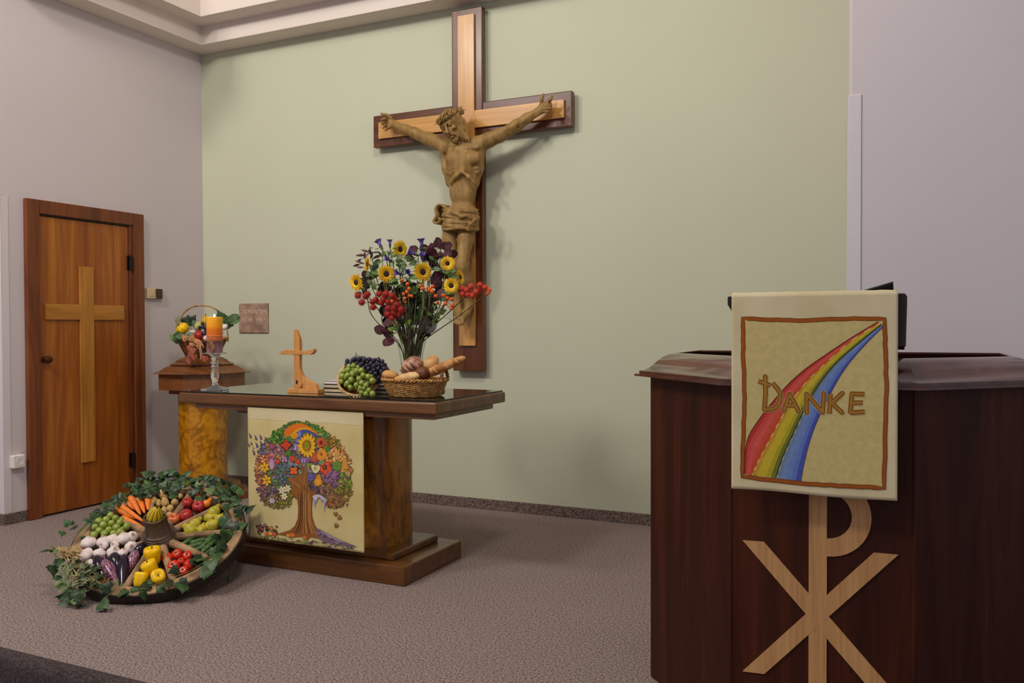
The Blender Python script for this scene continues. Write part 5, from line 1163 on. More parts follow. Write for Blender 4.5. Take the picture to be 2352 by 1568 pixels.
mb = MB(); mb.ball((0, 0, 0), 1, 12, 8, (1, 1, 1.12)); mb.tube([(0, 0, 1.05), (.1, 0, 1.4)], .12, 5); HIP = mb.mesh('rose_hip', True); HIP.materials.append(MATS['rosehip'])
HIPS = [((1495, 590), (1498, 625), (1510, 605), (1480, 640))]
branch('rose_hip_branch', 'two or three red berries at the tip beyond the spiny spray', 'berries', HIPS[0], HIP, .0075, -.02, 'stem_brown', 'rose_hip', 'rose hips in the vase')
branch('rose_hip_branch', 'orange rose hips in the middle of the bouquet', 'berries', [(675, 510), (725, 545), (742, 590), (700, 682), (742, 657), (690, 640), (720, 620), (580, 710, -.04), (630, 735), (765, 660), (705, 715)], HIP, .0095, -.09, 'stem_brown', 'rose_hip', 'rose hips in the vase')
branch('rose_hip_branch', 'orange rose hips below the pale stemmed sunflower', 'berries', [(850, 560), (922, 580), (965, 568), (960, 615), (995, 660), (935, 600), (870, 590)], HIP, .0105, -.08, 'stem_brown', 'rose_hip', 'rose hips in the vase')
branch('rose_hip_branch', 'orange rose hips hanging beside the feet of the figure', 'berries', [(1010, 725), (1065, 650), (1110, 675), (1147, 690), (1085, 730), (1150, 745), (1143, 776), (1090, 655)], HIP, .0105, -.06, 'stem_brown', 'rose_hip', 'rose hips in the vase')
# bellflowers
mb = MB(); mb.lathe([(0, -1.2), (.22, -1.15), (.34, -.8), (.38, 0), (.5, .55), (.85, .95)], 15, cap=False, fn=lambda a, z: 1+(.22*math.cos(5*a) if z > .5 else 0)); BELL = mb.mesh('corolla', True); BELL.materials.append(MATS['bell_violet'])
mb = MB(); mb.lathe([(.1, -1.7), (.3, -1.35), (.3, -1.0), (.42, -.7)], 10, cap=False, fn=lambda a, z: 1+(.25*math.cos(5*a) if z > -.9 else 0)); BCAL = mb.mesh('calyx', True); BCAL.materials.append(MATS['calyx_green'])
for (x, y, s_, d_, lab) in ((462, 165, 10, (-.5, 0, .9), 'violet bellflower leaning outward at the bouquet top'), (560, 155, 7.5, (0, 0, 1), 'small pale bellflower beside the highest sunflower'), (860, 155, 10.5, (0, -.2, 1), 'upright deep violet bellflower above the middle of the bouquet'), (768, 250, 10, (-.6, -.5, .3), 'pale lilac bellflower facing out near the bouquet top'), (545, 312, 8.5, (-.4, -.6, .3), 'violet bellflower under the highest sunflower'), (870, 290, 9.5, (.2, -.5, .6), 'lilac bellflower above the pale stemmed sunflower'), (640, 445, 8, (-.3, -.8, .2), 'dark violet bellflower between the two broad sunflowers'), (735, 440, 8, (.3, -.8, .3), 'half hidden violet bellflower near the bouquet centre')):
    c_ = at(*C3(x, y), YV-.02); t = thing('bellflower', lab, 'flower', c_, group='violet bellflowers in the vase'); k = mpp(c_)*s_; M = frame(c_, d_, (1, 0, 0), 0, k)
    for nm, me in (('corolla', BELL), ('calyx', BCAL)):
        o = bpy.data.objects.new(nm, me); COL.objects.link(o); o.parent = t; o.matrix_local = PINV[t.name] @ M
    add_stem(t, c_-Vector(d_).normalized()*k*1.6, .0022, 'stem_green')
    for i in range(3): leafobj(t, LEAF['greenn'], c_+Vector((rf.uniform(-.02, .02), rf.uniform(-.02, .01), -.03-.015*i)), (rf.uniform(-1, 1), rf.uniform(-.5, .5), .3), (0, -.5, .8), rf.uniform(.035, .05))
# leafy branches
def foliage(name, label, kinds, pts, dep, size, group='foliage branches in the vase', smat='stem_dark', flat=0.7):
    P_ = [at(*C3(*q[:2]), YV+dep+rf.uniform(-.03, .03)) for q in pts]; cen = sum(P_, Vector())/len(P_); t = thing(name, label, 'foliage', cen, group=group)
    far = max(P_, key=lambda q: (q-MOUTH).length); sp_ = [Vector(q) for q in stem_path(far)]; mb = MB(); mb.tube([tuple(q) for q in sp_], .0024, 6); mb.build('stem', smat, t, smooth=True)
    mb = MB()
    for q, pp in zip(P_, pts):
        nr_ = min(sp_[9:], key=lambda s_: (s_-q).length); d_ = (q-nr_); d_ = d_.normalized() if d_.length > .005 else Vector((rf.uniform(-1, 1), -.3, .6)).normalized()
        d_ = (d_+Vector((rf.uniform(-.5, .5), rf.uniform(-.4, .4), rf.uniform(-.3, .5)))).normalized(); s_ = size*rf.uniform(.8, 1.15)
        mb.tube([tuple(nr_), tuple((nr_+q)/2), tuple(q-d_*s_*.4)], .0011, 4)
        leafobj(t, LEAF[rf.choice(kinds)], q-d_*s_*.45, d_, tocam(q)*flat+Vector((rf.uniform(-.6, .6), rf.uniform(-.4, .4), rf.uniform(-.3, .7))), s_)
    o = mb.build('twigs', smat, t); o['kind'] = 'stuff'; return t
foliage('smoke_bush_branch', 'branch of round plum coloured leaves at the top by the cross', ['plum'], [(960, 195), (1000, 160), (1040, 150), (1075, 185), (1115, 180), (1010, 255), (965, 245), (930, 225), (1030, 215), (1120, 240), (1150, 255), (1085, 240), (990, 290), (1060, 270), (905, 250)], .03, .052)
foliage('smoke_bush_branch', 'plum leaves between the bellflowers at the bouquet top', ['plum'], [(780, 215), (815, 215), (795, 245), (890, 215), (915, 260), (890, 285), (950, 330), (965, 355), (930, 345), (985, 370), (750, 300), (770, 330)], .05, .048)
foliage('smoke_bush_branch', 'narrow dark plum leaves fanning out beside the profile sunflower', ['plumn'], [(370, 195), (360, 230), (330, 245), (285, 280), (425, 240), (435, 285), (470, 275), (380, 265), (270, 320), (280, 355), (240, 370), (330, 270), (280, 390), (455, 240), (300, 300)], .02, .05)
foliage('smoke_bush_branch', 'large dark rounded leaves hanging low beside the vase mouth', ['dark', 'plum'], [(505, 885), (535, 905), (500, 965), (530, 985), (490, 985), (575, 1030), (555, 1020), (480, 830), (500, 800)], -.03, .062)
foliage('smoke_bush_branch', 'dark plum leaves behind the rose hips', ['dark', 'plum'], [(1000, 530), (1030, 560), (1010, 590), (1040, 470), (1070, 450), (1020, 450), (1050, 610), (980, 500), (1060, 540), (1020, 620), (1080, 480)], .03, .058)
foliage('smoke_bush_branch', 'dark plum leaves behind the outermost sunflowers', ['plum', 'dark'], [(330, 460), (345, 500), (370, 540), (310, 520), (350, 600), (320, 620), (400, 480), (380, 440), (500, 580), (540, 590), (480, 600), (600, 600)], .05, .05)
foliage('green_branch', 'grey green leaves spread through the middle of the bouquet', ['grey', 'green'], [(740, 490), (770, 470), (670, 330), (650, 350), (690, 410), (660, 430), (600, 500), (640, 560), (770, 350), (800, 360), (720, 290), (820, 400), (700, 560), (560, 250), (540, 230), (640, 290)], .0, .045)
foliage('green_branch', 'green leaves behind the sunflowers facing the door', ['green', 'grey'], [(430, 330), (460, 340), (420, 370), (400, 400), (500, 300), (380, 540), (400, 590), (440, 560), (450, 740), (470, 720), (520, 260), (350, 450)], .03, .045)
foliage('green_branch', 'green leaves around the sunflowers beside the cross', ['green', 'grey'], [(1000, 400), (1030, 380), (980, 420), (1130, 450), (1100, 440), (1060, 400), (1160, 420), (1040, 690), (1060, 680), (1180, 470), (1000, 330), (960, 300)], .01, .042)
foliage('green_branch', 'small green leaves just above the vase mouth', ['bright', 'green'], [(600, 955), (580, 975), (610, 990), (720, 940), (700, 920), (740, 950), (765, 960), (640, 930), (590, 1000)], -.06, .04)
foliage('green_branch', 'green twigs with small leaves reaching toward the cross foot', ['green', 'greenn'], [(1050, 830), (1030, 845), (1010, 855), (990, 870), (1060, 800), (960, 800), (930, 830), (985, 830), (900, 780), (1040, 790), (950, 760), (980, 770)], -.02, .032)
foliage('green_branch', 'long narrow dark leaves drooping from the vase mouth', ['greenn', 'dark'], [(980, 910), (930, 950), (900, 980), (950, 920), (1000, 900), (870, 1000), (890, 940)], -.03, .075)
foliage('green_branch', 'dense dark foliage filling the heart of the bouquet', ['dark', 'green', 'dark'], [(820+rf.uniform(-110, 130), 560+rf.uniform(0, 330)) for _ in range(64)], .035, .062)
foliage('green_branch', 'dark leaves behind the red seed heads', ['dark', 'green'], [(640+rf.uniform(-110, 90), 600+rf.uniform(0, 330)) for _ in range(34)], .05, .055)
mb = MB(); mb.tube([tuple(at(*C3(*q), YV-.03)) for q in smooth_pts([(860, 1000), (960, 900), (1040, 872), (1100, 868), (1132, 880), (1140, 910)], 4)], .0012, 5); tag(mb.build('grass_blade', 'stem_green', smooth=True), 'thin grass blade arching out of the vase toward the cross', 'grass')
mb = MB()
for i in range(22):
    a = rf.uniform(0, 2*PI); h_ = at(*C3(800+rf.uniform(-170, 170), 740), YV+rf.uniform(-.03, .03)); mb.tube(stem_path(h_), rf.uniform(.003, .0042), 6)
o = mb.build('cut_stems', 'stem_dark', smooth=True); tag(o, 'crowded dark green stems standing in the glass vase', 'stems'); o['kind'] = 'stuff'
# ------------------------------------------------------------------ wagon wheel laid out with the harvest
WC = Vector((1.85, -2.139, .229)); ta, tb = .4736, -1.0915
WN = Vector((math.sin(ta)*math.cos(tb), math.sin(ta)*math.sin(tb), math.cos(ta))); WR = .403; WT = .06
WM = frame(WC, WN, (1, 0, 0)); WMI = WM.inverted()
Zc = lambda x, y: (80+x/4.356, 1050+y/4.356)
def Wp(x, y, h=0.0): return onplane(*Zc(x, y), WC+WN*h, WN)
def wang(x, y): q = WMI @ Wp(x, y); return math.atan2(q.y, q.x)
two('wheel_wood', S(120, 92, 64), S(172, 138, 100), 9, rough=.8, stretch=(1, 1, 1), bmp=.25); two('wheel_dark', S(58, 44, 34), S(96, 76, 58), 14, rough=.8, bmp=.3); two('hub_wood', S(62, 48, 38), S(104, 84, 66), 16, rough=.75, bmp=.3, stretch=(1, 1, .3)); plain('tyre_iron', S(52, 42, 36), .6, metal=.3, bmp=.2)
wt = thing('wagon_wheel', 'old wooden wagon wheel laid at a slant and used as a harvest tray', 'wheel', WC, rot=WM.to_euler())
def arcseg(r0, r1, z0, z1, a0, a1, n=10):
    mb = MB(); vs = []
    for i in range(n+1):
        a = a0+(a1-a0)*i/n; vs += [(r*math.cos(a), r*math.sin(a), z) for r, z in ((r0, z0), (r1, z0), (r1, z1), (r0, z1))]
    fs = [(4*i+j, 4*i+(j+1) % 4, 4*i+4+(j+1) % 4, 4*i+4+j) for i in range(n) for j in range(4)]+[(0, 1, 2, 3), (4*n+3, 4*n+2, 4*n+1, 4*n)]; mb.add(vs, fs); return mb
for i in range(6): arcseg(WR-.062, WR-.006, -WT, 0, i*PI/3+.2, (i+1)*PI/3+.197).build('felloe', 'wheel_wood', wt, local=True, bev=.005)
arcseg(WR-.006, WR, -WT-.002, -.004, 0, 2*PI, 64).build('iron_tyre', 'tyre_iron', wt, local=True)
mb = MB(); mb.lathe([(0, -.058), (WR-.062, -.058), (WR-.062, -.05), (0, -.05)], 48, cap=False); mb.build('floor_board', 'wheel_dark', wt, local=True)
hubp = [(0, -.228), (.05, -.228), (.054, -.2), (.058, -.12), (.072, -.07), (.082, -.05), (.084, -.03), (.084, -.004), (.080, .0), (.080, .006), (.076, .008), (.076, .015), (.070, .018), (.070, .026), (.060, .029), (.056, .038), (.052, .08), (.051, .108), (.053, .112), (.053, .118), (.043, .118), (.041, .10), (.041, .07), (0, .07)]
mb = MB(); mb.lathe(hubp, 32, cap=False); mb.build('hub', 'hub_wood', wt, local=True, smooth=True, ang=35)
SPK = [wang(1560, 330), wang(1760, 510), wang(1900, 725), wang(1720, 980), wang(1370, 1180), wang(900, 1270), wang(520, 1060), wang(480, 740), wang(700, 560), wang(1130, 380)]
for a in SPK:
    mb = MB(); mb.M = Matrix.Rotation(a, 4, 'Z'); pr = []
    mb.tube([(.07, 0, -.018), (.15, 0, -.014), (.25, 0, -.016), (WR-.055, 0, -.022)], [.022, .0185, .0165, .019], 10); mb.build('spoke', 'wheel_wood', wt, local=True, smooth=True)
# --- produce materials
def speckle(name, c1, c2, sc, lo=.4, hi=.6, rough=.35, st=(1, 1, 1), **k): return two(name, c1, c2, sc, lo, hi, rough, st, **k)
speckle('carrot_orange', S(222, 112, 30), S(238, 138, 56), 1.2, st=(1, 1, 1.5), rough=.5); speckle('potato_skin', S(172, 136, 76), S(206, 172, 110), 3, rough=.75, bmp=.1); speckle('apple_red', S(146, 24, 32), S(188, 58, 48), 2.2, rough=.28, st=(2, 2, .4)); speckle('apple_blush', S(184, 44, 30), S(222, 128, 66), 1.8, rough=.28, st=(1.6, 1.6, .5))
speckle('pear_yellow', S(164, 152, 34), S(200, 184, 64), 1.6, rough=.42); speckle('cucumber_green', S(38, 66, 28), S(84, 114, 58), 2.5, rough=.35, st=(2, 2, .3)); speckle('tomato_red', S(190, 34, 16), S(214, 58, 34), 1.0, rough=.2); speckle('pepper_yellow', S(236, 182, 2), S(246, 200, 12), .9, rough=.22)
speckle('eggplant_dark', S(16, 8, 20), S(38, 22, 44), 8, rough=.14); two('eggplant_striped', S(84, 26, 58), S(190, 146, 168), 5, .46, .62, rough=.2, stretch=(1.8, 1.8, .3), dist=.6); speckle('garlic_white', S(214, 196, 192), S(236, 222, 216), 2.5, rough=.55, st=(3, 3, .4)); plain('garlic_neck', S(176, 140, 96), .8)
speckle('orange_peel', S(222, 110, 20), S(240, 150, 48), 14, rough=.45); plain('stalk_brown', S(74, 54, 32), .8); plain('calyx_leaf', S(64, 92, 40), .6); plain('calyx_pale', S(120, 124, 76), .6); two('straw', S(168, 140, 92), S(206, 180, 130), 30, rough=.85)
m, nt, b = new_mat('gourd_striped'); setb(b, .35, .4); tcn = nt.nodes.new('ShaderNodeTexCoord'); gr = nt.nodes.new('ShaderNodeTexGradient'); gr.gradient_type = 'RADIAL'; nt.links.new(tcn.outputs['Object'], gr.inputs[0])
mt_ = nt.nodes.new('ShaderNodeMath'); mt_.operation = 'MULTIPLY'; mt_.inputs[1].default_value = 10; nt.links.new(gr.outputs['Fac'], mt_.inputs[0]); fr_ = nt.nodes.new('ShaderNodeMath'); fr_.operation = 'FRACT'; nt.links.new(mt_.outputs[0], fr_.inputs[0])
nt.links.new(ramp(nt, fr_.outputs[0], [(.0, S(214, 176, 30)), (.36, S(206, 172, 36)), (.44, S(70, 84, 30)), (.56, S(70, 84, 30)), (.64, S(214, 180, 40)), (1, S(214, 176, 30))]), b.inputs['Base Color'])
# --- produce meshes, unit sized, stalk end towards +z
def LM(name, prof, mat, seg=20, fn=None, cap=False, smooth=True):
    mb = MB(); mb.lathe(prof, seg, cap=cap, fn=fn); me = mb.mesh(name, smooth); me.materials.append(MATS[mat]); return me
def TM(name, pts, r, mat, seg=6):
    mb = MB(); mb.tube(pts, r, seg); me = mb.mesh(name, True); me.materials.append(MATS[mat]); return me
def star(name, n, r0, r1, z, drop, mat):
    mb = MB()
    for i in range(n):
        a = 2*PI*i/n; mb.add([(r0*math.cos(a-.5), r0*math.sin(a-.5), z), (r0*math.cos(a+.5), r0*math.sin(a+.5), z), (r1*math.cos(a), r1*math.sin(a), z-drop), (0, 0, z+.02)], [(0, 2, 3), (3, 2, 1)])
    me = mb.mesh(name); me.materials.append(MATS[mat]); return me
app = [(0, -.82), (.12, -.86), (.34, -.92), (.62, -.78), (.88, -.4), (1, .05), (.95, .45), (.72, .78), (.42, .88), (.18, .8), (.06, .66), (0, .62)]
pea = [(0, -.95), (.12, -1), (.5, -.95), (.85, -.6), (1, -.15), (.9, .3), (.62, .75), (.45, 1.15), (.36, 1.5), (.2, 1.68), (0, 1.7)]
tom = [(0, -.78), (.4, -.74), (.8, -.45), (1, 0), (.9, .45), (.6, .72), (.3, .74), (.1, .64), (0, .6)]
pep = [(0, -.95), (.2, -1.02), (.48, -1.05), (.7, -.9), (.82, -.5), (.92, .1), (1, .6), (.92, .92), (.6, 1.04), (.3, .95), (.12, .82), (0, .8)]
egg = [(0, -1), (.3, -.97), (.6, -.82), (.85, -.5), (1, -.05), (.96, .4), (.78, .95), (.6, 1.4), (.5, 1.75), (.42, 2.0), (.2, 2.12), (0, 2.12)]
gar = [(0, -.62), (.3, -.64), (.7, -.52), (.95, -.2), (1, .1), (.85, .42), (.5, .66), (.28, .82), (.2, 1.0)]
PR = {
 'apple': ('apple', [('flesh', LM('flesh', app, 'apple_red', fn=lambda a, z: 1+.03*math.cos(5*a)*(1 if z < 0 else .4))), ('stalk', TM('stalk', [(0, 0, .6), (.03, 0, .8), (.1, 0, 1.05)], .035, 'stalk_brown'))]),
 'apple2': ('apple', [('flesh', LM('flesh', app, 'apple_blush', fn=lambda a, z: 1+.03*math.cos(5*a))), ('stalk', TM('stalk', [(0, 0, .6), (.03, 0, .8), (.1, 0, 1.05)], .035, 'stalk_brown'))]),
 'pomegranate': ('pomegranate', [('rind', LM('rind', app[:-4]+[(.5, .86), (.25, .98), (0, .98)], 'apple_blush', fn=lambda a, z: 1+.02*math.cos(6*a))), ('crown', LM('crown', [(.24, .95), (.26, 1.1), (.42, 1.4)], 'orange_peel', 12, fn=lambda a, z: 1+(.25*math.cos(6*a) if z > 1.2 else 0)))]),
 'squash': ('squash', [('rind', LM('rind', pea, 'orange_peel', fn=lambda a, z: 1+.05*math.cos(8*a))), ('stalk', TM('stalk', [(0, 0, 1.65), (.03, 0, 1.9)], .09, 'stalk_brown'))]),
 'pear': ('pear', [('flesh', LM('flesh', pea, 'pear_yellow')), ('stalk', TM('stalk', [(0, 0, 1.65), (.05, 0, 1.9), (.16, 0, 2.1)], .045, 'stalk_brown'))]),
 'tomato': ('tomato', [('flesh', LM('flesh', tom, 'tomato_red', fn=lambda a, z: 1+.035*math.cos(5*a)*(1 if z > 0 else .3))), ('calyx', star('calyx', 5, .1, .5, .72, -.02, 'calyx_leaf')), ('stalk', TM('stalk', [(0, 0, .6), (.02, 0, .85), (.12, 0, 1.0)], .04, 'calyx_leaf'))]),
 'pepper': ('bell pepper', [('flesh', LM('flesh', pep, 'pepper_yellow', 32, fn=lambda a, z: 1+.10*abs(math.cos(2*a))-.06)), ('stalk', TM('stalk', [(0, 0, .8), (.02, 0, 1.05), (.14, 0, 1.35)], .09, 'calyx_pale'))]),
 'eggplant': ('eggplant', [('skin', LM('skin', egg, 'eggplant_dark')), ('calyx', LM('calyx', [(.46, 1.72), (.5, 1.9), (.3, 2.15), (.14, 2.3), (.12, 2.6), (0, 2.62)], 'calyx_leaf', 15, fn=lambda a, z: 1+(.3*math.cos(5*a) if z < 1.8 else 0)))]),
 'eggplant_striped': ('eggplant', [('skin', LM('skin', egg, 'eggplant_striped')), ('calyx', LM('calyx', [(.46, 1.55), (.52, 1.85), (.3, 2.15), (.14, 2.3), (.12, 2.6), (0, 2.62)], 'calyx_pale', 15, fn=lambda a, z: 1+(.3*math.cos(5*a) if z < 1.6 else 0)))]),
 'garlic': ('garlic', [('bulb', LM('bulb', gar, 'garlic_white', 36, fn=lambda a, z: 1+.10*abs(math.cos(3*a))*(1 if z < .5 else .3)-.05)), ('neck', LM('neck', [(.21, .96), (.2, 1.06), (.1, 1.02), (0, 1.0)], 'garlic_neck', 12))]),
 'carrot': ('carrot', [('root', LM('root', [(0, 0), (.5, .02), (.86, .12), (1, .4), (.97, 1.2), (.9, 2.4), (.8, 4), (.66, 5.6), (.5, 7), (.3, 8), (0, 8.3)], 'carrot_orange', 14, fn=lambda a, z: 1+.03*math.sin(z*5)))]),
 'potato': ('potato', [('tuber', None)]),
 'cucumber': ('cucumber', [('flesh', LM('flesh', [(0, -3.2), (.5, -3.05), (.85, -2.6), (1, -1.6), (1.02, 0), (.98, 1.6), (.8, 2.6), (.5, 3.05), (0, 3.2)], 'cucumber_green', 14, fn=lambda a, z: 1+.04*math.cos(7*a))), ('tip', TM('tip', [(0, 0, 3.1), (0, 0, 3.5)], .14, 'calyx_pale'))]),
}
rw = random.Random(9)
mb = MB(); mb.ball((0, 0, 0), 1, 16, 10, (.8, .76, 1.1), fn=lambda p_: 1+.05*math.sin(p_.x*4+1)+.05*math.sin(p_.z*5)+.03*math.sin(p_.y*7)); POT = mb.mesh('tuber', True); POT.materials.append(MATS['potato_skin']); PR['potato'] = ('potato', [('tuber', POT)])
def produce(kind, label, M, group, name=None):
    cat, parts = PR[kind]; nm = name or {'apple2': 'apple', 'eggplant_striped': 'eggplant'}.get(kind, kind)
    loc, rot, sc = M.decompose(); o = bpy.data.objects.new(nm, None); COL.objects.link(o); o.empty_display_size = .02
    o.matrix_world = M; tag(o, label, cat, group)
    for pn, me in parts:
        c = bpy.data.objects.new(pn, me); COL.objects.link(c); c.parent = o
    return o
def up_at(x, y, r, dirv=None, h=None, roll=0):
    """stands on the tray: r in crop pixels of the wheel picture"""
    k = mpp(Wp(x, y))*r/4.356; hh = (k-.045) if h is None else h
    return frame(Wp(x, y, hh), dirv if dirv is not None else WN, (1, 0, 0), roll, k)
gw = 'on the wagon wheel'
# carrots: crown end outward
CL = ['long carrot next to the one beside the green grapes', 'long carrot running from the ivy to the hub rim', 'short carrot lying under the longer ones near the ivy', 'thickest carrot in the middle of the carrot fan', 'slim carrot second from the potatoes', 'short carrot touching the potatoes', 'carrot lying directly beside the green grapes']
PL = ['potato touching the carrots', 'large potato lying sideways under the ivy', 'brown potato in the middle of the potato heap', 'potato beside the spoke next to the apples', 'round potato on top of the potato heap', 'potato wedged low between carrot and potatoes', 'potato half hidden under ivy at the spoke', 'pale potato behind the red and yellow apple', 'potato tucked behind the hub gourd']
TL = ['tomato closest to the yellow peppers on the wheel', 'tomato nearest the hub on the wheel', 'tomato at the spoke next to the cucumbers', 'largest tomato just above an ivy leaf', 'tomato partly covered by the ivy vine', 'tomato tucked under ivy beside the cucumbers', 'tomato lying lowest against the wheel rim', 'small tomato in the middle of the tomato pile']
EL = ['plump round pear beside the ivy at the back rim', 'longest pear lying against the spoke by the apples', 'small pear wedged in the middle of the pear pile', 'slim pear half hidden under ivy at the rim', 'squat pear closest to the hub with its stalk up', 'pear leaning between the squat one and the bruised one', 'broad bruised pear resting on the spoke by the cucumbers']
GL = ['flattest garlic bulb at the end beside the straw', 'garlic bulb second along the row by the grapes', 'garlic bulb in the middle of the row by the grapes', 'tallest garlic bulb next to the hub', 'garlic bulb with ragged neck touching the hub', 'garlic bulb lying on its side above the slim eggplant', 'garlic bulb tipped toward the straw showing its neck', 'garlic bulb right behind the violet eggplant', 'split garlic bulb above the glossy black eggplant', 'small garlic bulb beside the split one', 'smallest garlic bulb hanging over the rim edge', 'loose garlic clove bulb between the two rows', 'little garlic bulb wedged between the rows near the hub']
UL = ['cucumber lying against the spoke nearest the hub', 'cucumber just under the spoke below the pears', 'long cucumber in the front of the cucumber heap', 'thick cucumber under the spoke near the ivy', 'cucumber in the middle of the cucumber heap', 'thick cucumber leaning toward the tomatoes', 'cucumber tip poking out below the ivy at the rim', 'short cucumber lowest in the heap near the tomatoes', 'cucumber pressed under the big ivy leaves', 'small cucumber by the spoke next to the tomatoes']
for i, (a, b_) in enumerate((((795, 505), (1010, 615)), ((842, 478), (1085, 640)), ((872, 412), (1005, 525)), ((955, 400), (1060, 575)), ((1046, 412), (1100, 560)), ((1132, 412), (1135, 530)), ((875, 605), (1100, 712)))):
    p1, p2 = Wp(*a, -.012+.012*(i % 2)), Wp(*b_, -.014+.010*(i % 2)); ln = (p2-p1).length; r_ = 33/4.356*mpp(p1)
    M = frame(p1, p2-p1, WN) @ Matrix.Diagonal((r_, r_, max(ln/8.3, r_*.55), 1)); produce('carrot', CL[i], M, 'carrots '+gw)
for i, (x, y, r, dx, dy, h) in enumerate(((1190, 432, 50, 0, 1, 0), (1290, 378, 55, 1, .25, .01), (1305, 452, 48, .3, 1, .012), (1400, 452, 48, .2, 1, .004), (1355, 508, 44, 0, 1, .012), (1243, 462, 40, 0, 1, -.01), (1450, 388, 42, .6, 1, 0), (1350, 575, 44, 0, 1, 0), (1295, 535, 40, 0, 1, 0))):
    d_ = Wp(x+dx*10, y+dy*10)-Wp(x, y); produce('potato', PL[i], up_at(x, y, r, d_+WN*.01*rw.uniform(-1, 1), h=-.012+h, roll=rw.uniform(0, 6)), 'potatoes '+gw)
for i, (x, y, r, kind, lab) in enumerate(((1530, 462, 60, 'apple', 'bright red apple with a deep dimple beside the potatoes'), (1640, 497, 66, 'apple', 'dark red apple beside the orange squash on the wheel'), (1515, 588, 70, 'apple', 'largest plain crimson apple on the wheel'), (1393, 622, 62, 'apple2', 'red and yellow apple closest to the hub on the wheel'))):
    produce(kind, lab, up_at(x, y, r, WN+Vector((rw.uniform(-.4, .4), rw.uniform(-.5, .2), 0)), roll=rw.uniform(0, 6)), 'apples '+gw)
produce('pomegranate', 'orange red pomegranate behind the apples on the wheel', up_at(1650, 415, 52, WN+Vector((.2, -.1, .4))), None)
produce('squash', 'small orange squash behind the apples on the wheel', up_at(1722, 462, 42, Wp(1760, 430)-Wp(1720, 460)+WN*.01, h=-.005), None)
for i, (a, b_, r, lab) in enumerate((((1795, 545), (1850, 470), 62, 'pear in the wheel compartment'), ((1605, 665), (1690, 575), 58, ''), ((1745, 605), (1800, 590), 52, ''), ((1850, 615), (1895, 570), 50, ''), ((1560, 728), (1495, 680), 70, ''), ((1670, 722), (1700, 640), 54, ''), ((1775, 680), (1840, 640), 66, ''))):
    p1, p2 = Wp(*a, -.005), Wp(*b_, .0); k = r/4.356*mpp(p1); produce('pear', EL[i], frame(p1, p2-p1, WN, rw.uniform(0, 6), k), 'pears '+gw)
for i, (x, y, r, an) in enumerate(((1515, 850, 26, -.55), (1635, 838, 27, -.25), (1600, 885, 29, -.3), (1770, 795, 30, -.75), (1715, 862, 27, -.6), (1735, 900, 30, -.7), (1850, 790, 26, -.7), (1640, 915, 24, -.3), (1800, 850, 27, -.7), (1755, 945, 24, -.6))):
    d_ = Wp(x+20*math.cos(an), y+20*math.sin(an))-Wp(x, y); produce('cucumber', UL[i], up_at(x, y, r, d_, h=-.022+.01*rw.random(), roll=rw.uniform(0, 6)), 'cucumbers '+gw)
for i, (x, y, r, hh) in enumerate(((1325, 1012, 58, 0), (1425, 970, 55, 0), (1527, 985, 52, 0), (1388, 1088, 62, .004), (1543, 1075, 60, 0), (1655, 1000, 50, 0), (1490, 1140, 54, -.004), (1465, 1040, 44, -.012))):
    produce('tomato', TL[i], up_at(x, y, r, WN+Vector((rw.uniform(-.5, .5), rw.uniform(-.6, .3), 0)), h=None if not hh else r/4.356*.00215-.045+hh, roll=rw.uniform(0, 6)), 'tomatoes '+gw)
for (x, y, r, d_, lab) in ((1180, 985, 86, Vector((.0, -.15, 1)), 'largest yellow bell pepper standing upright against the hub'), (1160, 1112, 80, Vector((-.25, -.35, .9)), 'yellow bell pepper in the middle of the pepper row'), (1055, 1225, 72, Vector((-.1, .35, .8)), 'yellow bell pepper lying at the rim beside the eggplants'), (1235, 1200, 72, Vector((.5, -.5, .5)), 'yellow bell pepper at the rim partly under an ivy leaf')):
    produce('pepper', lab, up_at(x, y, r, d_, h=.012), 'yellow peppers '+gw)
for (a, b_, r, kind, lab) in (((655, 990), (690, 1080), 52, 'eggplant_striped', 'violet eggplant resting against the garlic'), ((640, 1070), (690, 1200), 62, 'eggplant', 'round black eggplant beside the striped one'), ((730, 1110), (800, 1230), 66, 'eggplant_striped', 'large pale streaked eggplant at the wheel rim'), ((805, 1030), (830, 1140), 66, 'eggplant', 'glossy black eggplant below the garlic'), ((890, 1080), (880, 1250), 62, 'eggplant', 'long black eggplant pointing at the rim'), ((985, 1010), (930, 1130), 54, 'eggplant_striped', 'violet streaked eggplant beside the upright pepper'), ((1050, 915), (980, 1010), 48, 'eggplant', 'slim black eggplant tucked behind the upright pepper')):
    p1, p2 = Wp(*a, .005), Wp(*b_, -.012); k = r/4.356*mpp(p1); ln = (p2-p1).length
    produce(kind, lab+' '+gw, frame(p1, p2-p1, WN, rw.uniform(0, 6)) @ Matrix.Diagonal((k, k, max(ln/1.55, k*.8), 1)), 'eggplants '+gw)
for i, (x, y, r, d_) in enumerate(((540, 855, 76, (.0, -.1, 1)), (690, 845, 68, (.1, -.3, 1)), (785, 825, 66, (.3, .3, 1)), (893, 812, 74, (0, -.2, 1)), (975, 792, 56, (.6, -.4, .5)), (965, 900, 62, (.7, -.5, .3)), (515, 975, 74, (-.2, -.7, .7)), (650, 965, 64, (.2, .4, 1)), (790, 952, 66, (.4, -.1, .4)), (875, 960, 50, (.1, .1, 1)), (550, 1065, 46, (.3, -.9, .3)), (690, 885, 46, (.1, -.9, .5)), (800, 880, 44, (.2, -.8, .5)))):
    produce('garlic', GL[i], up_at(x, y, r, Vector(d_)+WN*.3, h=.012, roll=rw.uniform(0, 6)), 'garlic bulbs '+gw)
gr_ = thing('grape_bunch', 'bunch of large green grapes beside the carrots on the wheel', 'grapes', Wp(740, 690))
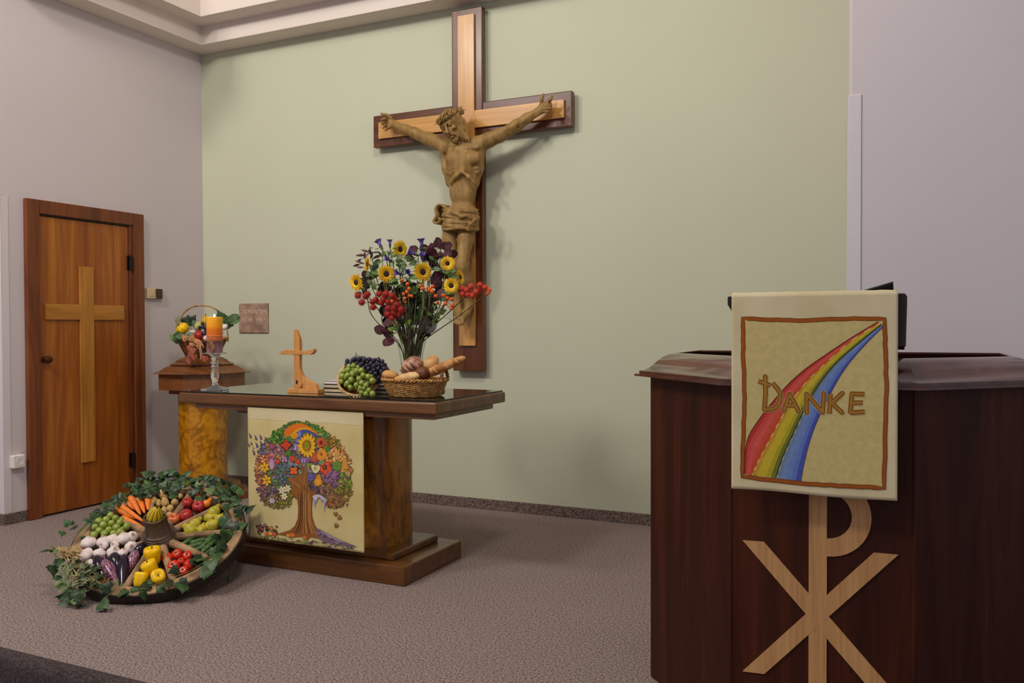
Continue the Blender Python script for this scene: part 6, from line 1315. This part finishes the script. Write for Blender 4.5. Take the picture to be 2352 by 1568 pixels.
gp = [(740, 580), (840, 610), (940, 680), (930, 735), (760, 770), (600, 790), (545, 770), (570, 730), (640, 640), (700, 600)]
pts = [Wp(x, y, h) for h, dm in ((.012, 56), (-.008, 56), (-.028, 60)) for x, y in blue_noise(gp, dm, rw, 3000)]+[Wp(755, 582, .02), Wp(655, 622, .0)]
berries(gr_, BG, pts, .0175, rw)
mb = MB(); mb.tube([tuple(Wp(700, 640, .02)), tuple(Wp(800, 650, .02)), tuple(Wp(870, 640, .01))], .002, 5); mb.build('stalk', 'grape_stalk', gr_)
# gourd standing in the hub
q = WC+WN*.112; k = .040
mb = MB(); mb.lathe([(0, -1), (.4, -.95), (.8, -.55), (.95, -.1), (.9, .4), (.7, .9), (.5, 1.3), (.3, 1.5), (.14, 1.55), (0, 1.55)], 40, cap=False, fn=lambda a, z: 1+.05*math.cos(10*a)); me = mb.mesh('rind', True); me.materials.append(MATS['gourd_striped'])
PR['gourd'] = ('gourd', [('rind', me), ('stalk', TM('stalk', [(0, 0, 1.5), (.05, 0, 1.75), (.12, 0, 1.85)], .1, 'stalk_brown'))])
produce('gourd', 'yellow gourd with green stripes sitting in the wheel hub', frame(q, WN+Vector((.35, .1, .1)), (1, 0, 0), .4, k), None)
# ivy
ivy = [(0, 0), (-.10, .16), (-.06, .34), (.10, .40), (.16, .56), (.30, .40), (.40, .42), (.52, .30), (.66, .20), (.80, .10), (1, 0)]
def ivy_me(mat, curl):
    half = ivy; vs = [(.28, 0, .05)]; ring_ = [(x, y) for x, y in half]+[(x, -y) for x, y in half[-2:0:-1]]
    for x, y in ring_: vs.append((x, y, -curl*(x-.25)**2-curl*.9*y*y+.02*math.sin(x*9)))
    n = len(ring_); me = bpy.data.meshes.new('leaf'); me.from_pydata(vs, [], [(0, 1+i, 1+(i+1) % n) for i in range(n)]); me.materials.append(MATS[mat]); me.polygons.foreach_set('use_smooth', [True]*n); return me
leafmat('ivy_dark', S(18, 34, 16), S(38, 62, 32), .38); leafmat('ivy_mid', S(34, 60, 28), S(62, 92, 48), .42); leafmat('ivy_light', S(80, 106, 54), S(108, 132, 72), .45)
IV = [ivy_me('ivy_dark', .25), ivy_me('ivy_mid', .3), ivy_me('ivy_mid', .15), ivy_me('ivy_light', .3), ivy_me('ivy_dark', .4)]
def rimpt(x, y, h0=.015, lim=.02):
    h = h0
    if Wp(x, y, h).z < .02: return onz(*Zc(x, y), .012)
    l0 = WMI @ Wp(x, y, h); fl_ = onz(*Zc(x, y), .012); df = Vector((fl_.x-WC.x, fl_.y-WC.y))
    if math.hypot(l0.x, l0.y) > WR+lim and df.dot(Vector((WN.x, WN.y))) > 0 and df.length < WR+.3: return fl_     # spilled onto the carpet in front
    for _ in range(40):
        q_ = Wp(x, y, h); l_ = WMI @ q_
        if math.hypot(l_.x, l_.y) < WR+lim: break
        h += .008
    return q_
def ivy_thing(label, spots, vine=None, size=.062, h=.015, lim=.03, weights=(3, 3, 2, 1, 2), vr=.0018, name='ivy_vine', hang_from=None):
    rimpt = globals()['rimpt'] if hang_from is None else (lambda x, y, h_=0, l_=0: onplane(*Zc(x, y), hang_from, Vector((CF.x, CF.y, 0))))
    P_ = [rimpt(x, y, h+rw.uniform(-.005, .012), lim) for x, y in spots]; cen = sum(P_, Vector())/len(P_); t = thing(name, label, 'ivy', cen, group='ivy around the wagon wheel'); k_ = 0
    for q_ in P_:
        q_.z = max(q_.z, .012); lp = WMI @ q_; out = (WM.to_3x3() @ Vector((lp.x, lp.y, 0))).normalized(); tang = WN.cross(out)
        d_ = out*rw.uniform(-.2, 1)+tang*rw.uniform(-1, 1)+WN*rw.uniform(-.4, .3); nn = WN*.6+tocam(q_)*.5+Vector((rw.uniform(-.6, .6), rw.uniform(-.6, .6), rw.uniform(-.2, .6)))
        leafobj(t, rw.choices(IV, weights)[0], q_, d_, nn, size*rw.uniform(.55, 1.02))
    if vine:
        for v_ in vine:
            mb = MB(); pv = [rimpt(x, y, h, lim) for x, y in v_]
            for q_ in pv: q_.z = max(q_.z, .006)
            mb.tube(smooth_pts([tuple(q_) for q_ in pv], 5), vr, 5); mb.build('stem', 'stem_green', t, smooth=True)
    return t
bk = [(930, 260), (1060, 230), (1120, 185), (1250, 190), (1370, 190), (1430, 160), (1500, 180), (1480, 240), (1400, 260), (1300, 270), (1180, 280), (1080, 300), (990, 320), (1030, 350), (1120, 360), (1200, 340), (1290, 330), (1380, 320), (1450, 300), (1350, 380), (1080, 380), (960, 360)]
bkp = [(930, 270), (1050, 220), (1150, 170), (1430, 150), (1520, 200), (1500, 310), (1400, 350), (1250, 350), (1120, 380), (1000, 370)]
ivy_thing('dense mass of ivy leaves heaped behind the carrots and potatoes', bk+blue_noise(bkp, 34, rw), [[(930, 330), (1100, 280), (1300, 250), (1500, 230)]], .055, .02, .03)
rg = [(1540, 240), (1590, 300), (1640, 210), (1660, 370), (1600, 420), (1700, 260), (1760, 240), (1820, 230), (1800, 300), (1880, 260), (1930, 300), (1900, 360), (1960, 340), (1850, 390), (1980, 420), (1780, 440), (1830, 430), (1940, 470), (2060, 370), (1700, 400), (1560, 380), (1620, 350), (1740, 350)]
ivy_thing('ivy trailing along the wheel rim toward the altar', rg+blue_noise([(1540, 220), (1700, 200), (1900, 230), (2000, 330), (1990, 450), (1900, 440), (1800, 330), (1600, 300)], 42, rw), [[(1540, 280), (1750, 270), (1950, 360), (2000, 480)], [(1830, 430), (1900, 540), (1960, 640)]], .054)
ivy_thing('ivy sprig hanging over the rim beside the altar cloth', [(2090, 510), (2110, 540), (2030, 600), (2050, 690), (2100, 670), (1990, 650), (1900, 500), (1880, 560), (1850, 650), (1890, 640), (2020, 560)], [[(1960, 470), (2020, 560), (2060, 680)]], .07)
ivy_thing('big ivy leaves lying over the cucumbers', [(1810, 830), (1870, 800), (1900, 860), (1850, 880), (1790, 900), (1820, 960), (1740, 960), (1880, 760)], [[(1700, 960), (1800, 900), (1900, 840)]], .078, .02)
ivy_thing('ivy vine with big leaves trailing across the tomatoes', [(1610, 1030), (1430, 1110), (1660, 1150), (1700, 1120), (1590, 1000), (1480, 1270), (1440, 1240)], [[(1380, 1200), (1550, 1140), (1720, 1030), (1800, 980)]], .082, .02)
ivy_thing('ivy leaves lying along the rim below the yellow peppers', [(1200, 1210), (1330, 1230), (1240, 1300), (1070, 1320), (1090, 1350), (1150, 1270), (860, 1350), (760, 1310), (900, 1330), (990, 1290), (700, 1300), (1290, 1270)], [[(620, 1290), (800, 1330), (1000, 1320), (1250, 1260), (1420, 1210)]], .066)
ivy_thing('dark ivy leaves spilling onto the carpet before the wheel', [(400, 1380), (430, 1420), (460, 1470), (360, 1360), (480, 1400), (330, 1410), (280, 1390), (500, 1350), (680, 1440), (650, 1450), (260, 1450), (380, 1300), (440, 1330)], [[(560, 1320), (470, 1370), (420, 1450)], [(760, 1360), (690, 1410), (660, 1450)]], .068, .01, .09, (4, 1, 1, 1, 3))
ivy_thing('ivy leaves reaching past the rim beside the straw', [(185, 945), (200, 1060), (180, 1080), (230, 1060), (265, 1190), (250, 1230), (310, 1120), (270, 900), (160, 920)], [[(330, 1000), (230, 1000), (170, 930)], [(320, 1060), (250, 1140), (260, 1230)]], .07, .01, .10, (4, 2, 1, 1, 2))
lf = [(380, 670), (340, 680), (420, 690), (500, 640), (560, 640), (620, 580), (650, 520), (700, 500), (740, 450), (800, 430), (840, 400), (690, 560), (760, 500), (600, 640), (540, 680), (820, 460), (880, 400), (640, 600), (280, 740), (480, 800), (700, 450), (590, 600), (730, 540)]
ivy_thing('ivy and thin twigs along the wheel rim facing the door', lf+blue_noise([(560, 660), (640, 520), (760, 430), (880, 380), (900, 410), (800, 500), (700, 580), (620, 660)], 36, rw), [[(400, 800), (560, 660), (720, 520), (900, 370), (1000, 330)], [(380, 840), (500, 690), (700, 500), (860, 390)], [(440, 760), (600, 600), (820, 420)], [(290, 680), (285, 730), (275, 790)]], .044, .02, .04)
t = ivy_thing('thin pale ivy shoot hanging down beside the altar plinth', [(1990, 1050), (2000, 850), (2030, 860), (1935, 1110), (1945, 1200), (1960, 1190), (1930, 1220)], [[(2010, 720), (2000, 860), (1990, 1000), (1960, 1110), (1945, 1220)]], .032, .02, .05, (0, 0, 1, 4, 0), .0028, hang_from=rimpt(2020, 715, .02, .02))
# straw bundle and grey herb sprigs at the rim
mb = MB(); c0 = Wp(330, 960, .02)
for i in range(70):
    x, y = 330+rw.gauss(0, 55), 950+rw.gauss(0, 32); a = rw.gauss(.25, .55); L_ = rw.uniform(60, 150)
    mb.tube([tuple(rimpt(x-L_/2*math.cos(a), y-L_/2*math.sin(a), .01+rw.uniform(0, .03), .06)), tuple(rimpt(x, y, .02+rw.uniform(0, .03), .06)), tuple(rimpt(x+L_/2*math.cos(a), y+L_/2*math.sin(a), .01+rw.uniform(0, .03), .06))], rw.uniform(.0012, .0024), 5)
o = mb.build('straw_bundle', 'straw', smooth=True); tag(o, 'small bundle of dry straw on the wheel rim beside the garlic', 'straw'); o['kind'] = 'stuff'
leafmat('herb_grey', S(74, 84, 54), S(124, 130, 92), .7); leafmat('herb_dark', S(40, 54, 26), S(70, 86, 44), .6); two('raffia', S(150, 108, 66), S(190, 150, 104), 24, rough=.85)
LEAF['herb'] = leaf_me('leaf', NR, 'herb_grey'); LEAF['herb2'] = leaf_me('leaf', NR, 'herb_dark')
for lab, kind, poly, n_ in (('clump of grey green herb sprigs at the rim below the straw', 'herb', [(300, 1060), (420, 1020), (520, 1100), (480, 1250), (380, 1330), (290, 1300), (270, 1180)], 110), ('dark green herb sprigs under the streaked eggplants', 'herb2', [(430, 1090), (560, 1090), (680, 1200), (700, 1290), (580, 1300), (460, 1230)], 90)):
    spots = [(rw.uniform(270, 700), rw.uniform(1020, 1330)) for _ in range(n_*6)]; spots = [s_ for s_ in spots if inside(s_, poly)][:n_]
    t = thing('herb_sprig', lab, 'herb', rimpt(*spots[0], .02), group='herbs around the wagon wheel')
    for s_ in spots: leafobj(t, LEAF[kind], rimpt(*s_, .0+rw.uniform(0, .035), .07), Vector((rw.uniform(-1, 1), rw.uniform(-1, 1), rw.uniform(-.1, .8))), Vector((rw.uniform(-.5, .5), -.5, .8)), rw.uniform(.03, .055))
    mb = MB()
    for i in range(9):
        s_ = rw.choice(spots); s2 = rw.choice(spots); mb.tube([tuple(rimpt(*s_, .01, .07)), tuple(rimpt((s_[0]+s2[0])/2, (s_[1]+s2[1])/2, .03, .07)), tuple(rimpt(*s2, .02, .07))], .0014, 4)
    o = mb.build('twigs', 'straw', t); o['kind'] = 'stuff'
mb = MB()
for i in range(60):
    x, y = rw.uniform(480, 760), rw.uniform(1150, 1320); a = rw.uniform(0, PI); L_ = rw.uniform(40, 100)
    if y > 1180+(x-480)*.5: continue
    mb.tube([tuple(rimpt(x, y, -.01+rw.uniform(0, .02), .0)), tuple(rimpt(x+L_*.5*math.cos(a), y+L_*.5*math.sin(a), .012, .0)), tuple(rimpt(x+L_*math.cos(a), y+L_*math.sin(a), -.005, .0))], rw.uniform(.0015, .003), 4)
o = mb.build('raffia_tangle', 'raffia'); tag(o, 'tangle of brown raffia tucked under the eggplants', 'raffia'); o['kind'] = 'stuff'
# ------------------------------------------------------------------ harvest basket on the font
hb = thing('harvest_basket', 'round wicker basket with a tall hoop handle on the font lid', 'basket', (FC.x, FC.y, FZ))
c2 = (FC.x, FC.y); HB = .13
mb = MB(); mb.lathe([(0, .003), (.104, .003), (.108, .010), (0, .010)], 40, (FC.x, FC.y, FZ), cap=False); mb.build('bottom', 'wicker_dark', hb, smooth=True)
mb = MB(); weave(mb, .110, .110, .172, .172, FZ+.006, FZ+HB, 16, 26, .0042, c2); o = mb.build('woven_wall', 'wicker_dark', hb, smooth=True, ang=80); o['kind'] = 'stuff'
mb = MB(); weave_stakes(mb, .110, .110, .172, .172, FZ+.004, FZ+HB+.004, 26, .003, c2); o = mb.build('stakes', 'wicker_dark', hb, smooth=True); o['kind'] = 'stuff'
mb = MB(); braid(mb, .176, .176, FZ+HB+.004, .0062, 22, c2); mb.build('braided_rim', 'wicker', hb, smooth=True, ang=80)
hx = Vector((CR.x, CR.y, 0)).normalized(); mb = MB()
mb.tube([tuple(Vector((FC.x, FC.y, FZ+HB-.02))+hx*(.188*math.copysign(abs(math.cos(a))**.8, math.cos(a)))+Vector((0, 0, .262*math.sin(a)**.85))) for a in [PI*i/32 for i in range(33)]], .0066, 8, flat=.8); mb.build('handle', 'wicker', hb, smooth=True)
C5 = lambda x, y: (380+x/9.8, 680+y/9.8)
yH = FC.y-.06
Hq = lambda x, y, dy=0: at(*C5(x, y), yH+dy)
mb = MB(); mb.lathe([(0, -.8), (.5, -.76), (.9, -.45), (1, 0), (.9, .5), (.55, .8), (.25, .82), (0, .76)], 36, cap=False, fn=lambda a, z: 1+.05*math.cos(9*a)); me = mb.mesh('rind', True); two('gourd_yellow', S(222, 176, 2), S(246, 204, 14), 2, rough=.35); me.materials.append(MATS['gourd_yellow'])
PR['gourdy'] = ('gourd', [('rind', me), ('stalk', TM('stalk', [(0, 0, .7), (.04, 0, 1.0)], .08, 'stalk_brown'))])
q = Hq(390, 735, -.06); produce('gourdy', 'round bright yellow gourd at the front of the handled basket', frame(q, (-.5, -.5, .6), (1, 0, 0), .3, 14.5*mpp(q)), None, 'gourd')
q = Hq(900, 600, .06); produce('gourd', 'tall striped yellow gourd behind the candle in the handled basket', frame(q, (0, 0, 1), (1, 0, 0), .2, 11*mpp(q)), None, 'gourd')
for x, y, r, dy, lab in ((595, 830, 8, -.08, 'garlic bulb beside the yellow gourd in the handled basket'), (925, 930, 8, -.10, 'garlic bulb below the dark grapes in the handled basket'), (1330, 690, 8, -.04, 'garlic bulb under the broad leaves in the handled basket')): q = Hq(x, y, dy); produce('garlic', lab, frame(q, (rw.uniform(-.5, .5), -.5, .6), (1, 0, 0), rw.uniform(0, 6), r*mpp(q)), 'garlic bulbs in the handled basket')
q = Hq(760, 880, -.11); produce('apple', 'dull red apple at the front of the handled basket', frame(q, (.2, -.4, .8), (1, 0, 0), .5, 11*mpp(q)), None)
# ornamental cabbage
leafmat('cabbage_pale', S(176, 164, 84), S(206, 192, 122), .6); LEAF['cab'] = leaf_me('leaf', RD, 'cabbage_pale', .35, .3)
q = Hq(745, 680, -.03); t = thing('ornamental_cabbage', 'pale yellow frilled cabbage head in the middle of the handled basket', 'cabbage', q); mb = MB(); mb.ball(tuple(q), 9.5*mpp(q), 14, 9); mb.build('heart', 'cabbage_pale', t, smooth=True)
for i in range(22):
    a = i*2.4; e_ = .15+.75*i/22; nrm = (tocam(q)*(1-e_)+hx*math.cos(a)*e_+Vector((0, 0, 1))*math.sin(a)*e_).normalized(); leafobj(t, LEAF['cab'], q+nrm*.018-hx*math.cos(a)*.012, (hx*math.cos(a)+Vector((0, 0, math.sin(a)))-nrm*.1), nrm, .034+.012*e_)
t = thing('grape_bunch', 'few dark blue grapes beside the candle in the handled basket', 'grapes', Hq(880, 780, -.1)); berries(t, BD, [Hq(880+rw.gauss(0, 45), 770+rw.gauss(0, 60), -.1+rw.uniform(-.02, .02)) for _ in range(18)], .0125, rw)
leafmat('leaf_autumn', S(120, 46, 34), S(166, 84, 56), .6); leafmat('leaf_orange', S(176, 104, 56), S(206, 146, 96), .6); IVR = ivy_me('leaf_autumn', .3); IVO = ivy_me('leaf_orange', .3)
def sprig(label, spots, me_list, size, dy=-.09, name='leaf_sprig'):
    P_ = [Hq(x, y, dy) for x, y in spots]; t = thing(name, label, 'leaves', P_[0], group='leaf sprigs in the handled basket')
    for q in P_: leafobj(t, rw.choice(me_list), q, Vector((rw.uniform(-1, 1), rw.uniform(-.3, .3), rw.uniform(-.6, 1))), tocam(q)+Vector((rw.uniform(-.5, .5), rw.uniform(-.3, .3), rw.uniform(-.2, .6))), size*rw.uniform(.8, 1.15))
    c_ = sum(P_, Vector())/len(P_)
    for q in P_:
        mb = MB(); mb.tube([tuple(Vector((c_.x*.5+FC.x*.5, c_.y*.4+FC.y*.6, FZ+.11))), tuple((q+c_)/2), tuple(q)], .0013, 4); mb.build('stalk', 'stem_green', t)
sprig('dark green vine leaves at the back of the handled basket', [(520, 550), (580, 560), (470, 580), (400, 590), (350, 620), (600, 620), (540, 620)], IV[:3], .06, .04)
sprig('broad green leaves beside the hoop handle above the garlic', [(1300, 480), (1350, 500), (1400, 540), (1440, 580), (1330, 560), (1460, 620), (1290, 540)], [LEAF['green'], IV[1]], .085, .0)
sprig('pale green lobed leaves drooping over the basket rim', [(250, 930), (310, 960), (290, 1020), (350, 940), (200, 970), (270, 900), (360, 890)], [IV[3], IV[1]], .052, -.12)
sprig('single grey green oval leaves at the front of the handled basket', [(460, 860), (480, 880), (620, 930), (1300, 790)], [LEAF['grey']], .055, -.13)
sprig('orange autumn leaves at the front rim of the handled basket', [(600, 1010), (650, 1000), (570, 1040), (700, 1090), (480, 990)], [IVO], .05, -.15)
sprig('upright dull green leaf beside the yellow gourd', [(245, 620), (255, 660)], [LEAF['grey']], .06, -.02)
# red vine leaves and ribbon ends hanging over the lid
t = thing('vine_leaf_spray', 'red vine leaves hanging down from the handled basket over the lid', 'leaves', Hq(560, 1250, -.19))
for x, y in ((580, 1290), (560, 1340), (600, 1240), (520, 1390), (530, 1420), (610, 1170), (560, 1120), (900, 1350), (640, 1310)): q = Hq(x, y, -.185); leafobj(t, IVR, q, Vector((rw.uniform(-.4, .4), 0, -1)), tocam(q)+Vector((rw.uniform(-.4, .4), 0, .3)), .05)
mb = MB(); mb.tube([tuple(Hq(650, 1020, -.16)), tuple(Hq(600, 1150, -.185)), tuple(Hq(560, 1290, -.18)), tuple(Hq(530, 1400, -.18))], .0014, 5); mb.build('stem', 'stem_brown', t)
plain('ribbon', S(196, 142, 112), .6); rb_ = thing('ribbon_bow', 'pale salmon ribbon bow with loose ends on the handled basket', 'ribbon', Hq(780, 1020, -.17))
for l in ([(770, 1020), (780, 1120), (720, 1190), (680, 1220)], [(790, 1020), (830, 1080), (860, 1160)], [(780, 1030), (770, 1200), (790, 1300), (800, 1430)], [(780, 1030), (800, 1180), (830, 1360)], [(780, 1010), (720, 1040), (660, 1030), (720, 1010), (780, 1010)], [(780, 1010), (850, 1030), (900, 1000), (840, 990), (780, 1010)]):
    p = smooth_pts(l, 5); P_ = [Hq(x, y, -.165) for x, y in p]; mb = MB(); vs = []
    for q in P_: vs += [tuple(q-hx*.004), tuple(q+hx*.004+Vector((0, -.002, 0)))]
    mb.add(vs, [(2*i, 2*i+2, 2*i+3, 2*i+1) for i in range(len(P_)-1)]); o = mb.build('ribbon_end', 'ribbon', rb_, smooth=True); o.modifiers.new('thick', 'SOLIDIFY').thickness = .0008
